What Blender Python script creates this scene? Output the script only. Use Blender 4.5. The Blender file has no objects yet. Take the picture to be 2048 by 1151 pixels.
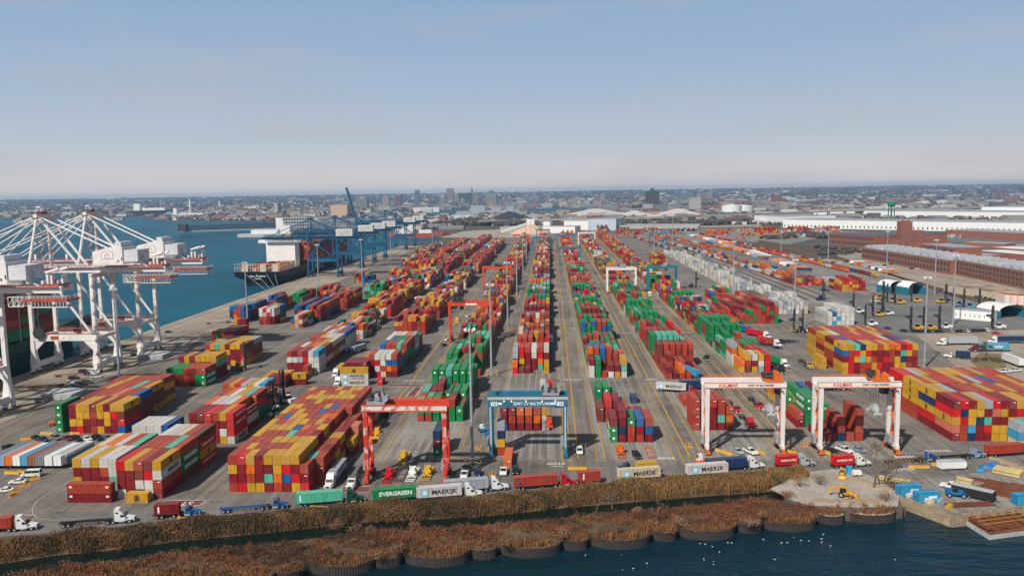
import bpy, bmesh, math, random
import numpy as np
from mathutils import Vector, Matrix
rnd = random.Random(7)
S = bpy.context.scene
COL = S.collection
R = math.radians
# ------------------------------------------------------------------ camera
HC = 82.0
FPX, PW, PH = 1657.0, 2048, 1151
PITCH, YAW, ROLL = R(6.5511), R(2.7112), R(0.8952)
FWD = np.array([-math.sin(YAW)*math.cos(PITCH), math.cos(YAW)*math.cos(PITCH), -math.sin(PITCH)])
RT0 = np.array([math.cos(YAW), math.sin(YAW), 0.0]); UP0 = np.cross(RT0, FWD)
RT = RT0*math.cos(ROLL) - UP0*math.sin(ROLL); UPV = UP0*math.cos(ROLL) + RT0*math.sin(ROLL)
cam = bpy.data.objects.new('camera', bpy.data.cameras.new('camera')); COL.objects.link(cam)
cam.data.sensor_width = 36; cam.data.lens = 36*FPX/PW; cam.data.clip_start = 1; cam.data.clip_end = 60000
M = Matrix.Identity(4)
for i in range(3):
    M[i][0], M[i][1], M[i][2] = RT[i], UPV[i], -FWD[i]
M[2][3] = HC
cam.matrix_world = M
S.camera = cam
def gp(px, py, z=0.0):
    """photo pixel -> point on the level z"""
    d = FWD*FPX + RT*(px-PW/2) - UPV*(py-PH/2)
    t = (z-HC)/d[2]
    return Vector((d[0]*t, d[1]*t, z))
def gy(px, py, Y):
    """photo pixel -> point at distance Y"""
    d = FWD*FPX + RT*(px-PW/2) - UPV*(py-PH/2)
    t = Y/d[1]
    return Vector((d[0]*t, Y, HC+d[2]*t))
# ------------------------------------------------------------------ world and sun
SUN_EL, SUN_AZ = R(44), R(213)
W = bpy.data.worlds.new('World'); S.world = W; W.use_nodes = True
nt = W.node_tree; nt.nodes.clear()
out = nt.nodes.new('ShaderNodeOutputWorld'); bg = nt.nodes.new('ShaderNodeBackground')
sky = nt.nodes.new('ShaderNodeTexSky'); sky.sky_type = 'NISHITA'; sky.sun_disc = False
sky.sun_elevation = SUN_EL; sky.sun_rotation = SUN_AZ
sky.air_density = 1.0; sky.dust_density = 2.5; sky.ozone_density = 1.5; sky.altitude = 50
tc = nt.nodes.new('ShaderNodeTexCoord')
# the Nishita sky, paling into haze towards the horizon, with a thin wisp of high cloud
SKY_S = 0.052
sep = nt.nodes.new('ShaderNodeSeparateXYZ'); nt.links.new(tc.outputs['Generated'], sep.inputs['Vector'])
el = nt.nodes.new('ShaderNodeMapRange'); el.inputs['From Min'].default_value = 0.0; el.inputs['From Max'].default_value = 0.30
nt.links.new(sep.outputs['Z'], el.inputs['Value'])
hz_r = nt.nodes.new('ShaderNodeValToRGB'); cr = hz_r.color_ramp
for i_, (p_, c_) in enumerate(((0.0, (.78,.72,.68)), (0.055, (.69,.655,.645)), (0.21, (.49,.557,.642)), (0.45, (.366,.480,.645)), (0.74, (.275,.415,.60)), (1.0, (.21,.35,.56)))):
    e_ = cr.elements[i_] if i_ < 2 else cr.elements.new(p_)
    e_.position = p_; e_.color = (*c_, 1)
nt.links.new(el.outputs['Result'], hz_r.inputs['Fac'])
sc_ = nt.nodes.new('ShaderNodeVectorMath'); sc_.operation = 'SCALE'; sc_.inputs['Scale'].default_value = 1/SKY_S
nt.links.new(hz_r.outputs['Color'], sc_.inputs[0])
up = nt.nodes.new('ShaderNodeMapRange'); up.inputs['From Min'].default_value = 0.26; up.inputs['From Max'].default_value = 0.6
nt.links.new(sep.outputs['Z'], up.inputs['Value'])
m_up = nt.nodes.new('ShaderNodeMixRGB'); nt.links.new(up.outputs['Result'], m_up.inputs['Fac']); nt.links.new(sc_.outputs['Vector'], m_up.inputs['Color1']); nt.links.new(sky.outputs['Color'], m_up.inputs['Color2'])
mp = nt.nodes.new('ShaderNodeMapping'); mp.inputs['Scale'].default_value = (2.0, 2.0, 13.0); mp.inputs['Rotation'].default_value = (0.0, R(-9), 0.0); mp.inputs['Location'].default_value = (0.7, 0.2, 0.0)
nz = nt.nodes.new('ShaderNodeTexNoise'); nz.inputs['Scale'].default_value = 1.6; nz.inputs['Detail'].default_value = 7; nz.inputs['Roughness'].default_value = 0.55
rp = nt.nodes.new('ShaderNodeValToRGB'); rp.color_ramp.elements[0].position = 0.5; rp.color_ramp.elements[1].position = 0.78; rp.color_ramp.elements[1].color = (0.6, 0.6, 0.6, 1)
mx = nt.nodes.new('ShaderNodeMixRGB'); mx.inputs['Color2'].default_value = (9.6, 9.3, 10.0, 1)
nt.links.new(tc.outputs['Generated'], mp.inputs['Vector']); nt.links.new(mp.outputs['Vector'], nz.inputs['Vector'])
nt.links.new(nz.outputs['Fac'], rp.inputs['Fac']); nt.links.new(rp.outputs['Color'], mx.inputs['Fac'])
nt.links.new(m_up.outputs['Color'], mx.inputs['Color1']); nt.links.new(mx.outputs['Color'], bg.inputs['Color']); bg.inputs['Strength'].default_value = SKY_S
nt.links.new(bg.outputs['Background'], out.inputs['Surface'])
sl = bpy.data.lights.new('sun', 'SUN'); sl.energy = 5.0; sl.angle = R(1.5); sl.color = (1.0, 0.93, 0.84)
so = bpy.data.objects.new('sun', sl); COL.objects.link(so)
tosun = Vector((math.sin(SUN_AZ)*math.cos(SUN_EL), math.cos(SUN_AZ)*math.cos(SUN_EL), math.sin(SUN_EL)))
so.rotation_euler = tosun.to_track_quat('Z', 'Y').to_euler()
S.view_settings.view_transform = 'Standard'; S.view_settings.look = 'None'
S.view_settings.exposure = 0.0; S.view_settings.gamma = 1.0
# ------------------------------------------------------------------ materials
MATS = {}
def mat(name, col, rough=0.65, var=0.18, scale=0.6, metal=0.0, col2=None, spec=0.35, bump=0.0, bscale=4.0, detail=5):
    """a surface whose colour wanders between two tones with soft blotches and fine grain"""
    if name in MATS: return MATS[name]
    m = bpy.data.materials.new(name); m.use_nodes = True
    t = m.node_tree; b = t.nodes['Principled BSDF']
    b.inputs['Roughness'].default_value = rough; b.inputs['Metallic'].default_value = metal
    b.inputs['Specular IOR Level'].default_value = spec
    c = t.nodes.new('ShaderNodeTexCoord'); n = t.nodes.new('ShaderNodeTexNoise')
    n.inputs['Scale'].default_value = scale; n.inputs['Detail'].default_value = detail; n.inputs['Roughness'].default_value = 0.62
    t.links.new(c.outputs['Object'], n.inputs['Vector'])
    r = t.nodes.new('ShaderNodeValToRGB'); r.color_ramp.elements[0].position = 0.3; r.color_ramp.elements[1].position = 0.7
    c2 = col2 if col2 else tuple(min(1, x*(1+var)) for x in col)
    c1 = tuple(x*(1-var) for x in col) if not col2 else col
    r.color_ramp.elements[0].color = (*c1, 1); r.color_ramp.elements[1].color = (*c2, 1)
    t.links.new(n.outputs['Fac'], r.inputs['Fac']); t.links.new(r.outputs['Color'], b.inputs['Base Color'])
    if bump:
        n2 = t.nodes.new('ShaderNodeTexNoise'); n2.inputs['Scale'].default_value = bscale; n2.inputs['Detail'].default_value = 4
        t.links.new(c.outputs['Object'], n2.inputs['Vector'])
        bp = t.nodes.new('ShaderNodeBump'); bp.inputs['Strength'].default_value = bump; bp.inputs['Distance'].default_value = 0.1
        t.links.new(n2.outputs['Fac'], bp.inputs['Height']); t.links.new(bp.outputs['Normal'], b.inputs['Normal'])
    MATS[name] = m; return m
def objcol_mat(name, attr=None, corr=False, rough=0.55, dirt=0.2, dirtcol=(0.16, 0.10, 0.07)):
    """paint whose colour comes from the object (or from a colour attribute), with grime and, for containers, corrugation"""
    m = bpy.data.materials.new(name); m.use_nodes = True
    t = m.node_tree; b = t.nodes['Principled BSDF']; L = t.links.new
    b.inputs['Roughness'].default_value = rough; b.inputs['Specular IOR Level'].default_value = 0.12 if corr else 0.3
    if attr:
        s = t.nodes.new('ShaderNodeAttribute'); s.attribute_name = attr; src = s.outputs['Color']
    else:
        s = t.nodes.new('ShaderNodeObjectInfo'); src = s.outputs['Color']
    c = t.nodes.new('ShaderNodeTexCoord'); geo = t.nodes.new('ShaderNodeNewGeometry')
    n = t.nodes.new('ShaderNodeTexNoise'); n.inputs['Scale'].default_value = 0.55; n.inputs['Detail'].default_value = 8; n.inputs['Roughness'].default_value = 0.7
    L(geo.outputs['Position'], n.inputs['Vector'])
    r = t.nodes.new('ShaderNodeValToRGB'); r.color_ramp.elements[0].position = 0.47; r.color_ramp.elements[1].position = 0.75
    r.color_ramp.elements[0].color = (0, 0, 0, 1); r.color_ramp.elements[1].color = (dirt, dirt, dirt, 1)
    L(n.outputs['Fac'], r.inputs['Fac'])
    mx = t.nodes.new('ShaderNodeMixRGB'); mx.inputs['Color2'].default_value = (*dirtcol, 1)
    L(r.outputs['Color'], mx.inputs['Fac']); L(src, mx.inputs['Color1'])
    last = mx.outputs['Color']
    if corr:
        m5 = t.nodes.new('ShaderNodeMapping'); m5.inputs['Scale'].default_value = (1.9, 1.9, 0.3); L(geo.outputs['Position'], m5.inputs['Vector'])
        n5 = t.nodes.new('ShaderNodeTexNoise'); n5.inputs['Scale'].default_value = 1.0; n5.inputs['Detail'].default_value = 5; L(m5.outputs['Vector'], n5.inputs['Vector'])
        r5 = t.nodes.new('ShaderNodeValToRGB'); r5.color_ramp.elements[0].position = 0.5; r5.color_ramp.elements[0].color = (1, 1, 1, 1); r5.color_ramp.elements[1].position = 0.78; r5.color_ramp.elements[1].color = (0.5, 0.42, 0.38, 1); L(n5.outputs['Fac'], r5.inputs['Fac'])
        x5 = t.nodes.new('ShaderNodeMixRGB'); x5.blend_type = 'MULTIPLY'; x5.inputs['Fac'].default_value = 1; L(last, x5.inputs['Color1']); L(r5.outputs['Color'], x5.inputs['Color2']); last = x5.outputs['Color']
        nsep = t.nodes.new('ShaderNodeSeparateXYZ'); L(geo.outputs['Normal'], nsep.inputs['Vector'])
        # sun-chalked, dusty roofs
        gt = t.nodes.new('ShaderNodeMath'); gt.operation = 'GREATER_THAN'; L(nsep.outputs['Z'], gt.inputs[0]); gt.inputs[1].default_value = 0.5
        n3 = t.nodes.new('ShaderNodeTexNoise'); n3.inputs['Scale'].default_value = 0.25; L(geo.outputs['Position'], n3.inputs['Vector'])
        g2 = t.nodes.new('ShaderNodeMath'); g2.operation = 'MULTIPLY'; L(gt.outputs[0], g2.inputs[0]); L(n3.outputs['Fac'], g2.inputs[1])
        g3 = t.nodes.new('ShaderNodeMath'); g3.operation = 'MULTIPLY'; L(g2.outputs[0], g3.inputs[0]); g3.inputs[1].default_value = 0.17
        mx2 = t.nodes.new('ShaderNodeMixRGB'); mx2.inputs['Color2'].default_value = (0.44, 0.38, 0.33, 1)
        L(g3.outputs[0], mx2.inputs['Fac']); L(last, mx2.inputs['Color1']); last = mx2.outputs['Color']
    L(last, b.inputs['Base Color'])
    return m
M_CONT = objcol_mat('container_paint', corr=True)
M_DOOR = objcol_mat('container_door_paint', dirt=0.3)
M_CONTS = objcol_mat('container_paint_mass', attr='Col', corr=True)
M_PAINT = objcol_mat('vehicle_paint', rough=0.3, dirt=0.1)
M_ATTR = objcol_mat('wall_paint_mass', attr='Col', rough=0.85, dirt=0.2, dirtcol=(0.1, 0.09, 0.09))
M_WALL = objcol_mat('wall_paint', rough=0.85, dirt=0.25, dirtcol=(0.12, 0.1, 0.09))
M_BLACK = mat('black_rubber', (0.015, 0.015, 0.016), 0.8)
M_DARK = mat('dark_steel', (0.035, 0.036, 0.04), 0.6)
M_GLASS = mat('dark_glass', (0.012, 0.016, 0.02), 0.08, spec=0.8)
M_STEEL = mat('galvanised_steel', (0.34, 0.36, 0.38), 0.5, metal=0.3)
M_WHITE = mat('white_paint', (0.72, 0.72, 0.70), 0.5, var=0.08, scale=0.3)
M_MARKW = mat('white_marking', (0.66, 0.65, 0.62), 0.8, var=0.15)
M_LETB = mat('black_lettering', (0.02, 0.022, 0.03), 0.6)
M_LETW = mat('white_lettering', (0.75, 0.75, 0.74), 0.6, var=0.05)
M_LBLUE = mat('pale_blue_emblem', (0.18, 0.52, 0.66), 0.6, var=0.05)
M_YEL = mat('safety_yellow', (0.58, 0.33, 0.03), 0.6)
M_CONC = mat('pale_concrete', (0.33, 0.30, 0.26), 0.9, var=0.25, scale=0.5)
# ------------------------------------------------------------------ mesh helper
class MB:
    def __init__(s): s.v = []; s.f = []; s.m = []
    def add(s, vs, fs, mi=0):
        o = len(s.v); s.v.extend(vs)
        for f in fs: s.f.append([i+o for i in f]); s.m.append(mi)
        return s
    def box(s, x0, y0, z0, x1, y1, z1, mi=0):
        vs = [(x0,y0,z0),(x1,y0,z0),(x1,y1,z0),(x0,y1,z0),(x0,y0,z1),(x1,y0,z1),(x1,y1,z1),(x0,y1,z1)]
        return s.add(vs, [(0,3,2,1),(4,5,6,7),(0,1,5,4),(1,2,6,5),(2,3,7,6),(3,0,4,7)], mi)
    def taper(s, a, b, z0, z1, mi=0):
        """a, b = (x0,y0,x1,y1) rectangles at z0 and z1"""
        vs = [(a[0],a[1],z0),(a[2],a[1],z0),(a[2],a[3],z0),(a[0],a[3],z0),(b[0],b[1],z1),(b[2],b[1],z1),(b[2],b[3],z1),(b[0],b[3],z1)]
        return s.add(vs, [(0,3,2,1),(4,5,6,7),(0,1,5,4),(1,2,6,5),(2,3,7,6),(3,0,4,7)], mi)
    def beam(s, p, q, w, h=None, mi=0):
        p, q = Vector(p), Vector(q); h = h or w
        d = (q-p).normalized(); u = Vector((0,0,1)) if abs(d.z) < 0.95 else Vector((0,1,0))
        a = d.cross(u).normalized()*(w/2); b = a.cross(d).normalized()*(h/2)
        vs = [p-a-b, p+a-b, p+a+b, p-a+b, q-a-b, q+a-b, q+a+b, q-a+b]
        return s.add([tuple(v) for v in vs], [(0,1,2,3),(7,6,5,4),(1,0,4,5),(2,1,5,6),(3,2,6,7),(0,3,7,4)], mi)
    def tube(s, p, q, r0, r1=None, n=8, mi=0):
        p, q = Vector(p), Vector(q); r1 = r0 if r1 is None else r1
        d = (q-p).normalized(); u = Vector((0,0,1)) if abs(d.z) < 0.95 else Vector((0,1,0))
        a = d.cross(u).normalized(); b = a.cross(d).normalized()
        vs = []
        for c, r in ((p, r0), (q, r1)):
            for i in range(n):
                t = 2*math.pi*i/n; vs.append(tuple(c + a*(r*math.cos(t)) + b*(r*math.sin(t))))
        fs = [(i, (i+1) % n, n+(i+1) % n, n+i) for i in range(n)] + [tuple(range(n))[::-1], tuple(range(n, 2*n))]
        return s.add(vs, fs, mi)
    def prism(s, prof, y0, y1, mi=0, inset=0.0):
        """profile of (x, z) points extruded along y"""
        n = len(prof)
        vs = [(x, y0, z) for x, z in prof] + [(x, y1, z) for x, z in prof]
        fs = [(i, (i+1) % n, n+(i+1) % n, n+i) for i in range(n)] + [tuple(range(n))[::-1], tuple(range(n, 2*n))]
        return s.add(vs, fs, mi)
    def poly(s, pts, z0, z1, mi=0):
        """outline of (x, y) points raised from z0 to z1"""
        n = len(pts)
        vs = [(p[0], p[1], z0) for p in pts] + [(p[0], p[1], z1) for p in pts]
        fs = [(i, (i+1) % n, n+(i+1) % n, n+i) for i in range(n)] + [tuple(range(n))[::-1], tuple(range(n, 2*n))]
        return s.add(vs, fs, mi)
    def quad(s, a, b, c, d, mi=0): return s.add([tuple(a), tuple(b), tuple(c), tuple(d)], [(0,1,2,3)], mi)
    def build(s, name, mats, parent=None, loc=(0,0,0), rz=0, smooth=False, color=None, recalc=True):
        me = bpy.data.meshes.new(name); me.from_pydata(s.v, [], s.f)
        mats = mats if isinstance(mats, (list, tuple)) else [mats]
        for mm in mats: me.materials.append(mm)
        if len(mats) > 1: me.polygons.foreach_set('material_index', s.m)
        if recalc:
            b = bmesh.new(); b.from_mesh(me); bmesh.ops.recalc_face_normals(b, faces=b.faces[:]); b.to_mesh(me); b.free()
        me.polygons.foreach_set('use_smooth', [bool(smooth)]*len(me.polygons))
        return link(name, me, parent, loc, rz, color)
def link(name, me, parent=None, loc=(0,0,0), rz=0, color=None):
    o = bpy.data.objects.new(name, me); COL.objects.link(o)
    o.location = loc; o.rotation_euler = (0, 0, rz)
    if parent: o.parent = parent
    if color: o.color = (*color[:3], 1)
    return o
def tag(o, label=None, cat=None, group=None, kind=None):
    if label: o['label'] = label
    if cat:
        o['category'] = cat
        if not kind: o['kind'] = 'thing'
    if group: o['group'] = group
    if kind: o['kind'] = kind
    return o
def thing(name, label, cat, loc=(0,0,0), rz=0, group=None):
    o = bpy.data.objects.new(name, None); COL.objects.link(o); o.empty_display_size = 0.5
    o.location = loc; o.rotation_euler = (0, 0, rz)
    return tag(o, label, cat, group)
KIDS = {}
def copy_tree(o, loc, rz=0, label=None, color=None, group=None, kids=None, paintmat=None):
    """a copy of a thing, its parts and their sub-parts"""
    def cp(a, par):
        c = a.copy(); COL.objects.link(c)
        if par: c.parent = par
        if color and a.get('painted'): c.color = (*color[:3], 1)
        for k in list(a.children): cp(k, c)
        return c
    r = cp(o, None); r.location = loc; r.rotation_euler = (0, 0, rz)
    if label: r['label'] = label
    if group: r['group'] = group
    return r
def mesh_np(name, V, F, mats, col=None, kind=None, label=None, cat=None):
    """big mesh from arrays of verts and quads, with a colour per vertex"""
    me = bpy.data.meshes.new(name)
    nv, nf = len(V), len(F); k = F.shape[1]
    me.vertices.add(nv); me.vertices.foreach_set('co', np.asarray(V, np.float32).ravel())
    me.loops.add(nf*k); me.loops.foreach_set('vertex_index', np.asarray(F, np.int32).ravel())
    me.polygons.add(nf); me.polygons.foreach_set('loop_start', np.arange(0, nf*k, k, dtype=np.int32))
    me.update(calc_edges=True)
    if col is not None:
        a = me.color_attributes.new('Col', 'FLOAT_COLOR', 'POINT')
        c4 = np.ones((nv, 4), np.float32); c4[:, :3] = col; a.data.foreach_set('color', c4.ravel())
    me.polygons.foreach_set('use_smooth', [False]*nf); me.materials.append(mats); me.validate()
    o = link(name, me); tag(o, label, cat, None, kind)
    return o
BOXV = np.array([(0,0,0),(1,0,0),(1,1,0),(0,1,0),(0,0,1),(1,0,1),(1,1,1),(0,1,1)], float)
BOXF = np.array([(0,3,2,1),(4,5,6,7),(0,1,5,4),(1,2,6,5),(2,3,7,6),(3,0,4,7)])
def boxes_np(B):
    """B rows: x0,y0,z0,sx,sy,sz -> verts, quads"""
    B = np.asarray(B, float); n = len(B)
    V = B[:, None, :3] + BOXV[None]*B[:, None, 3:6]
    F = BOXF[None] + (np.arange(n)*8)[:, None, None]
    return V.reshape(-1, 3), F.reshape(-1, 4)
TXT = {}
def text_mesh(s, mats, size=1.0, bold=0.0, sx=1.0):
    """lettering as a mesh that reads from -y, centred, capital height about 0.7*size"""
    key = (s, mats.name, size, bold, sx)
    if key in TXT: return TXT[key]
    cu = bpy.data.curves.new('lettering', 'FONT'); cu.body = s; cu.size = size; cu.align_x = 'CENTER'; cu.align_y = 'CENTER'
    cu.offset = bold; cu.extrude = 0.01; cu.resolution_u = 2; cu.space_line = 0.8
    ob = bpy.data.objects.new('lettering', cu); COL.objects.link(ob)
    dg = bpy.context.evaluated_depsgraph_get(); me = bpy.data.meshes.new_from_object(ob.evaluated_get(dg))
    bpy.data.objects.remove(ob); bpy.data.curves.remove(cu)
    me.transform(Matrix.Rotation(math.pi/2, 4, 'X') @ Matrix.Diagonal((sx, 1, 1, 1)))
    me.materials.clear(); me.materials.append(mats)
    TXT[key] = me; return me
def ordinal(i): return ['first','second','third','fourth','fifth','sixth','seventh','eighth','ninth','tenth','eleventh','twelfth','thirteenth','fourteenth','fifteenth','sixteenth'][i]
# ================================================================== THE SETTING
def ground_mat(name, c1, c2, streak=0.5, slab=True, crack=(0.05, 0.05, 0.05)):
    m = bpy.data.materials.new(name); m.use_nodes = True
    t = m.node_tree; b = t.nodes['Principled BSDF']; L = t.links.new; N = t.nodes.new
    b.inputs['Roughness'].default_value = 0.9; b.inputs['Specular IOR Level'].default_value = 0.2
    g = N('ShaderNodeNewGeometry'); P = g.outputs['Position']
    n1 = N('ShaderNodeTexNoise'); n1.inputs['Scale'].default_value = 0.035; n1.inputs['Detail'].default_value = 8; n1.inputs['Roughness'].default_value = 0.65; L(P, n1.inputs['Vector'])
    r1 = N('ShaderNodeValToRGB'); r1.color_ramp.elements[0].position = 0.34; r1.color_ramp.elements[1].position = 0.66
    r1.color_ramp.elements[0].color = (*c1, 1); r1.color_ramp.elements[1].color = (*c2, 1); L(n1.outputs['Fac'], r1.inputs['Fac'])
    # tyre and oil streaks along the lanes
    mp = N('ShaderNodeMapping'); mp.inputs['Scale'].default_value = (0.55, 0.022, 1); L(P, mp.inputs['Vector'])
    n2 = N('ShaderNodeTexNoise'); n2.inputs['Scale'].default_value = 1.0; n2.inputs['Detail'].default_value = 6; L(mp.outputs['Vector'], n2.inputs['Vector'])
    r2 = N('ShaderNodeValToRGB'); r2.color_ramp.elements[0].position = 0.42; r2.color_ramp.elements[1].position = 0.72
    r2.color_ramp.elements[0].color = (1, 1, 1, 1); v = 1-streak; r2.color_ramp.elements[1].color = (v, v, v*1.02, 1); L(n2.outputs['Fac'], r2.inputs['Fac'])
    m1 = N('ShaderNodeMixRGB'); m1.blend_type = 'MULTIPLY'; m1.inputs['Fac'].default_value = 1; L(r1.outputs['Color'], m1.inputs['Color1']); L(r2.outputs['Color'], m1.inputs['Color2'])
    n3 = N('ShaderNodeTexNoise'); n3.inputs['Scale'].default_value = 0.9; n3.inputs['Detail'].default_value = 6; L(P, n3.inputs['Vector'])
    r3 = N('ShaderNodeValToRGB'); r3.color_ramp.elements[0].position = 0.3; r3.color_ramp.elements[0].color = (0.72, 0.72, 0.72, 1); r3.color_ramp.elements[1].position = 0.62; L(n3.outputs['Fac'], r3.inputs['Fac'])
    m2 = N('ShaderNodeMixRGB'); m2.blend_type = 'MULTIPLY'; m2.inputs['Fac'].default_value = 1; L(m1.outputs['Color'], m2.inputs['Color1']); L(r3.outputs['Color'], m2.inputs['Color2'])
    last = m2.outputs['Color']
    if streak:
        n6 = N('ShaderNodeTexNoise'); n6.inputs['Scale'].default_value = 0.13; n6.inputs['Detail'].default_value = 7; n6.inputs['Roughness'].default_value = 0.7; L(P, n6.inputs['Vector'])
        r6 = N('ShaderNodeValToRGB'); r6.color_ramp.elements[0].position = 0.56; r6.color_ramp.elements[0].color = (1, 1, 1, 1); r6.color_ramp.elements[1].position = 0.74; r6.color_ramp.elements[1].color = (0.5, 0.5, 0.51, 1); L(n6.outputs['Fac'], r6.inputs['Fac'])
        x6 = N('ShaderNodeMixRGB'); x6.blend_type = 'MULTIPLY'; x6.inputs['Fac'].default_value = 1; L(last, x6.inputs['Color1']); L(r6.outputs['Color'], x6.inputs['Color2']); last = x6.outputs['Color']
        b7 = N('ShaderNodeTexBrick'); b7.inputs['Scale'].default_value = 1; b7.offset = 0.37; b7.inputs['Brick Width'].default_value = 23; b7.inputs['Row Height'].default_value = 41; b7.inputs['Mortar Size'].default_value = 0.0
        b7.inputs['Color1'].default_value = (1, 1, 1, 1); b7.inputs['Color2'].default_value = (0.8, 0.8, 0.81, 1); b7.inputs['Bias'].default_value = -0.2; L(P, b7.inputs['Vector'])
        x7 = N('ShaderNodeMixRGB'); x7.blend_type = 'MULTIPLY'; x7.inputs['Fac'].default_value = 1; L(last, x7.inputs['Color1']); L(b7.outputs['Color'], x7.inputs['Color2']); last = x7.outputs['Color']
    if slab:
        br = N('ShaderNodeTexBrick'); br.inputs['Scale'].default_value = 1; br.offset = 0; br.inputs['Mortar Size'].default_value = 0.12
        br.inputs['Brick Width'].default_value = 7.6; br.inputs['Row Height'].default_value = 7.6; br.inputs['Mortar Smooth'].default_value = 0.3
        br.inputs['Color1'].default_value = (1, 1, 1, 1); br.inputs['Color2'].default_value = (0.86, 0.86, 0.87, 1); br.inputs['Mortar'].default_value = (0.6, 0.6, 0.6, 1)
        L(P, br.inputs['Vector'])
        m3 = N('ShaderNodeMixRGB'); m3.blend_type = 'MULTIPLY'; m3.inputs['Fac'].default_value = 0.8; L(last, m3.inputs['Color1']); L(br.outputs['Color'], m3.inputs['Color2']); last = m3.outputs['Color']
    L(last, b.inputs['Base Color']); return m
M_YARD = ground_mat('yard_asphalt', (0.182, 0.163, 0.144), (0.298, 0.269, 0.235), 0.38)
M_APRON = ground_mat('apron_concrete', (0.35, 0.29, 0.22), (0.47, 0.40, 0.315), 0.3)
M_ROAD = ground_mat('road_asphalt', (0.15, 0.145, 0.14), (0.24, 0.23, 0.215), 0.25, slab=False)
M_RUNWAY = ground_mat('runway_concrete', (0.24, 0.22, 0.2), (0.33, 0.31, 0.28), 0.45, slab=False)
M_LAND = ground_mat('far_ground', (0.06, 0.055, 0.042), (0.14, 0.125, 0.10), 0.0, slab=False)
M_DIRT = ground_mat('sandy_dirt', (0.28, 0.245, 0.2), (0.46, 0.42, 0.36), 0.0, slab=False)
M_SOIL = ground_mat('brown_soil', (0.07, 0.045, 0.028), (0.15, 0.10, 0.06), 0.0, slab=False)
def water_mat(name, base, deep, rough, spec=0.12):
    m = bpy.data.materials.new(name); m.use_nodes = True
    t = m.node_tree; b = t.nodes['Principled BSDF']; L = t.links.new; N = t.nodes.new
    b.inputs['Roughness'].default_value = rough; b.inputs['IOR'].default_value = 1.33; b.inputs['Specular IOR Level'].default_value = spec
    g = N('ShaderNodeNewGeometry'); P = g.outputs['Position']
    n0 = N('ShaderNodeTexNoise'); n0.inputs['Scale'].default_value = 0.006; n0.inputs['Detail'].default_value = 6; L(P, n0.inputs['Vector'])
    r0 = N('ShaderNodeValToRGB'); r0.color_ramp.elements[0].position = 0.35; r0.color_ramp.elements[1].position = 0.68
    r0.color_ramp.elements[0].color = (*base, 1); r0.color_ramp.elements[1].color = (*deep, 1); L(n0.outputs['Fac'], r0.inputs['Fac']); L(r0.outputs['Color'], b.inputs['Base Color'])
    prev = None
    for sc, ds, an in ((0.16, 1.3, 0.25), (0.55, 0.42, 0.5), (1.6, 0.14, 0.8)):
        mp = N('ShaderNodeMapping'); mp.inputs['Scale'].default_value = (an, 1, 1); mp.inputs['Rotation'].default_value = (0, 0, R(20)); L(P, mp.inputs['Vector'])
        n = N('ShaderNodeTexNoise'); n.inputs['Scale'].default_value = sc; n.inputs['Detail'].default_value = 3; L(mp.outputs['Vector'], n.inputs['Vector'])
        bp = N('ShaderNodeBump'); bp.inputs['Strength'].default_value = 1; bp.inputs['Distance'].default_value = ds; L(n.outputs['Fac'], bp.inputs['Height'])
        if prev: L(prev, bp.inputs['Normal'])
        prev = bp.outputs['Normal']
    L(prev, b.inputs['Normal']); return m
M_WATER = water_mat('harbour_water', (0.0005, 0.056, 0.096), (0.001, 0.098, 0.152), 0.3, 0.012)
M_WATER3 = water_mat('channel_water', (0.006, 0.010, 0.006), (0.004, 0.014, 0.012), 0.12, 0.12)  # same water, base colour darkened to paint in the bank's reflection
M_WATER2 = water_mat('dock_water', (0.003, 0.014, 0.017), (0.003, 0.028, 0.05), 0.15, 0.16)
mb = MB(); mb.quad((-9000,-300,-3.0), (9000,-300,-3.0), (9000,9000,-3.0), (-9000,9000,-3.0))
tag(mb.build('harbour_water', M_WATER), kind='structure')
mb = MB(); mb.quad((-230,-290,-2.98), (900,-290,-2.98), (900,300,-2.98), (-230,300,-2.98)); tag(mb.build('dock_water', M_WATER2), kind='structure')
def ring(*pp): return [tuple(gp(x, y)[:2]) for x, y in pp]
SHW = [(-300,1150),(0,1128),(120,1110),(243,1099),(351,1083),(537,1066),(729,1045),(850,1040),(1027,1028),(1105,1018),(1264,1005),(1422,992),(1527,985),(1572,979)]
SHOREW = [tuple(gp(x, y, -3)[:2]) for x, y in SHW]
BDIR = Vector((-0.215, 0.977))
SHORE = [(p[0]+BDIR.x*3.2, p[1]+BDIR.y*3.2) for p in SHOREW] + ring((1570,1004),(1700,1019),(1806,1014),(1795,985))
WALL = ring((1795,990),(1904,1030),(2048,1013),(2250,990))
FAR = ring((890,477),(850,468),(700,465),(600,471),(560,464),(548,452),(562,447),(520,441),(420,441),(345,437),(270,432),(150,434),(0,434),(-500,440))
land = [(-252, 120)] + SHORE + WALL + [(400, 240), (13800, 240), (13800, 17800), (-13800, 17800), (-13800, 5200)] + FAR[::-1] + [(-215, 1420), (-240, 1370), (-252, 960)]
def sheet(name, pts, z, m, depth=None, kind='structure'):
    b = bmesh.new(); f = b.faces.new([b.verts.new((p[0], p[1], z)) for p in pts]); f.normal_update()
    if f.normal.z < 0: f.normal_flip()
    if depth:
        for e in list(f.edges):
            a, c = e.verts
            try: b.faces.new([c, a, b.verts.new((a.co.x, a.co.y, z-depth)), b.verts.new((c.co.x, c.co.y, z-depth))])
            except ValueError: pass
    bmesh.ops.triangulate(b, faces=[f])
    me = bpy.data.meshes.new(name); b.to_mesh(me); b.free(); me.materials.append(m)
    return tag(link(name, me), kind=kind)
sheet('ground', land, 0.0, M_LAND, 5.0)
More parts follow.
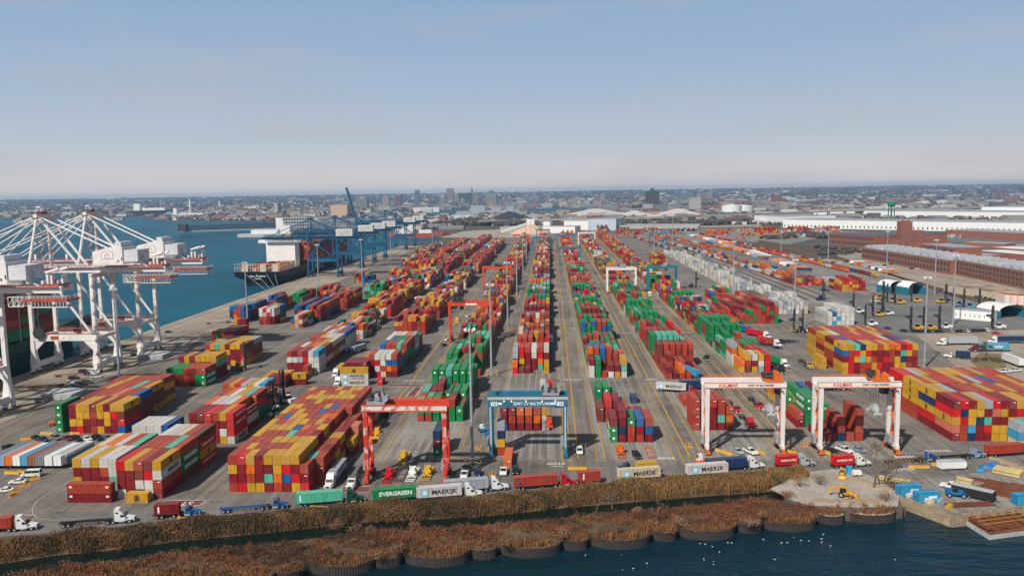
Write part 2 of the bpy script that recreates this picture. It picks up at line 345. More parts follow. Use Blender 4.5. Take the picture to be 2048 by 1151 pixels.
# yard, apron, road
yard = [(-204, 120)] + [tuple(gp(x, y)[:2]) for x, y in ((-250,1096),(0,1072),(270,1052),(600,1024),(800,1010),(1000,995),(1300,971),(1500,952),(1600,945),(1700,960),(1795,984))] + [(93.5,217.5),(99.5,206.5),(121,212.5),(300,232),(330,420),(330,640),(250,900),(240,1400),(180,1680),(-60,1680),(-150,1340),(-204,1280)]
sheet('yard_pavement', yard, 0.012, M_YARD)
sheet('quay_apron', [(-251.4,121),(-204.2,121),(-204.2,1350),(-239,1350),(-251.4,955)], 0.012, M_APRON)
rd = [tuple(gp(x, y)[:2]) for x, y in ((-250,1090),(0,1070),(270,1050),(600,1022),(800,1008),(1000,993),(1300,969),(1560,946),(1800,932),(2100,912),(2100,872),(1800,905),(1560,915),(1300,935),(1000,955),(600,990),(270,1018),(0,1037),(-250,1060))]
sheet('front_road', rd, 0.018, M_ROAD)
sheet('dirt_patch', ring((1540,977),(1572,962),(1600,945),(1680,935),(1740,950),(1800,985),(1795,1012),(1700,1014),(1612,1010),(1585,1000)), 0.03, M_DIRT)
sheet('work_yard', ring((1800,985),(1830,960),(1950,945),(2100,935),(2200,1000),(2048,1011),(1904,1026)), 0.024, M_RUNWAY)
LANES = [(-54.2, -30.6), (-19.3, 4.2), (15.0, 38.6), (48.0, 71.6), (82.5, 106.0)]   # rubber tyred crane runways
b1 = MB(); b2 = MB(); b3 = MB()
for li, (a, c) in enumerate(LANES):
    for x in (a, c):
        b1.quad((x-0.9,247,0.024),(x+0.9,247,0.024),(x+0.9,1560,0.024),(x-0.9,1560,0.024))
        for dx in (-1.25, 1.25):
            for y0, y1 in ((246,352),(362,474),(482,690),(700,1000),(1010,1540)):
                b2.quad((x+dx-0.17,y0,0.03),(x+dx+0.17,y0,0.03),(x+dx+0.17,y1,0.03),(x+dx-0.17,y1,0.03))
    for i in range(7):   # slot lines
        x = (a+1.1 if li else a+5.4) + i*2.85 - 0.2
        b3.quad((x-0.07,250,0.028),(x+0.07,250,0.028),(x+0.07,420,0.028),(x-0.07,420,0.028))
    for y in np.arange(252, 420, 6.5):
        x0 = a+1.1 if li else a+5.4
        b3.quad((x0,y,0.0284),(x0+17,y,0.0284),(x0+17,y+0.12,0.0284),(x0,y+0.12,0.0284))
for x in (7.9, 42.4, 76.5, -62.0):
    w = 0.28
    for y0, y1 in ((250,356),(360,700),(705,1400)): b2.quad((x-w,y0,0.03),(x+w,y0,0.03),(x+w,y1,0.03),(x-w,y1,0.03))
for x in (-245.8, -215.4):      # crane rails in the apron, drawn dark
    pass
for x0, x1 in ((5,13),(40.5,46.5),(73,81),(-66,-56)):   # dashed stop bands at the cross aisles
    for yy in (356.5, 477):
        b3.quad((x0,yy,0.03),(x1,yy,0.03),(x1,yy+0.25,0.03),(x0,yy+0.25,0.03)); b3.quad((x0,yy+2.6,0.03),(x1,yy+2.6,0.03),(x1,yy+2.85,0.03),(x0,yy+2.85,0.03))
        for k in range(7):
            xx = x0+(x1-x0)*(k+0.3)/7; b3.quad((xx,yy+0.25,0.03),(xx+0.5,yy+0.25,0.03),(xx+0.5,yy+2.6,0.03),(xx,yy+2.6,0.03))
def pline(px, w=0.25, z=0.034, m=b3):
    q = [gp(x, y) for x, y in px]
    for a, c in zip(q, q[1:]):
        d = (c-a).normalized(); n = Vector((-d.y, d.x, 0))*w/2
        m.quad((*(a-n)[:2], z), (*(c-n)[:2], z), (*(c+n)[:2], z), (*(a+n)[:2], z))
pline([(178,945),(140,960),(100,982),(75,1000),(64,1015),(66,1028),(75,1036),(110,1040),(200,1032)], 0.18)
pline([(0,1030),(72,1029)], 0.6); pline([(0,1042),(70,1038)], 0.3)
pline([(330,1000),(412,999)], 0.4); pline([(330,1011),(400,1010)], 0.4); pline([(330,1000),(318,1011)], 0.3); pline([(412,999),(400,1010)], 0.3)
pline([(100,1050),(330,1033),(600,1008),(1000,975),(1300,950),(1600,925)], 0.18, 0.034, b2)
pline([(0,880),(62,829),(90,800),(130,775)], 0.2, 0.034, b2)
pline([(430,950),(560,860),(700,768),(800,700),(900,630)], 0.25); pline([(520,960),(640,870)], 0.12)
pline([(615,770),(668,770)], 0.35); pline([(612,776),(665,776)], 0.35)
pline([(787,768),(843,767)], 0.4); pline([(780,772),(838,772)], 0.4); pline([(830,773),(812,792)], 0.5); pline([(845,773),(830,792)], 0.5); pline([(812,792),(830,792)], 0.4)
pline([(725,905),(745,905)], 0.3); pline([(668,973),(740,972)], 0.3); pline([(664,984),(735,984)], 0.3)
pline([(1805,905),(1870,905)], 0.3); pline([(1560,915),(1640,917)], 0.3); pline([(1790,920),(1830,945)], 0.2); pline([(1780,942),(1825,942)], 0.25)
for y in range(670, 735, 9): pline([(1850+(735-y)*0.8, y), (2100, y+3)], 0.16)
pline([(1850,675),(1960,700)], 0.3); pline([(1620,870),(1660,905)], 0.15)
tag(b1.build('crane_runways', M_RUNWAY), kind='structure')
tag(b2.build('yellow_markings', mat('yellow_marking', (0.42, 0.24, 0.03), 0.85, var=0.35, scale=0.5)), kind='structure')
mk = tag(b3.build('white_markings', mat('worn_white_marking', (0.40, 0.39, 0.37), 0.85, var=0.4, scale=0.4)), kind='structure')
b5 = MB()
for a, c in LANES: b5.quad((a+1.3,248,0.0205),(c-1.3,248,0.0205),(c-1.3,318,0.0205),(a+1.3,318,0.0205))
tag(b5.build('block_pavement', M_RUNWAY), kind='structure')
b6 = MB()
for q in (((320,1010.5),(400,1009.5),(411,999.5),(331,1000.5)),((784,772),(838,772),(843,768),(789,768)),((813,791),(830,791),(844,774),(831,774)),((613,775.5),(664,775.5),(668,770.5),(616,770.5)),((665,983),(735,983),(739,973),(669,974)),((0,1037),(66,1034),(70,1031),(0,1032))):
    b6.quad(*[(*gp(*p)[:2], 0.032) for p in q])
tag(b6.build('red_markings', mat('worn_red_marking', (0.16,0.055,0.05), 0.9, var=0.4)), kind='structure')
b4 = MB()
for x in (-246.2, -245.4, -215.8, -215.0): b4.quad((x-0.12,122,0.03),(x+0.12,122,0.03),(x+0.12,1265,0.03),(x-0.12,1265,0.03))
for k in range(6):  # tyre tracks of the yard cranes in the empty bays
    pass
for x in [-17.4+2.85*i for i in range(6)]:
    for d in (0.0, 0.7): b4.quad((x+d,250,0.032),(x+d+0.16,250,0.032),(x+d+0.16,282,0.032),(x+d,282,0.032))
for x in [-45.6+2.85*i for i in range(5)]:
    for d in (0.0, 0.7): b4.quad((x+d,236,0.032),(x+d+0.2,236,0.032),(x+d+0.2,266,0.032),(x+d,266,0.032))
tag(b4.build('rail_tracks', mat('track_dark', (0.06, 0.058, 0.055), 0.8, var=0.4)), kind='structure')
# words on the pavement, read by drivers coming the other way (upside down from here)
def ground_text(s, px, py, size, rz=math.pi):
    me = text_mesh(s, M_MARKW, size, 0.02, 0.9); o = link('painted_word', me, None, tuple(gp(px, py, 0.04)), 0)
    o.rotation_euler = (-math.pi/2, 0, rz); o.scale = (1, 1, 1); return tag(o, kind='structure')
for px, py, sz in ((1112,926,2.6),(1332,915,2.6),(358,1005.5,3.6)): ground_text('STOP', px, py, sz)
mb = MB()
for px, py in ((1099,932),(1563,919)):
    p = gp(px, py); mb.quad((p.x,p.y,0.036),(p.x+4.2,p.y,0.036),(p.x+4.2,p.y+0.3,0.036),(p.x,p.y+0.3,0.036))
for px, py, n in ((1565,925,6),(1858,903,7),(1795,915,6),(1790,940,6)):
    p = gp(px, py)
    for k in range(n): mb.quad((p.x+k*1.1,p.y,0.036),(p.x+k*1.1+0.4,p.y,0.036),(p.x+k*1.1+0.1,p.y+2.2,0.036),(p.x+k*1.1-0.3,p.y+2.2,0.036))
tag(mb.build('stop_bars', M_MARKW), kind='structure')
# rails through the intermodal yard
RAILX = [(190,222,6)]
mb = MB(); mt = MB()
for k in range(6):
    xa = gp(1300,475)+Vector((0,0,0))
for k in range(7):
    a = gp(1290+k*9, 468+k*0.5); c = gp(1600+k*17, 603+k*0.5-k*4)
    d = (c-a).normalized(); n = Vector((-d.y, d.x, 0))
    mb.quad(*[(*(p)[:2], 0.03) for p in (a-n*1.6, c-n*1.6, c+n*1.6, a+n*1.6)])
    for s in (-0.75, 0.75): mt.quad(*[(*(p)[:2], 0.045) for p in (a+n*(s-0.09), c+n*(s-0.09), c+n*(s+0.09), a+n*(s+0.09))])
tag(mb.build('rail_ballast', mat('brown_ballast', (0.11, 0.085, 0.065), 0.95, var=0.4, scale=0.4)), kind='structure')
tag(mt.build('rails', M_DARK), kind='structure')
sheet('intermodal_yard', ring((1262,466),(1330,463),(1480,482),(1800,560),(1700,606),(1600,612),(1420,520)), 0.021, M_RUNWAY)
sheet('far_yard', ring((1236,464),(1330,459),(1500,456),(1660,470),(1560,492),(1480,481),(1330,462)), 0.019, M_RUNWAY)
sheet('lorry_park', ring((1500,457),(2200,473),(2200,492),(1800,482),(1660,470)), 0.022, M_ROAD)
sheet('sandy_ground', ring((880,474),(930,462),(1020,457),(1085,470),(1060,474),(960,476)), 0.02, M_DIRT)
for q, nm in ((((1400,497),(1690,600),(1760,600),(1462,497)), 'rail_yard_road'),):
    sheet(nm, ring(*q), 0.05, M_ROAD)
sheet('truck_plaza', ring((1830,668),(2100,655),(2250,720),(2250,800),(2060,800),(1930,745)), 0.03, M_APRON)
sheet('service_asphalt', ring((1640,614),(1760,594),(2100,614),(2150,655),(1830,668),(1700,640)), 0.034, M_ROAD)
sheet('dry_grass_verge', ring((1485,495),(1520,480),(1640,500),(1760,540),(1900,590),(2100,640),(2100,625),(1880,575),(1700,523)), 0.03, M_SOIL)
sheet('grass_island', ring((1940,722),(1960,705),(2010,708),(2012,735),(1960,738)), 0.06, mat('winter_grass', (0.09, 0.085, 0.03), 0.95, col2=(0.24, 0.17, 0.08), scale=0.3))
sheet('factory_yard', ring((1640,520),(1720,497),(2100,480),(2300,600),(2100,615),(1900,588)), 0.02, M_APRON)
# breakwater, channel bank
BWN = [tuple((gp(x, y, 0.9)+Vector((-.3,1.5,0)))[:2]) for x, y in ((-300,1172),(0,1148),(120,1125),(243,1114),(351,1100),(537,1081),(729,1058),(850,1053),(1027,1040),(1105,1032),(1264,1017),(1422,1003),(1527,990))] + ring((1580,1003),(1700,1013),(1800,1010))
CELLS = []   # photo x range and waterline of each sheet pile cell
for x0, x1, yb in ((250,395,1185),(395,455,1175),(455,540,1178),(540,597,1165),(597,741,1152),(741,799,1136),(799,936,1135),(937,992,1119),(993,1122,1116),(1124,1175,1101),(1176,1304,1099),(1306,1355,1083),(1356,1477,1080.5),(1478,1526,1067),(1527,1641,1064),(1642,1692,1049.5),(1693,1803,1047.5)):
    a, c, m_ = gp(x0, yb-8, -3), gp(x1, yb-8, -3), gp((x0+x1)/2, yb, -3)
    r = (c-a).length/2*1.03; CELLS.append((m_.x, m_.y+r*.7, r))
def hill(name, pts, z0, z1, m, kind='structure', seed=3, step=1.6):
    """a low bumpy mound over the outline pts"""
    P = np.array(pts); x0, y0 = P.min(0); x1, y1 = P.max(0)
    xs = np.arange(x0, x1, step); ys = np.arange(y0, y1, step)
    def inside(x, y):
        c = False; j = len(pts)-1
        for i in range(len(pts)):
            if (pts[i][1] > y) != (pts[j][1] > y) and x < (pts[j][0]-pts[i][0])*(y-pts[i][1])/(pts[j][1]-pts[i][1])+pts[i][0]: c = not c
            j = i
        return c
    return [(x+rnd.uniform(-.6,.6), y+rnd.uniform(-.6,.6)) for x in xs for y in ys if inside(x, y)]
bw = [p for p in BWN] + [tuple(gp(1812, 1010)[:2])] + [(c[0], c[1]+c[2]*0.1) for c in CELLS[::-1]] + [tuple(gp(-300, 1250)[:2])]
sheet('breakwater', bw, -0.4, M_SOIL, 4.0)
mb = MB()
for i in range(len(SHOREW)-1):
    a, c = SHOREW[i], SHOREW[i+1]; a2, c2 = SHORE[i], SHORE[i+1]
    mb.quad((a[0],a[1],-3.3),(c[0],c[1],-3.3),(c2[0],c2[1],0.01),(a2[0],a2[1],0.01))
tag(mb.build('channel_bank', M_SOIL), kind='structure')
mb = MB()
for i in range(len(SHOREW)-1):
    a, c = SHOREW[i], SHOREW[i+1]; mb.quad((a[0]+2.1,a[1]-9.8,-2.96),(c[0]+2.1,c[1]-9.8,-2.96),(c[0]-.1,c[1]+.5,-2.96),(a[0]-.1,a[1]+.5,-2.96))
tag(mb.build('channel_water', M_WATER3), kind='structure')  # overlaid strip whose dark colour stands in for the mirrored bank
# hills on the horizon
V, F = [], []
nx, ny = 240, 14
hx = np.linspace(-13000, 13000, nx)
rng = np.random.default_rng(4)
ph = rng.uniform(0, 6.28, 12); fr = rng.uniform(0.0004, 0.004, 12)
for j in range(ny):
    Y = 7000 + j*800
    for i in range(nx):
        u = j/(ny-1); s = sum(math.sin(hx[i]*fr[k]*(1+0.1*u)+ph[k]+j*0.35*(k % 3)) for k in range(12))/12
        V.append((hx[i], Y+rng.uniform(-100, 100), -1 + 92*u**0.8*(1+0.33*s) ))
for j in range(ny-1):
    for i in range(nx-1): F.append((j*nx+i, j*nx+i+1, (j+1)*nx+i+1, (j+1)*nx+i))
HV = np.array(V)
mesh_np('hills', HV, np.array(F), mat('wooded_hills', (0.035, 0.04, 0.03), 0.95, col2=(0.12, 0.11, 0.09), scale=0.008, detail=9), kind='structure')
def hill_z(x, Y):
    if Y < 7000: return 0
    u = (Y-7000)/(800*(ny-1)); return -1 + 92*min(1, u)**0.8
# inner harbour seen beyond the port
for q in (((850,430),(930,428),(935,419),(850,418)), ((1038,426),(1190,422),(1190,415),(1040,417)), ((620,452),(760,444),(850,440),(850,436),(620,446))):
    sheet('inner_harbour', ring(*q), 0.4, M_WATER)
# air
hz = bpy.data.materials.new('haze_air'); hz.use_nodes = True
t = hz.node_tree; t.nodes.clear(); o_ = t.nodes.new('ShaderNodeOutputMaterial'); v_ = t.nodes.new('ShaderNodeVolumePrincipled')
v_.inputs['Color'].default_value = (0.42, 0.66, 0.95, 1); v_.inputs['Density'].default_value = 6.5e-5; v_.inputs['Anisotropy'].default_value = 0.1
t.links.new(v_.outputs['Volume'], o_.inputs['Volume'])
mb = MB(); mb.box(-14200, -400, -7, 14200, 18000, 152)
tag(mb.build('haze', hz), kind='stuff')
# ================================================================== CONTAINERS
CC = {'Y':('yellow',(0.50,0.275,0.022)),'M':('maroon',(0.19,0.013,0.018)),'R':('bright red',(0.52,0.010,0.015)),'T':('brick red',(0.34,0.047,0.025)),
 'O':('orange',(0.60,0.12,0.012)),'G':('green',(0.008,0.20,0.062)),'E':('mint green',(0.09,0.40,0.29)),'B':('blue',(0.012,0.10,0.29)),'L':('light blue',(0.03,0.27,0.46)),
 'N':('navy',(0.012,0.035,0.10)),'W':('white',(0.52,0.51,0.48)),'S':('grey',(0.29,0.34,0.38)),'C':('cream',(0.52,0.44,0.30)),'D':('brown',(0.17,0.045,0.028)),'P':('salmon',(0.52,0.15,0.09)),'K':('dark green',(0.008,0.07,0.035))}
PAL = {'msc':'YYYYYYYTTTTTTMMMRRPPOBE','mix':'TTTTMMMMRRYYYWWWGGBBOSNCEDD','green':'GGGGGGGGTTMEE','gmix':'GGGGTTTTMMMRYWNBO','red':'TTTTTMMMMRRDDPOYG','white':'WWWWSWWWSC','col':'TTTTTMMMMYYYYRRRRWWWBOSGGD',
 'blue':'NNNBBBTTTOM','tan':'YYYYTTTMMRR','orange':'OOOOOOWTTYB','rail':'OOOOWWWWNBT','sea':'MMMMTTDDGGNBD'}
L20, L40, CW = 6.06, 12.19, 2.44
BOXES = []      # every container of the yard
def stack(name, x0, y0, ncol, nrow, L=L40, pal='mix', h=4, front=None, tops=None, side=None, dx=2.5, dy=None, H=2.66, shift=0.0, marks=None, hts=None, ends=None):
    """front: tier strings from the top down for the first row; tops: strings for the top tier of the later rows;
    side: strings from the top down for the outer column of each row"""
    dy = dy or (L+0.5); grid = {}
    west = x0 > 0
    for r in range(nrow):
        for c in range(ncol):
            hh = hts(r, c) if callable(hts) else (int(hts[r][c]) if hts else h)
            for t in range(hh):
                k = rnd.choice(PAL[pal])
                if front and r == 0:
                    i = len(front)-1-t
                    if 0 <= i < len(front) and c < len(front[i]): k = front[i][c]
                elif tops and t == hh-1 and r-1 < len(tops) and c < len(tops[r-1]): k = tops[r-1][c]
                elif t < hh-1 or not tops:
                    pass
                if side and r < len(side) and c == (0 if west else ncol-1):
                    i = hh-1-t
                    if i < len(side[r]): k = side[r][i]
                if k in '. ': continue
                grid[(r, c, t)] = k
    for (r, c, t), k in grid.items():
        top = (r, c, t+1) not in grid; fr = (r-1, c, t) not in grid
        lf = (r, c-1, t) not in grid; rt = (r, c+1, t) not in grid
        if not (top or fr or lf or rt): continue
        BOXES.append(dict(x=x0+c*dx+r*shift, y=y0+r*dy, z=t*H+0.03, L=L, k=k, st=name, r=r, c=c, t=t, n=ncol, top=top, fr=fr, sd=(lf if west else rt), west=west, rz=0, H=H,
                          mk=(marks or {}).get((r, c, t))))
def loose(name, px, py, k, L=L40, cross=False, z=0, label=None, mk=None, H=2.6, at=None, rz=0, st=None):
    """one container by itself; px, py = front left ground corner in the photo"""
    p = Vector(at) if at else gp(px, py)
    BOXES.append(dict(x=p.x, y=p.y, z=z+0.03, L=L, k=k, st=None, lab=label, top=True, fr=True, sd=True, west=p.x > 0, cross=cross, rz=rz, H=H, mk=mk, r=0, c=0, t=0, n=1))
# --- front stacks on the left
stack('the long yellow-and-red stack beside the red crane', -90.6, 220.3, 11, 13, L20, 'msc', dx=2.53, dy=6.45, H=2.62,
  hts=lambda r, c: (4 if c < 8 else (3 if c == 8 else 0)) if r == 0 else (4 if c < 8 else (3 if c < 10 and r == 1 else ((4 if r > 7 and c < 9 else 3) if c < 10 else (0 if r < 5 else (2 if r % 3 else 3))))),
  front=['TRYMYYYY.', 'YMOMMYRMT', 'MMTMEOBRM', 'TRYYMTMYR'],
  tops=['TYTTTTYYET', 'TTTYYYYYTM', 'YTTTETTMTT', 'YYYYBOTYYY', 'YTPYYTYTTM', 'TBYYTTOOTM', 'YTYTTBTTMT', 'YYTTTYBTTT', 'TTTYTTTTMY', 'TYYYYYYYTY', 'TTYTTYYTTM', 'YTTTYTYYTT'])
stack('the four-high stack with the grey-lettered side', -119.9, 215.2, 5, 3, L40, 'mix', h=4, dx=2.55, H=2.62,
  front=['RYTMY', 'MMDRW', 'MMWWT', 'WMMWM'], tops=['TTTET', 'WWCTT'], side=['YWTM', 'TGGD', 'DRYR'],
  marks={(0,4,2):'maersk', (0,4,3):'msc', (1,4,2):'green', (1,4,1):'green', (2,4,2):'red', (2,4,0):'red', (2,4,1):'msc', (2,4,3):'msc'})
stack('the stack behind the crosswise brick red pair', -133.7, 217.8, 5, 2, L40, 'mix', h=4, dx=2.55, H=2.62,
  front=['YWYWW', 'MMMTW', 'YMMME', 'MMMMG'], tops=['COWTE'], side=['WWES', 'EMWS'])
loose('', 136, 1004.5, 'M', cross=True, label='maroon container lying crosswise at the bottom of the pair by the road', mk='tex')
loose('', 136, 1004.5, 'T', cross=True, z=2.63, label='orange-brown container lying crosswise on top of the maroon one', mk='tex2')
loose('', 252, 1005, 'Y', L=L20, cross=True, label='single short yellow container lying crosswise before the four-high stack', mk='msc')
stack('the yellow stack with a green column on its left', -170.2, 277.5, 8, 4, L40, 'msc', h=4, dx=2.5, shift=-1.6, H=2.62,
  front=['MYYMYMYY', 'MYYTYYRD', 'YYMMMYMR', 'MRMTYMMB'], tops=['MTTTPTTL', 'TYTTTETY', 'TTYTTTTT'], side=['YDRB', 'BDDD', 'YDDY', 'TYDY'], marks={(0,7,3):'msc', (2,7,3):'msc', (2,7,0):'msc', (3,7,2):'msc', (3,7,0):'msc'})
stack('the green column left of the yellow stack', -175.4, 278, 1, 1, L40, 'green', h=4, H=2.62, front=['G', 'G', 'G', 'G'])
stack('the low brick red pile on the quay side', -183, 306, 4, 2, L40, 'red', h=2, front=['TTTT', 'MTMT'], hts=['2222', '1212'])
stack('the rusty white cluster left of the road', -143.0, 268.6, 5, 1, L40, 'white', h=2, dx=2.55, front=['WWWWB', 'WWMWN'], marks={(0,4,1):'script'})
stack('the red stack behind the rusty white cluster', -121.4, 265, 6, 4, L40, 'red', h=4, dx=2.55, H=2.62, dy=12.6, shift=-0.6,
  front=['MMRTYR', 'MMTMMR', 'MMTMWR', 'MMTMYW'], tops=['OWWWOD', 'TOWYET', 'TOYWTT'], side=['RRRW', 'DWMM', 'TRGG', 'TRGG'], hts=['444444', '444443', '444444', '333333'],
  marks={(0,5,3):'red', (0,5,2):'red', (1,5,2):'red', (2,5,1):'green', (2,5,0):'green', (3,5,1):'green', (3,5,0):'green', (0,5,0):'maersk'})
stack('the yellow and blue topped row by the lift truck', -131.5, 318.5, 7, 1, L40, 'tan', h=3, dx=2.5, front=['TYRSYWL', 'MYRSYYY', 'MYRWYYY'])
stack('the low maroon row before the white-ended stack', -124.5, 345.5, 4, 2, L20, 'tan', h=2, dx=2.5, front=['YMMM', 'TMMM'], tops=['YYYY'])
stack('the yellow pair beside the low maroon row', -113, 352, 1, 3, L20, 'tan', h=1, front=['Y'], hts=['1', '1', '2'])
loose('', 585, 769.5, 'M', L=L20, cross=True, label='short maroon container lying crosswise under a yellow one')
loose('', 585, 769.5, 'Y', L=L20, cross=True, z=2.63, label='short yellow container lying crosswise on a maroon one', mk='msc')
stack('the white-ended stack with blue on top', -122.9, 373.2, 6, 6, L40, 'mix', h=4, dx=2.53, H=2.64, front=['TMTMWL', 'WWSRWC', 'MMMMWW', 'MMMSYW'],
  tops=['TWTOYT', 'WWTTYD', 'TTYWWC', 'MTWSTD', 'CTOWTB'], side=['LWWW', 'DDWD', 'CDYD', 'WDWM', 'BWWW', 'BWSW'], hts=['444444', '444444', '334444', '444444', '344444', '444444'], marks={(0,5,2):'maersk', (0,5,1):'maersk', (0,5,0):'maersk', (1,5,1):'maersk', (2,5,3):'maersk', (3,5,3):'maersk'})
loose('', 681, 771, 'W', cross=True, label='white container with black lettering at the bottom of the crosswise trio', mk='maersk')
loose('', 681, 771, 'W', cross=True, z=2.63, label='middle white container of the crosswise trio, with two lines of lettering', mk='sealand')
loose('', 681, 771, 'Y', cross=True, z=5.26, label='yellow container on top of the crosswise white pair', mk='msc')
loose('', 754, 770.5, 'R', L=L20, label='lone short bright red container on the tarmac near the crosswise trio')
stack('the red, white and blue stack right of the crosswise trio', -82.6, 365, 5, 6, L40, 'gmix', h=4, dx=2.6, H=2.64, front=['TWWWT', 'MRWBB', 'MWTOT', 'MRCMM'],
  tops=['OTYGT', 'BTTET', 'WBGGT', 'WCWOW', 'TTWGG'], side=['TBTM', 'TBGG', 'TGGD', 'TMGG', 'SSWL', 'GTTM'], hts=['44444', '33333', '44444', '44444', '44444', '33333'], marks={(3,4,1):'green', (3,4,0):'green', (1,4,1):'green'})
stack('the maroon stack left of the red, white and blue one', -92.4, 359.5, 4, 3, L40, 'red', h=3, dx=2.5, front=['MMMM', 'MMMM', 'MMTM'], hts=['3333', '2222', '1221'])
# quay-side stacks
p = gp(431, 757.6); q = gp(492.6, 730.3)
stack('the yellow stack beside the quay road', p.x-16.6, p.y, 7, 1, L40, 'msc', h=4, front=['MYMYYYY', 'TYMTMME', 'MYYYMRM', 'MYMYMYM'])
stack('the big yellow stack nearer the ship', q.x-20.2, q.y, 8, 2, L40, 'msc', h=4, front=['TYEYMYYM', 'YMRYYMMM', 'MMTMMMMR', 'YYMYMYMY'], tops=['YYTYYYYS'], side=['DDRY', 'SDDY'], marks={(0,7,3):'msc'})
a = gp(400, 775)
stack('the green-topped row on the quay road', a.x-16, a.y+3, 7, 1, L40, 'green', h=3, front=['GGGTTTT', 'GTMTMGG', 'GMTTMGG'], side=['TGG'], marks={(0,6,1):'green', (0,6,0):'green'})
stack('the blue and orange row on the quay road', a.x-19, a.y+17, 7, 1, L40, 'blue', h=2, front=['OBLBYMY', 'NBNNYMY'])
stack('the blue and red pile on the quay', -212, 532, 5, 3, L40, 'blue', h=4, front=['BBTBN', 'NTTBN', 'NOTBN', 'NOTNN'], hts=['44443', '33444', '22344'], tops=['NNBEB', 'GGTTN'])
stack('the navy and orange stack behind the crosswise white one', -168, 530, 7, 4, L40, 'blue', h=4, hts=lambda r, c: 4-(c % 3 == 2), front=['BNTBTOT', 'NTBNBTM', 'OTTBOOM', 'TNNBTNN'])
stack('the white and red ended stack', -188, 520, 4, 2, L40, 'mix', h=4, front=['WRWW', 'WSRW', 'TTMM', 'MTMM'])
a = gp(424, 681)
stack('the maroon and green row behind the quay yellow stack', a.x, a.y, 5, 2, L40, 'red', h=2, front=['MGTMM', 'MGMTM'], hts=['22222', '12222'])
a = gp(545, 660); stack('the crosswise pair', a.x+9, a.y+8, 3, 2, L40, 'mix', h=3, hts=['233', '333'])
stack('the tall maroon and yellow pile near the pole', -194, 492, 3, 1, L20, 'tan', h=3, front=['YMM', 'YMM', 'MYY'])
for j, (x, y, nc, nr, pl, hh) in enumerate(((-205, 575, 4, 3, 'blue', 4), (-200, 620, 4, 3, 'green', 3), (-190, 660, 5, 3, 'red', 3), (-166, 590, 7, 4, 'red', 4), (-150, 655, 6, 3, 'green', 4), (-176, 700, 3, 1, 'green', 2), (-172, 745, 3, 2, 'blue', 3), (-186, 770, 5, 2, 'gmix', 3),
  (-126, 465, 7, 3, 'mix', 3), (-126, 512, 7, 2, 'mix', 3), (-126, 548, 7, 12, 'tan', 4), (-92, 477, 7, 4, 'red', 4), (-92, 540, 7, 5, 'tan', 4), (-92, 620, 7, 6, 'mix', 3),
  (-150, 720, 7, 3, 'mix', 3), (-160, 810, 7, 2, 'tan', 3), (-142, 850, 8, 2, 'tan', 5), (-124, 720, 7, 8, 'mix', 4), (-92, 712, 7, 8, 'mix', 4), (-124, 850, 7, 12, 'red', 4), (-92, 840, 7, 20, 'red', 4), (-142, 890, 6, 10, 'red', 4), (-160, 915, 5, 9, 'red', 4), (-172, 940, 4, 20, 'mix', 3), (-124, 1030, 7, 20, 'col', 4), (-150, 1050, 7, 24, 'red', 4), (-92, 1110, 7, 18, 'col', 4), (-180, 1090, 6, 14, 'mix', 3), (-124, 1300, 7, 16, 'red', 3))):
    seed = j*7
    stack('far%d' % j, x, y, nc, nr, L40, pl, dx=2.6, hts=lambda r, c, hh=hh, seed=seed: max(1, min(hh+1, hh-1+((r*5+c*3+seed) % 4 != 0)-((r*7+seed+c//3) % 5 == 0))))
# --- the five crane blocks
def block(li, y0, y1, name, pal, hmin=2, hmax=4, seed=1, skip=()):
    a = LANES[li][0]; x0 = a+(5.2 if li == 0 else 1.5); rr = random.Random(seed); y = y0; j = 0
    while y < y1:
        two = rr.random() < 0.35; Ls = (L20, L20) if two else (L40,)
        base = rr.choice([2, 3, 3, 4]); pp = rr.choice(pal)
        if rr.random() < 0.6: src = PAL[pp]; kk = 'run%d_%d' % (seed, j); PAL[kk] = ''.join(rr.choice(src) for _ in range(4)); pp = kk
        hs = [max(0, min(hmax, base+rr.choice([-1, 0, 0, 0, 0, 0, 1]))) for _ in range(6)]
        if rr.random() < 0.10: hs = [max(0, v-2) for v in hs]
        yy = y
        for L in Ls:
            stack('%s %d' % (name, j), x0, yy, 6, 1, L, pp, dx=2.85, hts=[[str(v) for v in hs]], H=2.7); yy += L+0.25; j += 1
        y += 13.0
stack('the block under the blue gantry crane', -18.1, 279.6, 6, 1, L40, 'red', h=3, dx=2.9, H=2.68, front=['MMOOTY', 'MTTTOW', 'BMMMMW'])
stack('the block just behind the blue gantry crane', -18.1, 293, 6, 1, L40, 'red', h=3, dx=2.9, H=2.68, front=['.TTP..', '.TTMW.', 'YTTMW.'], hts=['033310'])
stack('the white and red pair beyond the blue gantry crane', -5, 331, 2, 1, L20, 'red', h=2, dx=2.9, front=['WR', 'WR'])
stack('the lone column under the blue crane leg', -17.4, 252.6, 1, 1, L20, 'blue', h=4, front=['S', 'N', 'Y', 'T'])
loose('', 1007, 935, 'O', L=L40, label='orange container standing alone between the blue crane legs')
block(0, 291.5, 352, 'crane row near the red gantry', ['green', 'green', 'green'], 2, 4, 3)
block(0, 366, 452, 'crane row near the red gantry b', ['green', 'green', 'gmix'], 2, 5, 4); block(0, 466, 1380, 'far row 0', ['red', 'gmix', 'mix', 'red', 'tan'], 2, 4, 6)
stack('the lone column beside the right leg of the red crane', -37.6, 252, 1, 1, L40, 'blue', h=3, front=['N', 'M', 'G'], marks={(0,0,0):'green'})
stack('the orange-cornered row past the aisle', -18.0, 371, 6, 1, L20, 'mix', h=2, dx=2.87, front=['O....Y', 'RDM..Y'], hts=['211002'])
stack('the front of the middle row', -18.0, 379, 6, 1, L40, 'mix', h=4, dx=2.87, H=2.7, front=['SRTWTW', 'SRMWRM', 'MYMMOD', 'NDMMEM'])
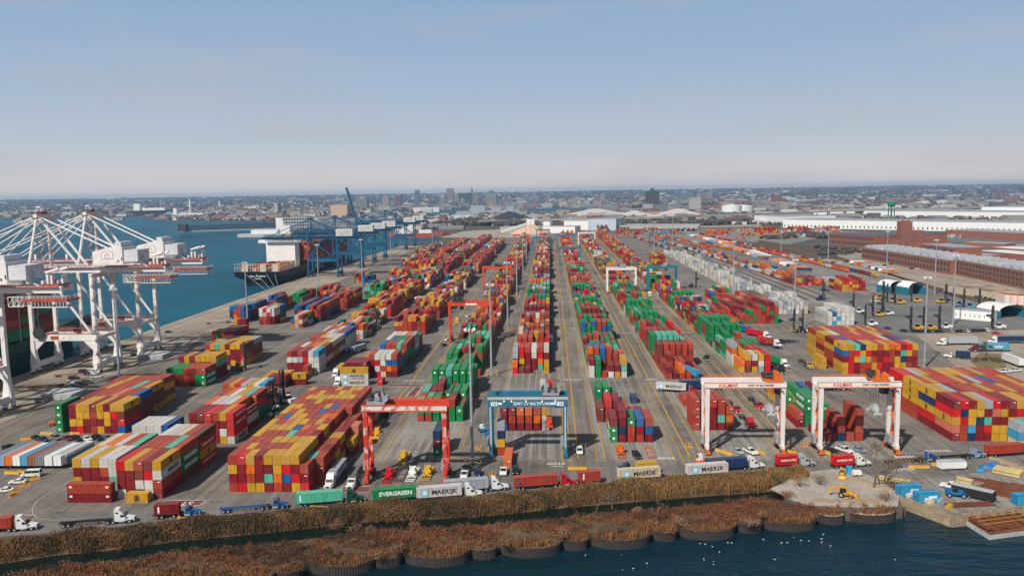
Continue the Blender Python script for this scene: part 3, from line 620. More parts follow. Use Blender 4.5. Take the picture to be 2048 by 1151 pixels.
block(1, 393, 560, 'middle crane row', ['mix', 'mix', 'col'], 2, 4, 11); block(1, 560, 760, 'far row 1', ['gmix', 'green', 'mix'], 2, 4, 12); block(1, 770, 1480, 'far row 1b', ['mix', 'col', 'tan', 'red'], 2, 4, 13)
stack('the green and red block right of the blue crane', 18.9, 266, 5, 1, L40, 'red', h=3, dx=2.87, H=2.68, front=['.M...', 'MMGBT', 'GNTMB', 'GMTTM'], hts=['34333'], side=['MGG'], marks={(0,0,1):'green', (0,0,0):'green'})
stack('the brown block behind the green and red one', 16.0, 290, 6, 1, L40, 'red', h=3, dx=2.87, H=2.68, front=['..M...', 'DRMT..', 'DTMTMT', 'DTMTTM'][1:], hts=['233211'])
stack('the green trio right of the blue crane', 16.6, 310, 3, 1, L40, 'green', h=3, dx=2.87, front=['GG.', 'GGG', 'BBG'], hts=['332'])
loose('', 1262, 806, 'N', L=L20, label='navy short container low behind the brown block')
stack('the white-footed green block past the cross aisle', 16.5, 362, 6, 1, L40, 'gmix', h=3, dx=2.85, H=2.7, front=['MG...Y', 'WG.MME', 'WGTWYW'], hts=['331223'])
block(2, 375, 620, 'green crane row', ['green', 'green', 'gmix', 'gmix'], 2, 4, 21); block(2, 625, 900, 'far row 2', ['green', 'gmix', 'green', 'red'], 2, 4, 22); block(2, 905, 1500, 'far row 2b', ['mix', 'col', 'red', 'tan'], 2, 4, 23)
stack('the maroon block under the first white crane', 48.1, 279.7, 5, 1, L40, 'red', h=4, dx=2.85, H=2.7, front=['TMTT.', 'MMMTT', 'MMMEO', 'MMMMD'], hts=['44443'], side=['TTTT'])
stack('the low brick red pair behind the first white crane', 50.2, 312, 2, 1, L40, 'red', h=1, dx=2.9, front=['TO'])
stack('the maroon and orange block past the aisle', 50.0, 358, 4, 1, L40, 'red', h=2, dx=2.85, front=['M.O.', 'TMTT'], hts=['2121'])
block(3, 371, 620, 'right crane row', ['gmix', 'green', 'mix', 'red'], 1, 4, 31); block(3, 630, 900, 'far row 3', ['gmix', 'green', 'tan'], 2, 4, 32); block(3, 905, 1560, 'far row 3b', ['tan', 'red', 'mix', 'col'], 2, 4, 33)
stack('the brown block under the second white crane', 87.0, 267, 5, 1, L40, 'red', h=1, dx=2.87, H=2.68, front=['....T', '..T.T', '..M.T', 'MMNTT'], hts=['11314'], marks={(0,2,1):'label'})
stack('the green block behind the second white crane', 84.2, 283, 5, 2, L40, 'green', h=4, dx=2.85, hts=['2433.', '34332'], front=['.GGG.', '.GGG.', 'TGGGG', 'MGRMG'], side=['TM', 'GGGR'], marks={(0,1,3):'green', (0,1,2):'green', (0,1,1):'green', (1,0,2):'green', (1,0,1):'green'}) if False else stack('the green block behind the second white crane', 84.2, 283, 5, 2, L40, 'green', h=4, dx=2.85, hts=['24332', '34332'], front=['.G...', '.GGG.', 'TGGGG', 'MGRMG'], side=['TM', 'GGR'], marks={(0,1,3):'green', (0,1,2):'green', (0,1,1):'green', (1,0,2):'green', (1,0,1):'green'})
stack('the orange and yellow row left of the big right stack', 86, 318, 5, 1, L40, 'tan', h=2, dx=2.85, front=['OY.TB', 'YYYMT'], hts=['32112'])
stack('the mixed block past the aisle in the last row', 84.4, 371, 5, 1, L40, 'mix', h=3, dx=2.85, H=2.7, front=['OYWYR', 'OTMWR', 'YDYSR'], hts=['23333'], marks={})
stack('the white and orange pile in the last row', 84.2, 386, 5, 1, L40, 'mix', h=4, dx=2.85, front=['S...R', 'OYYTR', 'WMTTG', 'WMTMG'], hts=['43233'], side=['SOWW'])
block(4, 400, 470, 'green last row', ['green', 'green', 'gmix'], 2, 5, 41); block(4, 476, 560, 'green last row b', ['tan', 'mix', 'gmix'], 2, 4, 42); block(4, 570, 900, 'far row 4', ['gmix', 'red', 'mix', 'green'], 2, 4, 43); block(4, 905, 1560, 'far row 4b', ['col', 'tan', 'red'], 2, 4, 44)
# --- the big stacks on the right
stack('the tall right-hand stack nearest the road', 129.0, 266.8, 15, 4, L40, 'msc', h=5, dx=2.5, dy=13.0, H=2.66,
  front=['MRMYSRMMYYTRYMT', 'RNYYMPYMRYMTYRT', 'YRYNEMMYETMRYYT', 'PTLMRYYEYTMRTYM', 'MTNMMYYMTRYMTYM'],
  tops=['YYSMTTTYTTYTTYY', 'YTYTRTYTSTBTTYT', 'RRSYTTYYYOTYTRT'], side=['MRYPM', 'YNYRM', 'YYYTT', 'RRRTT'], marks={(0,0,2):'msc', (1,0,4):'msc', (1,0,2):'msc', (2,0,4):'msc', (2,0,3):'msc', (2,0,2):'msc'})
stack('the tall stack behind the truck lane on the right', 128.4, 366, 13, 5, L40, 'msc', h=5, dx=2.5, dy=13.0, H=2.66, hts=lambda r, c: 5 if r < 4 else (4 if 2 < c < 10 else 0),
  front=['YYENYYTYOOMRY', 'BTRYRMMMTMEYT', 'MRYEYTMRTYNMM', 'YRMTTYRMMYYTM', 'YRMTMYRMMYRMM'],
  tops=['MTBRRTTTRCN', 'YYWTTTYRTYY', 'TTYTTTTYTYT', 'STYTTBOTTYT'], side=['YBMYY', 'MYTTM', 'YOMYY', 'TYYYY'], marks={(0,0,4):'msc', (0,0,1):'msc', (0,0,0):'msc', (1,0,3):'msc', (2,0,2):'msc', (3,0,2):'msc', (3,0,1):'msc'})
stack('the short grey-topped pile at the right edge', gp(2022,890).x, gp(2022,890).y-4, 4, 1, L20, 'mix', h=3, front=['SEST', 'LLTM', 'CTTM'])
loose('', 1432+0, 700, 'Y', at=(122.5, 377, 0), label='yellow container beside the tall right stack, truck parked behind it') 
loose('', 0, 0, 'Y', at=(122.5, 377, 0), z=2.63, label='yellow container on top of another beside the tall right stack')
stack('pyramid', 113, 508, 10, 5, L40, 'red', h=4, dx=2.6, hts=lambda r, c: max(1, min(5, 1+(c+1)//2+(r > 1)-(c == 9)*2)), front=['TTTTTTGMMG']*1 + ['TTTTGTGTMT', 'TTTGTTMTGT', 'GTTTGTTMMG', 'TGTGTTTMTG'])
stack('pyramid b', 116, 590, 5, 3, L40, 'gmix', h=3, dx=2.6, hts=lambda r, c: 2+(c > 1)+(r > 0))
stack('orange b', 137, 560, 3, 2, L40, 'tan', h=3, dx=2.6)
for j in range(26):     # white reefers
    y = 600+j*19
    stack('reefers %d' % j, 147, y, 7, 1, L40, 'white', dx=2.75, hts=[[str(max(0, rnd.choice([1,2,2,3,3,4])-(1 if j > 18 else 0))) for _ in range(7)]])
stack('reefers c', 150, 548, 7, 3, L40, 'white', h=3, dx=2.7, hts=lambda r, c: 3-(c % 3 == 1)+(r == 2))
stack('white blue', 166, 500, 6, 2, L40, 'white', h=4, dx=2.6, front=['BBWWWW', 'WBWWWW', 'WWLWWW', 'WLWWWW'], hts=lambda r, c: 4-(c < 2))
p = gp(1678, 582)
stack('intermodal', p.x, p.y, 8, 2, L40, 'tan', h=4, dx=2.6, hts=lambda r, c: 3+(c in (2,3,6)))
stack('intermodal b', p.x-22, p.y+42, 9, 3, L40, 'red', h=2, dx=2.7, hts=lambda r, c: 1+((c+r) % 3 > 0))
stack('intermodal c', p.x+6, p.y+38, 8, 2, L40, 'white', h=2, dx=2.7)
for j, (px, py, nc, nr, pl, hh) in enumerate(((1309,532,5,4,'tan',5),(1255,470,10,5,'red',3),(1340,468,8,3,'mix',2),(1420,470,12,4,'orange',3),(1520,466,12,4,'tan',4),(1580,462,14,3,'red',3),(1640,462,14,3,'orange',3),(1290,463,10,3,'col',3),(1470,478,8,2,'orange',1),(1195,462,8,6,'col',5),(1235,470,8,5,'tan',4),(1120,470,9,4,'orange',3),(1560,476,10,2,'orange',1),(1740,455,20,2,'orange',2),(1850,452,20,2,'red',1))):
    p = gp(px, py); stack('yonder %d' % j, p.x, p.y, nc, nr, L40, pl, dx=2.9, hts=lambda r, c, hh=hh, j=j: max(0, hh-((r*3+c*5+j) % 3)))
for j, (px, py, nc, pl) in enumerate(((1575,474,26,'white'),(1640,470,30,'rail'),(1720,468,34,'blue'),(1560,465,34,'rail'),(1820,476,30,'white'),(1900,470,34,'white'),(1420,463,26,'orange'),(1330,462,20,'col'),(1480,472,12,'tan'))):
    p = gp(px, py); stack('row %d' % j, p.x, p.y, nc, 1, L40, pl, dx=3.4, hts=lambda r, c, j=j: (c*7+j*3) % 3)
# trains along the rails: double-stack wells
def train(p0, p1, pal, two=0.35):
    a, c = gp(*p0), gp(*p1); d = (c-a); n = int(d.length/14.2); ang = math.atan2(d.y, d.x)-math.pi/2
    for i in range(n):
        if rnd.random() < 0.06: continue
        q = a+d*(i/n)
        for z in ((1.1, 3.75) if rnd.random() < two else (1.1,)):
            BOXES.append(dict(x=q.x, y=q.y, z=z, L=L40, k=rnd.choice(PAL[pal]), st='train', top=True, fr=True, sd=True, west=True, rz=ang, H=2.6, r=0, c=0, t=0, n=1, mk=None, far=True))
train((1310,478), (1575,562), 'rail', 0.2); train((1345,478), (1640,572), 'orange', 0.3); train((1420,478), (1700,545), 'orange', 0.0); train((1255,470), (1400,520), 'mix', 0.1); train((1400,468), (1760,556), 'col', 0.0); train((1300,470), (1480,503), 'orange', 0.2)
# containers on the decks of the two ships
def deck(x0, x1, y0, y1, z0, hmax, pal, gap=14.6, seed=5):
    rr = random.Random(seed); y = y0
    while y < y1:
        hb = rr.randint(max(1, hmax-2), hmax); x = x0
        while x < x1:
            h = max(1, hb-rr.choice([0, 0, 0, 1]))
            for t in range(h):
                if t == h-1 or x+2.6 >= x1 or y == y0 or True:
                    BOXES.append(dict(x=x, y=y, z=z0+t*2.62, L=L40, k=rr.choice(PAL[pal]), st='deck', top=t == h-1, fr=True, sd=x+2.6 >= x1, west=False, rz=0, H=2.62, r=0, c=0, t=t, n=1, mk=None, far=True))
            x += 2.55
        y += gap
deck(-297, -260, 200, 412, 14.5, 9, 'sea', seed=3)
deck(-298, -259, 872, 1045, 11.3, 10, 'red', seed=8)
deck(-296, -274, 776, 790, 11.3, 3, 'rail', seed=9)
deck(-294, -262, 792, 830, 11.3, 2, 'red', seed=10)
# ------------------------------------------------------------------ choose the largest as things of their own
campos = np.array([0, 0, HC])
def seen_area(b):
    c = np.array([b['x']+1.2, b['y'], b['z']+1.3]); d = c-campos; D = np.linalg.norm(d); v = -d/D
    s = 0
    ln, wd = (b['L'], CW)
    if b.get('cross'): ln, wd = CW, b['L']
    if b['top']: s += ln*wd*abs(v[2])
    if b['fr']: s += wd*b['H']*abs(v[1])
    if b['sd']: s += ln*b['H']*abs(v[0])
    pr = proj_px(c)
    if not (-10 < pr[0] < PW+10 and -10 < pr[1] < PH+10): return 0
    return s/D**2
def proj_px(c):
    d = np.array(c)-campos; z = d @ FWD
    return PW/2+FPX*(d @ RT)/z, PH/2-FPX*(d @ UPV)/z
for b in BOXES: b['a'] = 0 if b.get('far') else seen_area(b)
order = sorted(BOXES, key=lambda b: (0 if b['st'] is None else 1, -b['a']))
NEAR = [b for b in order if b['a'] > 0][:262]; ids = {id(b) for b in NEAR}
def container_mesh(L):
    """corner posts, rails and really corrugated walls"""
    m = MB(); w, h = CW, 2.59; P = 0.36; dp = 0.05
    def wall(p, d, n, ln):
        k = int(ln/P); g = ln/k; pts = []
        for i in range(k):
            for u, o in ((0, 0), (.28, 0), (.5, 1), (.78, 1)): pts.append((i*g+u*g, -0.03-o*dp))
        pts.append((ln, -0.03)); vs = []
        for s_, o in pts:
            for z in (0.12, h-0.12): vs.append((p[0]+d[0]*s_+n[0]*o, p[1]+d[1]*s_+n[1]*o, z))
        m.add(vs, [(2*i, 2*i+2, 2*i+3, 2*i+1) for i in range(len(pts)-1)])
    wall((.15, 0), (1, 0), (0, -1), w-.3); wall((w-.15, L), (-1, 0), (0, 1), w-.3)
    wall((w, .15), (0, 1), (1, 0), L-.3); wall((0, L-.15), (0, -1), (-1, 0), L-.3)
    m.box(.02, .02, h-.06, w-.02, L-.02, h-.02); m.box(.05, .05, .05, w-.05, L-.05, .14)
    for x in (0, w-0.16):
        for y in (0, L-0.16): m.box(x, y, 0, x+0.16, y+0.16, h)
    for z in (0, h-0.13):
        for x in (0.004, w-0.124): m.box(x, 0.16, z+0.004, x+0.12, L-0.16, z+0.126)
        for y in (0.004, L-0.124): m.box(0.16, y, z+0.004, w-0.16, y+0.12, z+0.126)
    o = m.build('shipping_container', M_CONT, recalc=False); me = o.data; bpy.data.objects.remove(o); return me
CM = {L20: container_mesh(L20), L40: container_mesh(L40)}
def door_mesh():
    m = MB()
    for x0, x1 in ((0.17, 1.2), (1.24, 2.27)):
        m.box(x0, -0.012, 0.14, x1, 0.03, 2.45, 0)
        for x in (x0+0.25, x1-0.25): m.box(x-0.025, -0.05, 0.1, x+0.025, -0.0125, 2.5, 1); m.box(x-0.12, -0.065, 1.0, x+0.12, -0.0505, 1.07, 1)
    o = m.build('door', [M_DOOR, mat('door_bar_grey', (0.25, 0.2, 0.18), 0.6)]); me = o.data; bpy.data.objects.remove(o); return me
DM = door_mesh()
def disc_mesh(r, n=14, mm=None):
    m = MB(); m.add([(r*math.cos(2*math.pi*i/n), -0.001, r*math.sin(2*math.pi*i/n)) for i in range(n)], [tuple(range(n))])
    o = m.build('emblem', mm or M_LETW); me = o.data; bpy.data.objects.remove(o); return me
EMB = disc_mesh(0.42)
m = MB(); m.box(-0.42, -0.002, -0.11, 0.42, 0.001, 0.11); o = m.build('x', M_LETW); LABM = o.data; bpy.data.objects.remove(o)
m = MB(); m.box(-0.13, -0.002, -0.13, 0.13, 0.001, 0.13); o = m.build('x', mat('placard_orange', (0.75, 0.25, 0.02), 0.6)); PLA = o.data; bpy.data.objects.remove(o)
m = MB()     # seven-pointed star in a pale square
m.box(-0.95, -0.002, -0.95, 0.95, 0.0, 0.95, 0)
pts = [((0.85 if i % 2 == 0 else 0.36)*math.sin(math.pi*i/7), -0.006, (0.85 if i % 2 == 0 else 0.36)*math.cos(math.pi*i/7)) for i in range(14)]
m.add(pts, [tuple(range(14))], 1); o = m.build('x', [M_LBLUE, M_LETW]); STAR = o.data; bpy.data.objects.remove(o)
def put_marks(o, b):
    """lettering and emblems on the long side that is turned to the camera, and on the near end"""
    L, mk, k = b['L'], b.get('mk'), b['k']
    if b.get('cross'): face = lambda y: ((-0.03, y, 1.3), -math.pi/2)     # turned container: its west side looks south
    elif b['west']: face = lambda y: ((-0.03, y, 1.3), -math.pi/2)
    else: face = lambda y: ((CW+0.03, y, 1.3), math.pi/2)
    inv = -1 if (b.get('cross') or b['west']) else 1
    def add(nm, me, y, dz=0, dx=0):
        p, rz = face(y); c = link(nm, me, o, (p[0], p[1], p[2]+dz), rz)
        return c
    mid = L/2
    if mk in ('maersk', 'sealand'):
        if mk == 'maersk': add('lettering', text_mesh('MAERSK', M_LETB, 1.75, 0.02, 1.05), mid+inv*1.3)
        else: add('lettering', text_mesh('MAERSK', M_LETB, 1.35, 0.02, 1.25), mid+inv*1.3, 0.42); add('lettering', text_mesh('SEALAND', M_LETB, 0.8, 0.01, 1.6), mid+inv*1.3, -0.65)
        add('emblem', STAR, mid-inv*3.9)
    elif mk == 'green': add('lettering', text_mesh('EVERGREEN', M_LETW, 1.5, 0.05, 1.1), mid)
    elif mk == 'red': add('lettering', text_mesh('HAMBURG S\u00dcD', M_LETW, 1.15, 0.02, 1.15), mid)
    elif mk == 'script': add('lettering', text_mesh('CMA CGM', M_LETW, 1.5, 0.01, 1.0), mid)
    elif mk == 'msc':
        add('lettering', text_mesh('m', M_LETB, 1.9, 0.05, 1.0), mid, 0.42); add('lettering', text_mesh('sc', M_LETB, 1.5, 0.05, 1.0), mid, -0.38)
    elif mk in ('tex', 'tex2'):
        add('marking', LABM, 1.0, 0.6); add('marking', LABM, 1.0, 0.3)
        add('marking', LABM, L-1.0, 0.6); add('marking', LABM, L-1.0, 0.3)
    elif mk == 'label': add('marking', LABM, L*0.35, 0.1); add('marking', LABM, L*0.35, -0.15)
    if b.get('cross'): return
    hsh = (int(abs(b['x'])*7)+int(b['y'])*3+b['t']*5) % 10
    if b['fr']:
        if hsh < 6:
            d = link('door', DM, o, (0, 0, 0)); d.color = o.color; d['painted'] = 1
        if k == 'G': link('emblem', EMB, o, (CW/2, -0.07, 1.35))
        elif k in 'MTRDO' and hsh in (1, 3, 4, 7, 8): link('marking', LABM, o, (CW*0.68, -0.07, 2.05))
        elif k in 'MTR' and hsh in (2, 6): link('marking', PLA, o, (CW*0.8, -0.07, 0.55))
SHORT = {}
SHORT = {'the orange-cornered row past the aisle': 'orange-cornered row past the aisle', 'the front of the middle row': 'front of the middle row', 'the low brick red pile on the quay side': 'low red pile on quay side', 'the tall maroon and yellow pile near the pole': 'tall pile near quay mast', 'the long yellow-and-red stack beside the red crane': 'long stack beside red crane', 'the four-high stack with the grey-lettered side': 'stack behind short yellow container', 'the stack behind the crosswise brick red pair': 'stack behind crosswise brick-red pair', 'the yellow stack with a green column on its left': 'yellow stack right of green column', 'the green column left of the yellow stack': 'green column beside the yellow stack', 'the rusty white cluster left of the road': 'low rusty white cluster', 'the red stack behind the rusty white cluster': 'red stack behind white cluster', 'the yellow and blue topped row by the lift truck': 'yellow-and-blue row by lift truck', 'the low maroon row before the white-ended stack': 'low row before white-ended stack', 'the yellow pair beside the low maroon row': 'yellow pair beside low maroon row', 'the white-ended stack with blue on top': 'white-ended stack topped with blue', 'the red, white and blue stack right of the crosswise trio': 'stack right of crosswise trio', 'the maroon stack left of the red, white and blue one': 'maroon stack behind crosswise trio', 'the block under the blue gantry crane': 'block under blue gantry crane', 'the block just behind the blue gantry crane': 'second block behind blue gantry', 'the white and red pair beyond the blue gantry crane': 'white-and-red pair beyond blue gantry', 'the lone column under the blue crane leg': 'lone pillar under blue crane leg', 'the lone column beside the right leg of the red crane': 'lone pillar at red crane leg', 'the green and red block right of the blue crane': 'block right of blue crane', 'the brown block behind the green and red one': 'brown block beyond green-and-red block', 'the green trio right of the blue crane': 'green trio right of blue crane', 'the white-footed green block past the cross aisle': 'white-footed block past the aisle', 'the maroon block under the first white crane': 'block under left white gantry', 'the low brick red pair behind the first white crane': 'low pair behind left white gantry', 'the maroon and orange block past the aisle': 'orange-and-maroon block past aisle', 'the brown block under the second white crane': 'brown block under right white gantry', 'the green block behind the second white crane': 'green block behind right white gantry', 'the orange and yellow row left of the big right stack': 'orange-yellow row behind right gantry', 'the mixed block past the aisle in the last row': 'mixed block in last row', 'the white and orange pile in the last row': 'white-and-orange pile in last row', 'the tall right-hand stack nearest the road': 'nearest tall stack on right', 'the tall stack behind the truck lane on the right': 'farther tall stack on right', 'the short grey-topped pile at the right edge': 'grey-topped pile at right edge', 'the yellow stack beside the quay road': 'yellow stack beside quay road', 'the big yellow stack nearer the ship': 'big yellow stack nearer ship', 'the green-topped row on the quay road': 'green-topped row on quay road', 'the blue and orange row on the quay road': 'low blue-orange row on quay'}
TIER = ['bottom', 'second', 'third', 'fourth', 'fifth']
short = {}
cnt = {}
for b in NEAR:
    cname, col = CC[b['k']]
    j = 1+0.16*(rnd.random()-0.5); col = tuple(v*j for v in col)
    if b['st'] is None: lab = b['lab']
    else:
        st = SHORT.get(b['st'], 'block '+(lambda w: w[-1]+' of the '+' '.join(w[:-1]).replace(' near the red gantry b','').replace(' near the red gantry','').replace('crane row','row'))(b['st'].split()) if b['st'][-1].isdigit() else b['st']); tn = TIER[b['t']]; b['st_s'] = st
        if b['n'] == 1: lab = '%s container, %s tier, %s' % (cname, tn, st)
        else: lab = '%s container %s from left, %s tier, row %s, %s' % (cname, ordinal(b['c']), tn, ['one','two','three','four','five','six','seven','eight','nine','ten','eleven','twelve','thirteen'][b['r']], st)
        if len(lab.replace('-', '-').split()) > 16: lab = lab.replace(' container', '')
    cross = b.get('cross')
    o = link('shipping_container', CM[b['L']], None, (b['x'], b['y'] + (CW if cross else 0), b['z']), -math.pi/2 if cross else b['rz'], col)
    if cross:   # lies along x: its local west side looks south
        o.rotation_euler = (0, 0, math.pi/2); o.location = (b['x']+b['L'], b['y'], b['z'])
        # local +y -> -x ; local -x side -> -y (south)
    tag(o, lab, 'shipping container', 'containers stacked in the yard'); o['painted'] = 1
    if b['H'] > 2.62: o.scale = (1, 1, b['H']/2.62)
    put_marks(o, b)
# the rest, past the three hundred that show largest
rest = [b for b in BOXES if id(b) not in ids]
n = len(rest); V = np.zeros((n, 8, 3)); CL = np.zeros((n, 8, 3))
for i, b in enumerate(rest):
    l = np.array([CW-.1, b['L']-.1, b['H']-0.1]) if not b.get('cross') else np.array([b['L']-.1, CW-.1, b['H']-0.1])
    v = BOXV*l+np.array([.05, .05, 0])
    if b['rz']:
        c_, s_ = math.cos(b['rz']), math.sin(b['rz']); v = np.stack([v[:,0]*c_-v[:,1]*s_, v[:,0]*s_+v[:,1]*c_, v[:,2]], 1)
    V[i] = v+np.array([b['x'], b['y'], b['z']]); CL[i] = np.array(CC[b['k']][1])*(1+0.25*(rnd.random()-0.5))
F = (BOXF[None]+(np.arange(n)*8)[:, None, None]).reshape(-1, 4)
mesh_np('shipping_containers', V.reshape(-1, 3), F, M_CONTS, CL.reshape(-1, 3), kind='stuff')
print('containers near', len(NEAR), 'rest', n)
# ================================================================== CRANES, MASTS, SHIPS
M_CRW = mat('crane_white', (0.68, 0.66, 0.64), 0.55, var=0.12, scale=0.25)
M_CRR = mat('crane_walkway_red', (0.36, 0.07, 0.045), 0.7, var=0.3)
M_CRB = mat('crane_blue', (0.006, 0.085, 0.17), 0.5, var=0.25, scale=0.3)
M_RUSTY = mat('rusty_red_white', (0.48, 0.045, 0.015), 0.6, scale=0.55, col2=(0.52, 0.07, 0.025))
def patchy(name, a, b, lo, hi, scale):
    m = mat(name, a, 0.6, scale=scale, col2=b, detail=8); r = [n for n in m.node_tree.nodes if n.type == 'VALTORGB'][0]
    r.color_ramp.elements[0].position = lo; r.color_ramp.elements[1].position = hi; return m
M_REDP = patchy('faded_red_paint', (0.50, 0.035, 0.012), (0.60, 0.42, 0.36), 0.52, 0.64, 0.45)
M_REDG = patchy('bright_orange_red', (0.55, 0.045, 0.012), (0.50, 0.09, 0.05), 0.5, 0.7, 0.4)
M_WORG = patchy('white_and_orange_paint', (0.64, 0.61, 0.58), (0.58, 0.13, 0.03), 0.60, 0.68, 0.5)
M_TEAL = patchy('gantry_blue', (0.01, 0.13, 0.21), (0.02, 0.18, 0.27), 0.4, 0.7, 0.4)
M_ORNG = mat('machine_orange', (0.58, 0.13, 0.02), 0.6)
M_LGRY = mat('light_grey_paint', (0.40, 0.42, 0.42), 0.6)
def walkway(mb, p, q, w, mi_floor, mi_rail, rail=True, h=1.1, step=3.0):
    """grated catwalk with handrails from p to q"""
    p, q = Vector(p), Vector(q); mb.beam(p, q, w, 0.15, mi_floor)
    if not rail: return
    d = q-p; n = int(d.length/step)+1; s = Vector((-d.y, d.x, 0)).normalized()*(w/2)
    for k in (-1, 1):
        a, b = p+s*k, q+s*k; z = Vector((0,0,h))
        mb.beam(a+z, b+z, 0.07, 0.07, mi_rail); mb.beam(a+z*0.5, b+z*0.5, 0.05, 0.05, mi_rail)
        for i in range(n+1): c = a+(b-a)*(i/n); mb.beam(c, c+z, 0.07, 0.07, mi_rail)
def truss(mb, p, q, h, w, n, t=0.25, mi=0):
    """four-chord lattice between p and q (along x)"""
    p, q = Vector(p), Vector(q)
    c = [Vector((0, sy*w/2, sz*h/2)) for sy in (-1, 1) for sz in (-1, 1)]
    for o in c: mb.beam(p+o, q+o, t, t, mi)
    for i in range(n):
        a, b = p+(q-p)*(i/n), p+(q-p)*((i+1)/n)
        for k in (0, 2): mb.beam(a+c[k], b+c[k+1], t*0.7, t*0.7, mi)
        mb.beam(a+c[0], a+c[1], t*0.7, t*0.7, mi); mb.beam(a+c[2], a+c[3], t*0.7, t*0.7, mi); mb.beam(a+c[1], a+c[3], t*0.6, t*0.6, mi)
def stair_tower(mb, x, y, z0, z1, mi=0, mir=1):
    z = z0; s = 1; k = 0
    while z < z1-0.5:
        zz = min(z+3.2, z1); mb.beam((x-1.1*s, y, z), (x+1.1*s, y, zz), 0.7, 0.12, mi); mb.beam((x-1.1*s, y-0.4, z+1), (x+1.1*s, y-0.4, zz+1), 0.06, 0.06, mir); mb.beam((x-1.1*s, y+0.4, z+1), (x+1.1*s, y+0.4, zz+1), 0.06, 0.06, mir)
        mb.box(x-1.5 if s < 0 else x+0.7, y-0.6, zz-0.08, x-0.7 if s < 0 else x+1.5, y+0.6, zz, mir); z = zz; s = -s
def quay_crane(label, y, group, zg=47.4, apex=76, half=9.5, m1=None, m2=None, boom_up=False, hl=(-0.5, 14), hz_=(51.2, 59.5), back=33, reach=62, house=None, blue=False):
    """ship-to-shore crane; local x: 0 land rail, -30.5 water rail"""
    m1 = m1 or M_CRW; m2 = m2 or M_CRR; house = house or M_CRW
    t = thing('quay_crane', label, 'quay crane', (-215.5, y, 0.03), 0, group)
    lw = 1.0 if blue else 1.5
    for x in (0, -30.5):
        for s in (-1, 1):
            m = MB(); m.taper((x-lw*0.75, s*half-lw*0.9, x+lw*0.75, s*half+lw*0.9), (x-lw*0.55, s*half-lw*0.55, x+lw*0.55, s*half+lw*0.55), 5.0, 18); m.box(x-lw*0.55, s*half-lw*0.55, 18, x+lw*0.55, s*half+lw*0.55, zg)
            if not blue: m.taper((x-1.9, s*half-lw*0.8, x+1.9, s*half+lw*0.8), (x-lw*0.6, s*half-lw*0.6, x+lw*0.6, s*half+lw*0.6), 4.5, 12)
            m.build('leg', m1, t)
        m = MB(); m.box(x-0.9, -half-2.2, 2.7, x+0.9, half+2.2, 5.2); m.build('sill_beam', m1, t)
        for s in (-1, 1):
            m = MB()
            for k in (-1, 1):
                c = s*(half-0.2)+k*1.55*1.6; m.box(x-0.5, c-1.3, 1.2, x+0.5, c+1.3, 2.2, 0)
                for j in (-0.75, 0.75): m.tube((x-0.22, c+j, 0.45), (x+0.22, c+j, 0.45), 0.45, n=10, mi=1); m.box(x-0.6, c+j-0.35, 0.5, x-0.3, c+j+0.35, 1.3, 0)
            m.box(x-0.55, s*(half-0.2)-2.5, 2.2, x+0.55, s*(half-0.2)+2.5, 2.69, 0); m.build('bogie', [m1, M_DARK], t)
    for s in (-1, 1):
        m = MB(); m.box(-30.5+lw*0.6, s*half-0.7, 15.6, -lw*0.6, s*half+0.7, 18.4)
        if not blue:
            for xx, d in ((-lw*0.6, -1), (-30.5+lw*0.6, 1)): m.prism([(xx, 15.6), (xx+d*5, 15.6), (xx, 10.5)], s*half-0.5, s*half+0.5)
        pb = m.build('portal_beam', m1, t)
        if not blue:
            q = MB(); q.box(-21.5, s*half-0.76, 16.2, -17.6, s*half-0.715, 18.0, 1); q.box(-17.2, s*half-0.76, 16.2, -13, s*half-0.715, 18.0, 0); q.beam((-16.2, s*half-0.78, 16.8), (-14.4, s*half-0.78, 17.5), 0.02, 0.3, 1)
            q.build('sign', [M_LETW, M_CRR], pb)
        walk = MB(); walkway(walk, (-30, s*(half-1.4), 18.5), (-1, s*(half-1.4), 18.5), 1.0, 0, 0); walk.build('walkway', m2 if not blue else m1, t)
        m = MB(); m.tube((-21.5 if not blue else -29.5, s*half, zg-0.3), (-2.0, s*half, 19.2), 0.62 if not blue else 0.5, n=10); m.build('diagonal_brace', m1, t)
    for x in (0, -30.5):
        m = MB(); m.box(x-0.8, -half, zg-2.2, x+0.8, half, zg-0.05); m.build('cross_beam', m1, t); m = MB(); m.box(x-0.6, -half+0.7, 15.8, x+0.6, half-0.7, 17.4); m.build('cross_beam', m1, t)
    for s in (-1, 1):   # twin girders
        m = MB(); m.box(-34, s*3.2-0.7, zg, back, s*3.2+0.7, zg+2.6); g = m.build('girder', m1, t)
        w = MB(); walkway(w, (-33, s*4.6, zg+2.4), (back-1, s*4.6, zg+2.4), 1.1, 0, 0); w.build('catwalk', m2, g)
    m = MB()
    for x in np.arange(-32, back, 8): m.box(x-0.3, -2.6, zg+0.4, x+0.3, 2.6, zg+1.6)
    m.build('girder_tie', m1, t)
    # boom
    bt = Vector((-34-reach, 0, zg+1.3)) if not boom_up else Vector((-48, 0, 92))
    for s in (-1, 1):
        m = MB(); m.beam((-33.4, s*3.0, zg+1.3), bt+Vector((0, s*3.0, 0)), 1.3, 2.0); m.build('boom', m1, t)
    if not boom_up:
        m = MB(); walkway(m, (-34, 4.5, zg+2.4), (-34-reach, 4.5, zg+2.4), 1.0, 0, 0, step=4); walkway(m, (-34, -4.5, zg+2.4), (-34-reach, -4.5, zg+2.4), 1.0, 0, 0, step=4); m.build('boom_catwalk', m2, t)
        for x in (-40, -48, -57):
            m = MB(); m.box(x-0.5, -3.6, zg+2.3, x+0.5, -2.6, zg+6); m.build('boom_post', m1, t)
    # apex frame
    ax = -27.3 if not blue else -29.5
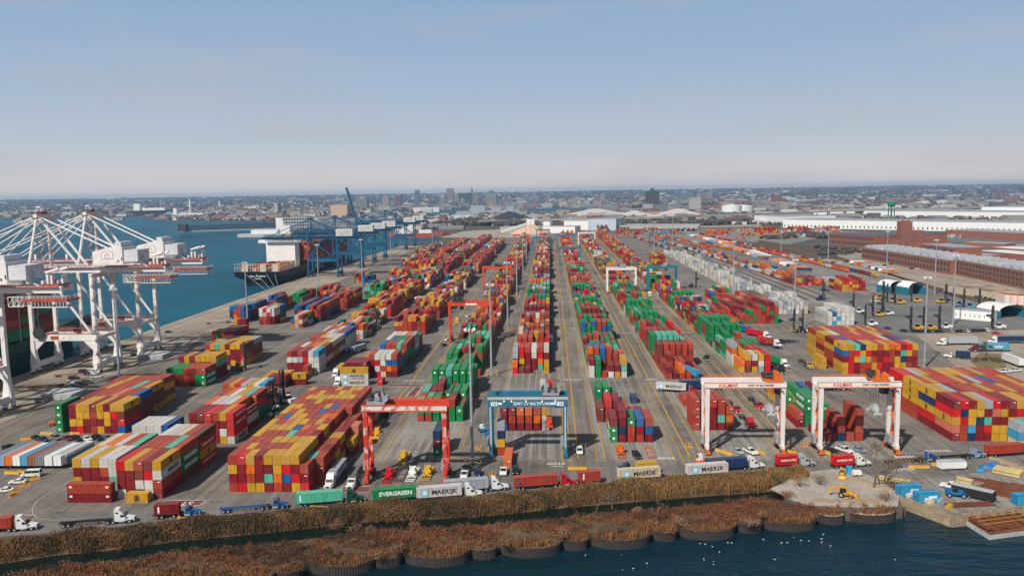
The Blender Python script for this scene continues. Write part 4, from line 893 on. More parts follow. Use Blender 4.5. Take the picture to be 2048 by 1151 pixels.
    for s in (-1, 1):
        m = MB(); m.tube((-30.5, s*half, zg-0.2), (ax, s*4.2, apex-1.5), 0.8 if not blue else 0.55, 0.55, n=10); m.build('apex_leg', m1, t)
    m = MB(); m.box(ax-1.0, -5.6, apex-2.2, ax+1.0, 5.6, apex-0.6); m.build('apex_beam', m1, t); m = MB(); m.box(ax-0.5, -half*0.72, (zg+apex)/2-0.4, ax+0.2, half*0.72, (zg+apex)/2+0.4); m.build('apex_beam', m1, t)
    if not blue:
        m = MB(); walkway(m, (ax-2.6, -6.2, apex-0.5), (ax-2.6, 6.2, apex-0.5), 1.6, 0, 0); walkway(m, (ax+2.4, -6.2, apex-0.5), (ax+2.4, 6.2, apex-0.5), 1.6, 0, 0)
        m.build('apex_platform', m2, t)
        m = MB(); m.box(ax-1.2, -2.5, apex-0.5, ax+1.2, 2.5, apex+0.4, 1); m.box(ax-1.1, -2.6, apex+2.4, ax+1.1, 2.6, apex+2.9, 0)
        for sx in (-0.9, 0.9):
            for sy in (-2.2, 2.2): m.box(ax+sx-0.12, sy-0.12, apex+0.4, ax+sx+0.12, sy+0.12, apex+2.4, 0)
        m.build('apex_sheave_house', [m1, M_DARK], t)
        m = MB(); stair_tower(m, ax+2.2, -5.5, zg+3, apex-1, 0, 1); m.build('apex_stair', [m1, m2], t)
        for z in (zg+9, zg+18): m = MB(); walkway(m, (ax+1, -half*0.8, z), (ax+1, half*0.8, z), 1.0, 0, 0); m.build('apex_gallery', m2, t)
    # stays
    r = 0.34 if not blue else 0.25
    for s in (-1, 1):
        for dst, rr in (((hl[1]-4 if blue else -8.5, s*3.2, zg+2.7), r*1.9), ((back-9, s*3.2, zg+2.7), r*1.1)):
            m = MB(); m.tube((ax+0.5, s*4.4, apex-1.6), dst, rr, n=8); m.build('back_stay', m1, t)
        if not boom_up:
            for xx in (-34-reach*0.33, -34-reach*0.62, -34-reach*0.92):
                m = MB(); m.tube((ax-0.8, s*4.2, apex-1.6), (xx, s*3.0, zg+2.4), r*0.85, n=6); m.build('fore_stay', m1, t)
        else:
            m = MB(); m.tube((ax-0.8, s*4.2, apex-1.6), (bt.x+3, s*3.0, bt.z-6), r*0.8, n=6); m.build('fore_stay', m1, t)
    # machinery house
    x0, x1 = hl; z0, z1 = hz_; w = 6.3 if not blue else 4.2
    m = MB(); m.prism([(x0, z0), (x1, z0), (x1, z1), (x1-6, z1), (x0+1, z1-1.8), (x0, z1-2.5)] if not blue else [(x0, z0), (x1, z0), (x1, z1), (x0, z1)], -w, w)
    h = m.build('machinery_house', house, t)
    if not blue:
        m = MB(); m.prism([(x1+0.02, z0+1.4), (x1+7, z0+1.4), (x1+7, z1-1.5), (x1+0.02, z1-1.5)], -w+0.6, w-0.6); m.box(x1-4, -w+1, z1+0.02, x1-1, w-1, z1+2.2)
        m.prism([(x1+7.02, z0+1.8), (x1+9, z0+1.8), (x1+7.02, z1-2)], -2, 2); m.build('electrical_room', mat('house_grey', (0.55, 0.56, 0.59), 0.6), h)
        m = MB(); m.box(x0+4.5, -w-0.06, z0+2.6, x0+10, -w-0.02, z0+5.9, 0); m.box(x0+4.75, -w-0.09, z0+2.85, x0+9.75, -w-0.065, z0+5.65, 1)
        m.beam((x0+5.8, -w-0.11, z0+4.0), (x0+7.3, -w-0.11, z0+5.2), 0.03, 0.45, 2); m.beam((x0+7.0, -w-0.12, z0+5.0), (x0+8.6, -w-0.12, z0+4.2), 0.03, 0.4, 2); m.box(x0+5.6, -w-0.11, z0+3.2, x0+8.9, -w-0.095, z0+3.5, 0)
        m.build('emblem_panel', [M_STEEL, M_LETW, M_ORNG], h)
        m = MB(); m.box(x0+12, -w-0.08, z0+1.2, x0+12.7, -w-0.02, z0+2.1); m.box(x0+13.8, -w-0.08, z0+1.8, x0+14.3, -w-0.02, z0+3.4); m.build('vent', M_DARK, h)
        m = MB(); walkway(m, (x0, -w-0.8, z0), (x1+6, -w-0.8, z0), 1.3, 0, 0, step=2.5); m.build('house_gallery', m1, h)
        # rear machinery and hanging platform
        m = MB(); m.box(back-8, -4, zg+2.7, back-1, 4, zg+3.3, 0)
        for k in range(6): m.box(back-7.8+k*1.2, -3.6+(k % 3)*1.4, zg+3.31, back-7.0+k*1.2, -2.2+(k % 3)*2.2, zg+4.6+(k % 2)*1.9, 0 if k == 2 else 1)
        m.tube((back-6, -3, zg+7.5), (back-1, -3, zg+9), 0.5, n=8, mi=1); m.tube((back-6, 3, zg+7.5), (back-1, 3, zg+9), 0.5, n=8, mi=1); m.build('rear_hoist', [m2, m1], t)
        m = MB(); walkway(m, (back-14, -5, zg-2.2), (back+3, -5, zg-2.2), 2.6, 0, 1, step=1.6); walkway(m, (back-14, 1, zg-2.2), (back+3, 1, zg-2.2), 2.6, 0, 1, step=1.6); m.box(back-14, -6.2, zg-3.0, back+3, 2.2, zg-2.3, 0)
        m.box(back-12, -6.0, zg-5.2, back+3, 2.0, zg-5.0, 1)
        for k in range(12): m.box(back-12+k*1.35, -6.05, zg-5, back-11.85+k*1.35, -5.9, zg-3, 1); m.box(back-12+k*1.35, 1.9, zg-5, back-11.85+k*1.35, 2.05, zg-3, 1)
        m.build('maintenance_platform', [m2, m1], t)
        for yy in (-4, 2): m = MB(); truss(m, (back-20, yy, zg-3), (back-14, yy, zg-3), 3.6, 2.4, 3, 0.22); m.build('hanging_frame', m1, t)
        m = MB()
        for k in range(9):
            x = -12+k*2.6
            for i in range(6):
                a0, a1 = i/6*2-1, (i+1)/6*2-1; m.beam((x+a0*1.2, -5.4, zg-3.8*(1-a0*a0)-0.4), (x+a1*1.2, -5.4, zg-3.8*(1-a1*a1)-0.4), 0.12, 0.12)
        m.build('festoon_cable', M_DARK, t)
        m = MB(); stair_tower(m, 1.6, -half-1.6, 3, zg-1, 0, 1); m.build('leg_stair', [m1, m2], t)
        m = MB(); m.tube((-26.5, -half-0.9, 19.5), (-26.5, -half-1.9, 19.5), 2.8, n=18); m.build('cable_reel', M_DARK, t)
        m = MB(); m.box(-1.6, -half-1.3, 19, 0.4, -half-0.9, 21.2); m.build('electric_cabinet', M_STEEL, t)
    else:
        for yy in (-3, 3):
            m = MB(); truss(m, (-34, yy, zg+3.4), (-34-reach if not boom_up else -34, yy, zg+3.4), 2.4, .5, 14, .28) if not boom_up else m.box(-34, yy-.2, zg+2.7, -32, yy+.2, zg+4); m.build('boom_lattice', m1, t)
            m = MB(); truss(m, (-31, yy, zg+3.6), (back, yy, zg+3.6), 2.2, .5, 14, .28); m.build('girder_lattice', m1, t)
        for s in (-1, 1):
            m = MB(); m.beam((-30.5, s*half, 18.4), (-16, s*half, zg-.5), .8, .8); m.build('diagonal_brace', m1, t)
            m = MB(); m.tube((0, s*half, zg), (-20, s*6, (zg+apex)/2+4), .4, n=6); m.build('back_leg', m1, t)
        m = MB(); stair_tower(m, 1.3, -half-1.2, 3, zg-1, 0, 0); m.build('leg_stair', [m1, m1], t)
        m = MB(); m.box(-2, -4, zg-3.2, 4, 4, zg-0.4); m.build('operator_cab', m1, t)
        m = MB(); m.box(x0+3, -w-0.06, z0+1.2, x1-3, -w-0.02, z1-1.4); m.build('emblem_panel', M_LGRY, h)
    return t
quay_crane('white quay crane cut by the left edge of the picture', 303, 'white cranes on the quay')
quay_crane('white quay crane second from the left edge, before the green-hulled ship', 387, 'white cranes on the quay')
quay_crane('white quay crane furthest right of the three white ones', 429, 'white cranes on the quay')
for i, (y, lab) in enumerate(((836, 'blue quay crane nearest the white cranes, standing at the dark ship stern'), (934, 'second blue quay crane from the ship stern'), (1003, 'third blue quay crane from the ship stern'), (1070, 'blue quay crane with its boom raised steeply'), (1228, 'blue quay crane before the last one on the quay'), (1310, 'last blue quay crane at the far end of the quay'))):
    quay_crane(lab, y, 'blue cranes on the quay', 38, 60, 8, M_CRB, M_CRB, boom_up=(i == 3), hl=(-2, 15), hz_=(41, 48), back=22, reach=44, house=mat('weathered_white', (.50,.50,.48), .6, var=.25), blue=True)
# ------------------------------------------------------------------ rubber tyred yard cranes
def yard_crane(label, x, y, span, zt, mats, group='yard gantry cranes', trolley=-0.6, wb=3.3, text=None, big=True, spreader=None, deep=1.9, sprz=None):
    mleg, mgird, mtr, msp, macc = mats
    t = thing('yard_gantry_crane', label, 'gantry crane', (x, y, 0.03), 0, group); h = span/2
    for sx in (-1, 1):
        for sy in (-1, 1):
            m = MB(); m.taper((sx*h-0.55, sy*wb-0.5, sx*h+0.55, sy*wb+0.5), (sx*h-0.65, sy*(wb-0.3)-0.6, sx*h+0.65, sy*(wb-0.3)+0.6), 2.2, zt-deep); m.build('leg', mleg, t)
            for k in (-0.85, 0.85):
                w = MB(); w.tube((sx*h-0.32, sy*(wb+0.3)+k, 0.75), (sx*h+0.32, sy*(wb+0.3)+k, 0.75), 0.75, n=14); w.build('wheel', M_BLACK, t)
            m = MB(); m.box(sx*h-0.45, sy*(wb+0.3)-1.5, 1.2, sx*h+0.45, sy*(wb+0.3)+1.5, 1.9); m.box(sx*h-0.75, sy*(wb+1.9)-0.25, 0.45, sx*h+0.75, sy*(wb+1.9)+0.25, 1.35); m.build('bogie', macc, t)
        m = MB(); m.box(sx*h-0.5, -wb-1.2, 1.91, sx*h+0.5, wb+1.2, 2.9); m.build('sill_beam', mleg, t)
        m = MB(); m.box(sx*h-0.42, -wb+0.3, zt-deep-1.4, sx*h+0.42, wb-0.3, zt-deep-0.1); m.build('top_tie', mleg, t)
        if big:
            m = MB(); stair_tower(m, 0, 0, 2.9, zt-1, 0, 0); e = m.build('ladder', macc, t, (sx*h+0.1, 0, 0), math.pi/2)
            m = MB(); m.box(sx*h-1.5, -1.8, 3.0, sx*h-0.6 if sx < 0 else sx*h-0.55, 1.8, 5.4, 0); m.build('power_cabinet', M_STEEL, t)
    for sy in (-1, 1):
        m = MB(); m.box(-h-0.9, sy*(wb-0.3)-0.65, zt-deep, h+0.9, sy*(wb-0.3)+0.65, zt); g = m.build('girder', mgird, t)
        m = MB(); m.box(-h-0.9, sy*(wb-0.3)-0.7 if sy < 0 else sy*(wb-0.3)+0.655, zt-0.2, h+0.9, sy*(wb-0.3)-0.655 if sy < 0 else sy*(wb-0.3)+0.7, zt+0.02); m.build('trolley_rail', macc, g)
        if big and sy > 0:
            w = MB(); walkway(w, (-h, sy*(wb+1.1), zt-0.5), (h, sy*(wb+1.1), zt-0.5), 0.8, 0, 0, step=2.0); w.build('catwalk', M_STEEL if mgird is M_TEAL else macc, g)
    tx = trolley*h
    m = MB(); m.box(tx-2.6, -wb-0.2, zt+0.1, tx+2.6, wb+0.2, zt+0.7, 0)
    for k in range(7):
        a = rnd.uniform(-2.2, 1.2); b_ = rnd.uniform(-2.6, 1.4); hh = rnd.uniform(0.8, 2.3); m.box(tx+a, b_, zt+0.7, tx+a+rnd.uniform(0.7, 1.3), b_+rnd.uniform(0.9, 1.8), zt+0.7+hh, k % 2)
    m.tube((tx-2.2, -1.6, zt+1.6), (tx-2.2, 1.6, zt+1.6), 0.75, n=12, mi=1); m.tube((tx+2.5, -1.6, zt+1.4), (tx+2.5, 1.6, zt+1.4), 0.7, n=12, mi=0)
    for k in (-2.5, 0, 2.5): m.beam((tx+k, -wb, zt+0.7), (tx+k, -wb, zt+1.9), 0.09, 0.09, 0)
    m.beam((tx-2.5, -wb, zt+1.9), (tx+2.5, -wb, zt+1.9), 0.09, 0.09, 0); m.beam((tx+1.6, 0.8, zt+2), (tx+1.6, 0.8, zt+4.2), 0.25, 0.25, 1); m.beam((tx+1.6, 0.8, zt+4.2), (tx+2.8, 0.8, zt+3.4), 0.2, 0.2, 1)
    tr = m.build('trolley', [mtr, M_DARK], t)
    m = MB(); m.taper((tx+1.2, -1.0, tx+3.2, 1.0), (tx+1.0, -1.2, tx+3.4, 1.2), zt-4.4, zt-2.3); m.build('operator_cab', M_GLASS if big else mtr, tr)
    zs = sprz or zt-9; sx_ = tx-0.6
    m = MB(); m.box(sx_-1.0, -1.6, zs+0.6, sx_+1.0, 1.6, zs+1.5); m.box(sx_-0.35, -3.0, zs, sx_+0.35, 3.0, zs+0.55)
    for s in (-1, 1): m.box(sx_-1.22, s*3.0-0.25, zs-0.25, sx_+1.22, s*3.0+0.25, zs+0.35); m.box(sx_-1.22, s*3.0-0.1, zs-1.1, sx_-1.05, s*3.0+0.1, zs-0.25); m.box(sx_+1.05, s*3.0-0.1, zs-1.1, sx_+1.22, s*3.0+0.1, zs-0.25)
    m.box(sx_-0.8, -1.2, zs+1.5, sx_+0.8, 1.2, zs+2.4); sp = m.build('spreader', msp, t)
    m = MB()
    for a in (-0.8, 0.8):
        for b_ in (-1.1, 1.1): m.beam((sx_+a, b_, zs+2.4), (sx_+a, b_, zt+0.3), 0.07, 0.07)
    m.build('hoist_rope', M_DARK, t)
    for s, px, zz, size, mm, sxx in (text or ()):
        l = link('lettering', text_mesh(s, mm, size, 0.02, sxx), t, (px, -(wb-0.3)-0.72, zz))
    return t
RED = (M_REDP, M_REDG, M_STEEL, M_YEL, M_REDG)
def girder_faces(t, zt, wb, span, m, z0=None, z1=None):
    q = MB(); q.box(-span/2-0.9, -(wb-0.3)-0.7, z0 or zt-1.5, span/2+0.9, -(wb-0.3)-0.655, z1 or zt-0.25); q.build('girder_stripe', m, t)
t = yard_crane('red and rusty white gantry crane in the front, over parked spreaders', -42.0, 231.5, 22.6, 22.6, RED, trolley=-0.72, sprz=13.0); girder_faces(t, 22.6, 3.3, 22.6, patchy('peeling_white', (0.62, 0.56, 0.52), (0.50, 0.05, 0.02), 0.5, 0.62, 0.6))
t = yard_crane('plain orange-red gantry crane over the green containers', -44.8, 457, 23.4, 22.0, (M_REDG, M_REDG, M_DARK, M_YEL, M_REDG), trolley=-0.62, sprz=11)
q = MB(); q.box(-2.6, -3.69, 20.6, 3.6, -3.655, 21.5); q.build('sign', M_LETW, t)
BLU = (M_TEAL, M_TEAL, M_STEEL, M_REDG, M_TEAL)
t = yard_crane('blue gantry crane numbered 10 over the brick red block', -7.6, 254.5, 23.2, 19.4, BLU, trolley=0.62, sprz=9.6, wb=3.2,
  text=(('10', -10.4, 17.0, 1.5, M_LETB, 1.0), ('10', 10.1, 17.0, 1.5, M_LETB, 1.0), ('PORT OF BALTIMORE', 1.2, 17.0, 1.25, M_LETW, 0.95), ('\u2693', -3.9, 17.0, 1.1, M_LETW, 1.0)))
girder_faces(t, 19.4, 3.2, 23.2, M_LGRY, 18.3, 19.35)
q = MB()
for x in (-10.4, 10.1): q.box(x-1.0, -3.61, 16.35, x+1.0, -3.57, 17.65)
q.box(-9.2, -3.61, 16.7, -8.0, -3.57, 17.4); q.box(7.0, -3.61, 16.7, 8.9, -3.57, 17.4); q.build('sign', M_LETW, t)
q = MB(); q.box(-12.5, -3.56, 15.9, 12.5, -2.2, 18.28); q.build('sign_board', M_TEAL, t)
q = MB()
for x in (-11.6, 11.6): q.box(x-0.25, -3.73, 3.0, x+0.25, -3.66, 16)
q.build('leg_stripe', M_LGRY, t)
for i, x in enumerate((-7.3, -5, -0.5, 4.5, 8.6)): q = MB(); q.taper((x-0.3, -4.0, x+0.3, -3.62), (x-0.12, -3.8, x+0.12, -3.62), 17.6, 18.2); q.build('floodlight', M_LETW, t)
WHT = (M_WORG, M_CRW, M_ORNG, M_LGRY, M_ORNG)
M_RLET = mat('red_lettering', (0.5, 0.02, 0.02), 0.6)
for lab, x, y, tr in (('white and orange gantry crane over the maroon block, left of the white pair', 59.7, 257, 0.75), ('white and orange gantry crane beside the tall right-hand stack', 94.4, 257, 0.55)):
    t = yard_crane(lab, x, y, 23.2, 22.8, WHT, trolley=tr, sprz=12.5, text=(('KALMAR', -5.3, 21.9, 1.5, M_RLET, 1.0), ('PORT OF BALTIMORE', 4.6, 21.9, 0.8, M_LETB, 1.0)))
    q = MB(); q.box(-12.5, -3.69, 20.9, 12.5, -3.655, 21.25); q.build('girder_stripe', M_ORNG, t)
    q = MB()
    for x_ in (-8, -3.5, 1, 5.5, 10): q.beam((x_, -3.7, 20.7), (x_+1.4, -4.3, 20.0), 0.3, 0.2)
    q.build('floodlight', M_DARK, t)
FARW = (M_CRW, M_CRW, M_STEEL, M_DARK, M_ORNG)
for lab, xl, xr, py, zt, mm in (('white gantry crane in the distance, over the green row', 1215, 1272, 587, 21, FARW), ('blue gantry crane straddling the middle rows', 1120, 1162, 529, 20, BLU), ('blue gantry crane right of the white one, beside the white reefers', 1297, 1354, 580, 20, BLU),
    ('orange gantry crane far down the left row', 1028, 1057, 497, 21, (M_REDG, M_REDG, M_DARK, M_YEL, M_REDG)), ('second orange-red gantry crane down the left row', 967, 1022, 583, 21, (M_REDG, M_REDG, M_DARK, M_YEL, M_REDG)), ('pale gantry crane far down the right row', 1157, 1190, 492, 21, FARW), ('blue gantry crane far down the middle row', 1066, 1102, 503, 20, BLU), ('blue gantry crane just beyond the straddling one', 1114, 1149, 497, 20, BLU), ('blue-grey gantry crane at the far end', 1073, 1099, 482, 20, BLU), ('blue gantry crane among the white reefers', 1390, 1430, 560, 20, BLU) if False else ('grey gantry crane beyond the reefers', 1300, 1335, 493, 20, BLU)):
    a, c = gp(xl, py), gp(xr, py); yard_crane(lab, (a.x+c.x)/2, a.y+3, abs(c.x-a.x), zt, mm, big=False, trolley=rnd.uniform(-0.6, 0.6))
# ------------------------------------------------------------------ light masts
def light_mast(H=42):
    t = thing('light_mast', 'x', 'light mast')
    m = MB(); m.tube((0,0,0), (0,0,0.9), 0.75, 0.75, 12); m.build('base', M_CONC, t)
    m = MB(); m.tube((0,0,0.9), (0,0,H), 0.58, 0.26, 10); m.build('pole', M_STEEL, t)
    m = MB()
    for i in range(12):
        a, b_ = 2*math.pi*i/12, 2*math.pi*(i+1)/12; m.beam((1.3*math.cos(a), 1.3*math.sin(a), H-0.6), (1.3*math.cos(b_), 1.3*math.sin(b_), H-0.6), 0.12, 0.12)
        if i % 3 == 0: m.beam((0.1*math.cos(a), 0.1*math.sin(a), H-0.6), (1.3*math.cos(a), 1.3*math.sin(a), H-0.6), 0.1, 0.1)
    m.tube((0,0,H-0.9), (0,0,H+0.5), 0.35, 0.3, 8); m.build('lamp_ring', M_STEEL, t)
    for i in range(8):
        a = 2*math.pi*i/8; m = MB(); c, s = math.cos(a), math.sin(a)
        m.tube((1.35*c, 1.35*s, H-1.0), (1.75*c, 1.75*s, H-0.35), 0.34, 0.2, 8); m.build('lamp', M_LETW, t)
    return t
MASTS = [(945,925,'tall light mast standing between the red and the blue gantry crane'),(983,750,'light mast rising behind the left end of the blue gantry crane'),(239,757,'light mast on the quay road in front of the white cranes'),(1848,735,'light mast between the two tall right-hand stacks'),(1588,662,'light mast beside the black lift truck masts'),
 (1016,664,'light mast in the lane right of the orange-red gantry crane'),(1034,597,'light mast left of the middle row, behind the orange-red crane'),(1046,553,'third light mast up the middle lane'),(1053,527,'fourth light mast up the middle lane'),(496,657,'light mast beside the blue and red pile on the quay'),(638,588,'light mast before the nearest blue quay crane'),(725,569,'light mast right of the nearest blue quay crane'),(782,517,'light mast behind the maroon stacks near the blue cranes'),
 (1467,588,'light mast among the white reefers'),(1562,505,'light mast on the far side of the rail yard'),(1656,526,'light mast beside the bare trees at the rail yard'),(1773,552,'light mast before the brick factory'),(1869,588,'light mast right of the blue tents'),(1906,650,'light mast behind the row of parked cars'),(1308,508,'light mast at the end of the white reefers'),(1345,485,'light mast by the far rail tracks'),(1283,478,'light mast at the far end of the yard'),(1062,505,'light mast far up the middle lane'),(1395,520,'slim light mast beside the trains'),(1240,470,'distant light mast near the white sheds'),(1500,470,'distant light mast among the orange containers'),(1180,480,'distant light mast right of the middle rows'),(865,492,'light mast near the last blue quay cranes')]
proto = light_mast()
for i, (px, py, lab) in enumerate(MASTS):
    p = gp(px, py); o = proto if i == 0 else copy_tree(proto, p)
    o.location = p; o['label'] = lab; o['group'] = 'tall light masts in the yard'
def guard():
    m = MB()
    for sx in (-2.4, 2.4):
        for sy in (-1.8, 1.8): m.tube((sx, sy, 0), (sx, sy, 2.6), 0.11, n=6)
    for z in (1.3, 2.5):
        for s in (-1.8, 1.8): m.beam((-2.4, s, z), (2.4, s, z), 0.14)
        for s in (-2.4, 2.4): m.beam((s, -1.8, z), (s, 1.8, z), 0.14)
    return m
g0 = None
for px, py, lab in ((945,928,'yellow guard frame round the foot of the nearest light mast'),(983,752,'yellow guard frame behind the left end of the blue crane'),(1016,666,'yellow guard frame round a mast foot beside the middle row'),(1034,598,'pale guard frame round a mast foot further up the lane'),(1588,664,'yellow guard frame by the black lift truck masts'),(1052,553,'small guard frame far up the middle lane')):
    p = gp(px, py)
    if g0 is None: g0 = guard().build('guard_frame', mat('faded_yellow', (0.50, 0.33, 0.09), 0.7)); o = g0
    else: o = g0.copy(); COL.objects.link(o)
    o.location = (p.x+0.2, p.y, 0.02); tag(o, lab, 'guard frame', 'guard frames round the mast feet')
# ------------------------------------------------------------------ ships
def ship(name, label, x0, x1, y0, y1, top, mhull, mbot, stern_near, group=None):
    """hull along y; stern square at y0 when stern_near, pointed bow at the far end"""
    t = thing(name, label, 'container ship', (0, 0, 0)); xc = (x0+x1)/2; hw = (x1-x0)/2
    ys = np.linspace(y0, y1, 15); vs, fs = [], []; lv = [(-3.2, 0.86), (0.0, 0.95), (top*0.6, 1.0), (top, 1.0)]
    for y in ys:
        u = (y-y0)/(y1-y0)
        for z, wz in lv:
            w = hw*wz
            if u > 0.72: w *= max(0.03, 1-((u-0.72)/0.28)**2*(1.0 if z < 3 else 0.9))
            if u < 0.06 and z < 1: w *= 0.35+u*10
            yy = y+(6 if u > 0.95 and z > 5 else 0) + ((5.0 if z < 1 else 1.5 if z < top*0.7 else 0) if u == 0 else 0)
            vs += [(xc-w, yy, z), (xc+w, yy, z)]
    k = len(lv)*2
    for i in range(len(ys)-1):
        for j in range(len(lv)-1):
            for s in (0, 1): a = i*k+j*2+s; fs.append((a, a+k, a+k+2, a+2))
        a = i*k+(len(lv)-1)*2; fs.append((a, a+1, a+k+1, a+k))
    for j in range(len(lv)-1): fs.append((j*2, j*2+1, j*2+3, j*2+2)); a = (len(ys)-1)*k+j*2; fs.append((a, a+1, a+3, a+2))
    m = MB(); m.add(vs, fs); m.build('hull', mhull, t)
    return t
M_HULLG = mat('dark_green_hull', (0.004, 0.035, 0.022), 0.5); M_HULLK = mat('black_hull', (0.012, 0.014, 0.018), 0.45); M_DECK = mat('deck_cream', (0.5, 0.44, 0.33), 0.6)
t = ship('container_ship', 'green-hulled container ship with high stacks behind the white cranes', -300, -256.5, 60, 462, 13.5, M_HULLG, M_CRR, False)
m = MB()
for y in np.arange(214.5, 415, 14.6):
    for x in np.arange(-299, -258, 7.9): m.box(x, y-1.6, 13.6, x+0.5, y-1.0, 31)
    for z in (19, 25, 31): m.box(-299, y-1.55, z, -258.2, y-1.05, z+0.3)
m.build('lashing_bridge', M_LGRY, t)
t = ship('container_ship', 'black-hulled container ship with a white wall of a deckhouse, stern towards us', -301, -256.5, 772, 1090, 11, M_HULLK, M_CRR, True)
m = MB(); m.box(-292, 838, 11.1, -262, 853, 36); m.box(-300.5, 840, 34.5, -257, 850, 37.5); m.box(-286, 842, 37.5, -268, 850, 40)
m.build('deckhouse', M_WHITE, t)
m = MB(); m.box(-284, 858, 11, -272, 868, 43); m.build('funnel', M_YEL, t)
m = MB()
for x in np.linspace(-300.5, -257.5, 18): m.box(x-0.15, 772.6, 11, x+0.15, 772.9, 18.5)
for z in (14.5, 18.3): m.box(-300.8, 772.5, z, -257, 773, z+0.35)
for y in np.arange(775, 838, 4.5): m.box(-257.3, y, 11, -257, y+0.3, 18.3)
for z in (14.5, 18.0): m.box(-257.4, 773, z, -257.0, 838, z+0.3)
for x in (-293, -276, -264): m.box(x, 772.2, 11.2, x+5.5, 772.55, 18.2)
m.build('stern_frame', M_DECK, t)
link('lettering', text_mesh('MSC ATHENS', M_LETW, 2.6, 0.03), t, (-279, 773.2, 6.8)); link('lettering', text_mesh('PANAMA', M_LETW, 1.6, 0.02), t, (-279, 773.6, 4.2))
l = link('lettering', text_mesh('M S C', M_LETW, 9, 0.1, 1.6), t, (-256.3, 905, 5.2), math.pi/2)
m = MB()
for dx in (-290, -280, -270, -262): m.tube((dx, 772.5, 9), (-251.6, 715+(dx+290)*1.2, 0.4), 0.13, n=5)
m.build('mooring_rope', M_LGRY, t)
# ================================================================== VEHICLES
def P(o): o['painted'] = 1; return o
def wheel(t, x, y, r, w, name='wheel'):
    m = MB(); m.tube((x, y-w/2, r), (x, y+w/2, r), r, n=14, mi=0); s = 1 if y > 0 else -1
    m.tube((x, y+s*(w/2-0.02), r), (x, y+s*(w/2+0.015), r), r*0.55, n=10, mi=1); return m.build(name, [M_BLACK, M_STEEL], t)
def car(kind, name, cat):
    """x forward, standing on z = 0"""
    t = thing(name, 'x', cat)
    if kind == 'sedan': L, W_, prof, g = 4.7, 1.82, [(-2.3,.35),(2.3,.35),(2.35,.62),(2.15,.80),(1.0,.92),(-1.55,.95),(-2.3,.9)], (-1.65,0.95,-0.95,0.2,.93,1.42)
    elif kind == 'suv': L, W_, prof, g = 4.8, 1.95, [(-2.35,.4),(2.35,.4),(2.4,.8),(2.2,1.0),(1.15,1.1),(-2.3,1.1)], (-2.25,1.1,-2.0,0.35,1.11,1.75)
    elif kind == 'van': L, W_, prof, g = 5.6, 2.05, [(-2.75,.4),(2.7,.4),(2.8,.85),(2.5,1.15),(1.9,1.3),(-2.75,1.3)], (-2.72,1.9,-2.65,1.1,1.31,2.15)
    else: L, W_, prof, g = 5.7, 2.0, [(-2.85,.5),(2.8,.5),(2.85,.9),(2.6,1.1),(1.3,1.18),(0.9,1.15),(-2.85,1.15)], (-0.75,1.2,-0.55,0.5,1.16,1.85)
    h = W_/2; m = MB(); m.prism(prof, -h, h)
    xa, xb, xc, xd, z0, z1 = g; i = 0.16
    m.add([(xc-.03,-h+i-.02,z1-.02),(xd+.03,-h+i-.02,z1-.02),(xd+.03,h-i+.02,z1-.02),(xc-.03,h-i+.02,z1-.02),(xc,-h+i+.06,z1+.07),(xd,-h+i+.06,z1+.07),(xd,h-i-.06,z1+.07),(xc,h-i-.06,z1+.07)], [(0,3,2,1),(4,5,6,7),(0,1,5,4),(1,2,6,5),(2,3,7,6),(3,0,4,7)])
    for s in (-1, 1):     # pillars
        for (ax, bx) in ((xa, xc), (xb, xd), ((xa+xb)/2, (xc+xd)/2)): m.beam((ax, s*(h-.05), z0), (bx, s*(h-i+.01), z1), .1, .06)
    if kind == 'pickup':
        for s in (-1, 1): m.box(-2.8, s*(h-.06)-.06, 1.151, -0.8, s*(h-.06)+.06, 1.3)
    P(m.build('body', M_PAINT, t))
    m = MB(); m.add([(xa,-h+.05,z0),(xb,-h+.05,z0),(xb,h-.05,z0),(xa,h-.05,z0),(xc,-h+i,z1-.03),(xd,-h+i,z1-.03),(xd,h-i,z1-.03),(xc,h-i,z1-.03)], [(0,3,2,1),(4,5,6,7),(0,1,5,4),(1,2,6,5),(2,3,7,6),(3,0,4,7)])
    m.build('window', M_GLASS, t)
    if kind == 'pickup': m = MB(); m.box(-2.75, -h+.13, 1.152, -0.82, h-.13, 1.17); m.build('truck_bed', M_DARK, t)
    for x in (-L*0.3, L*0.3):
        for s in (-1, 1): wheel(t, x, s*(h-.1), .34 if kind == 'sedan' else .39, .24)
    for s in (-1, 1):
        m = MB(); m.box(L/2-.12, s*(h-.35)-.2, .66, L/2-.0, s*(h-.35)+.2, .8); m.build('headlight', M_LETW, t)
        m = MB(); m.box(-L/2-.03, s*(h-.25)-.14, .72, -L/2+.1, s*(h-.25)+.14, .9); m.build('tail_light', M_CRR, t)
    return t
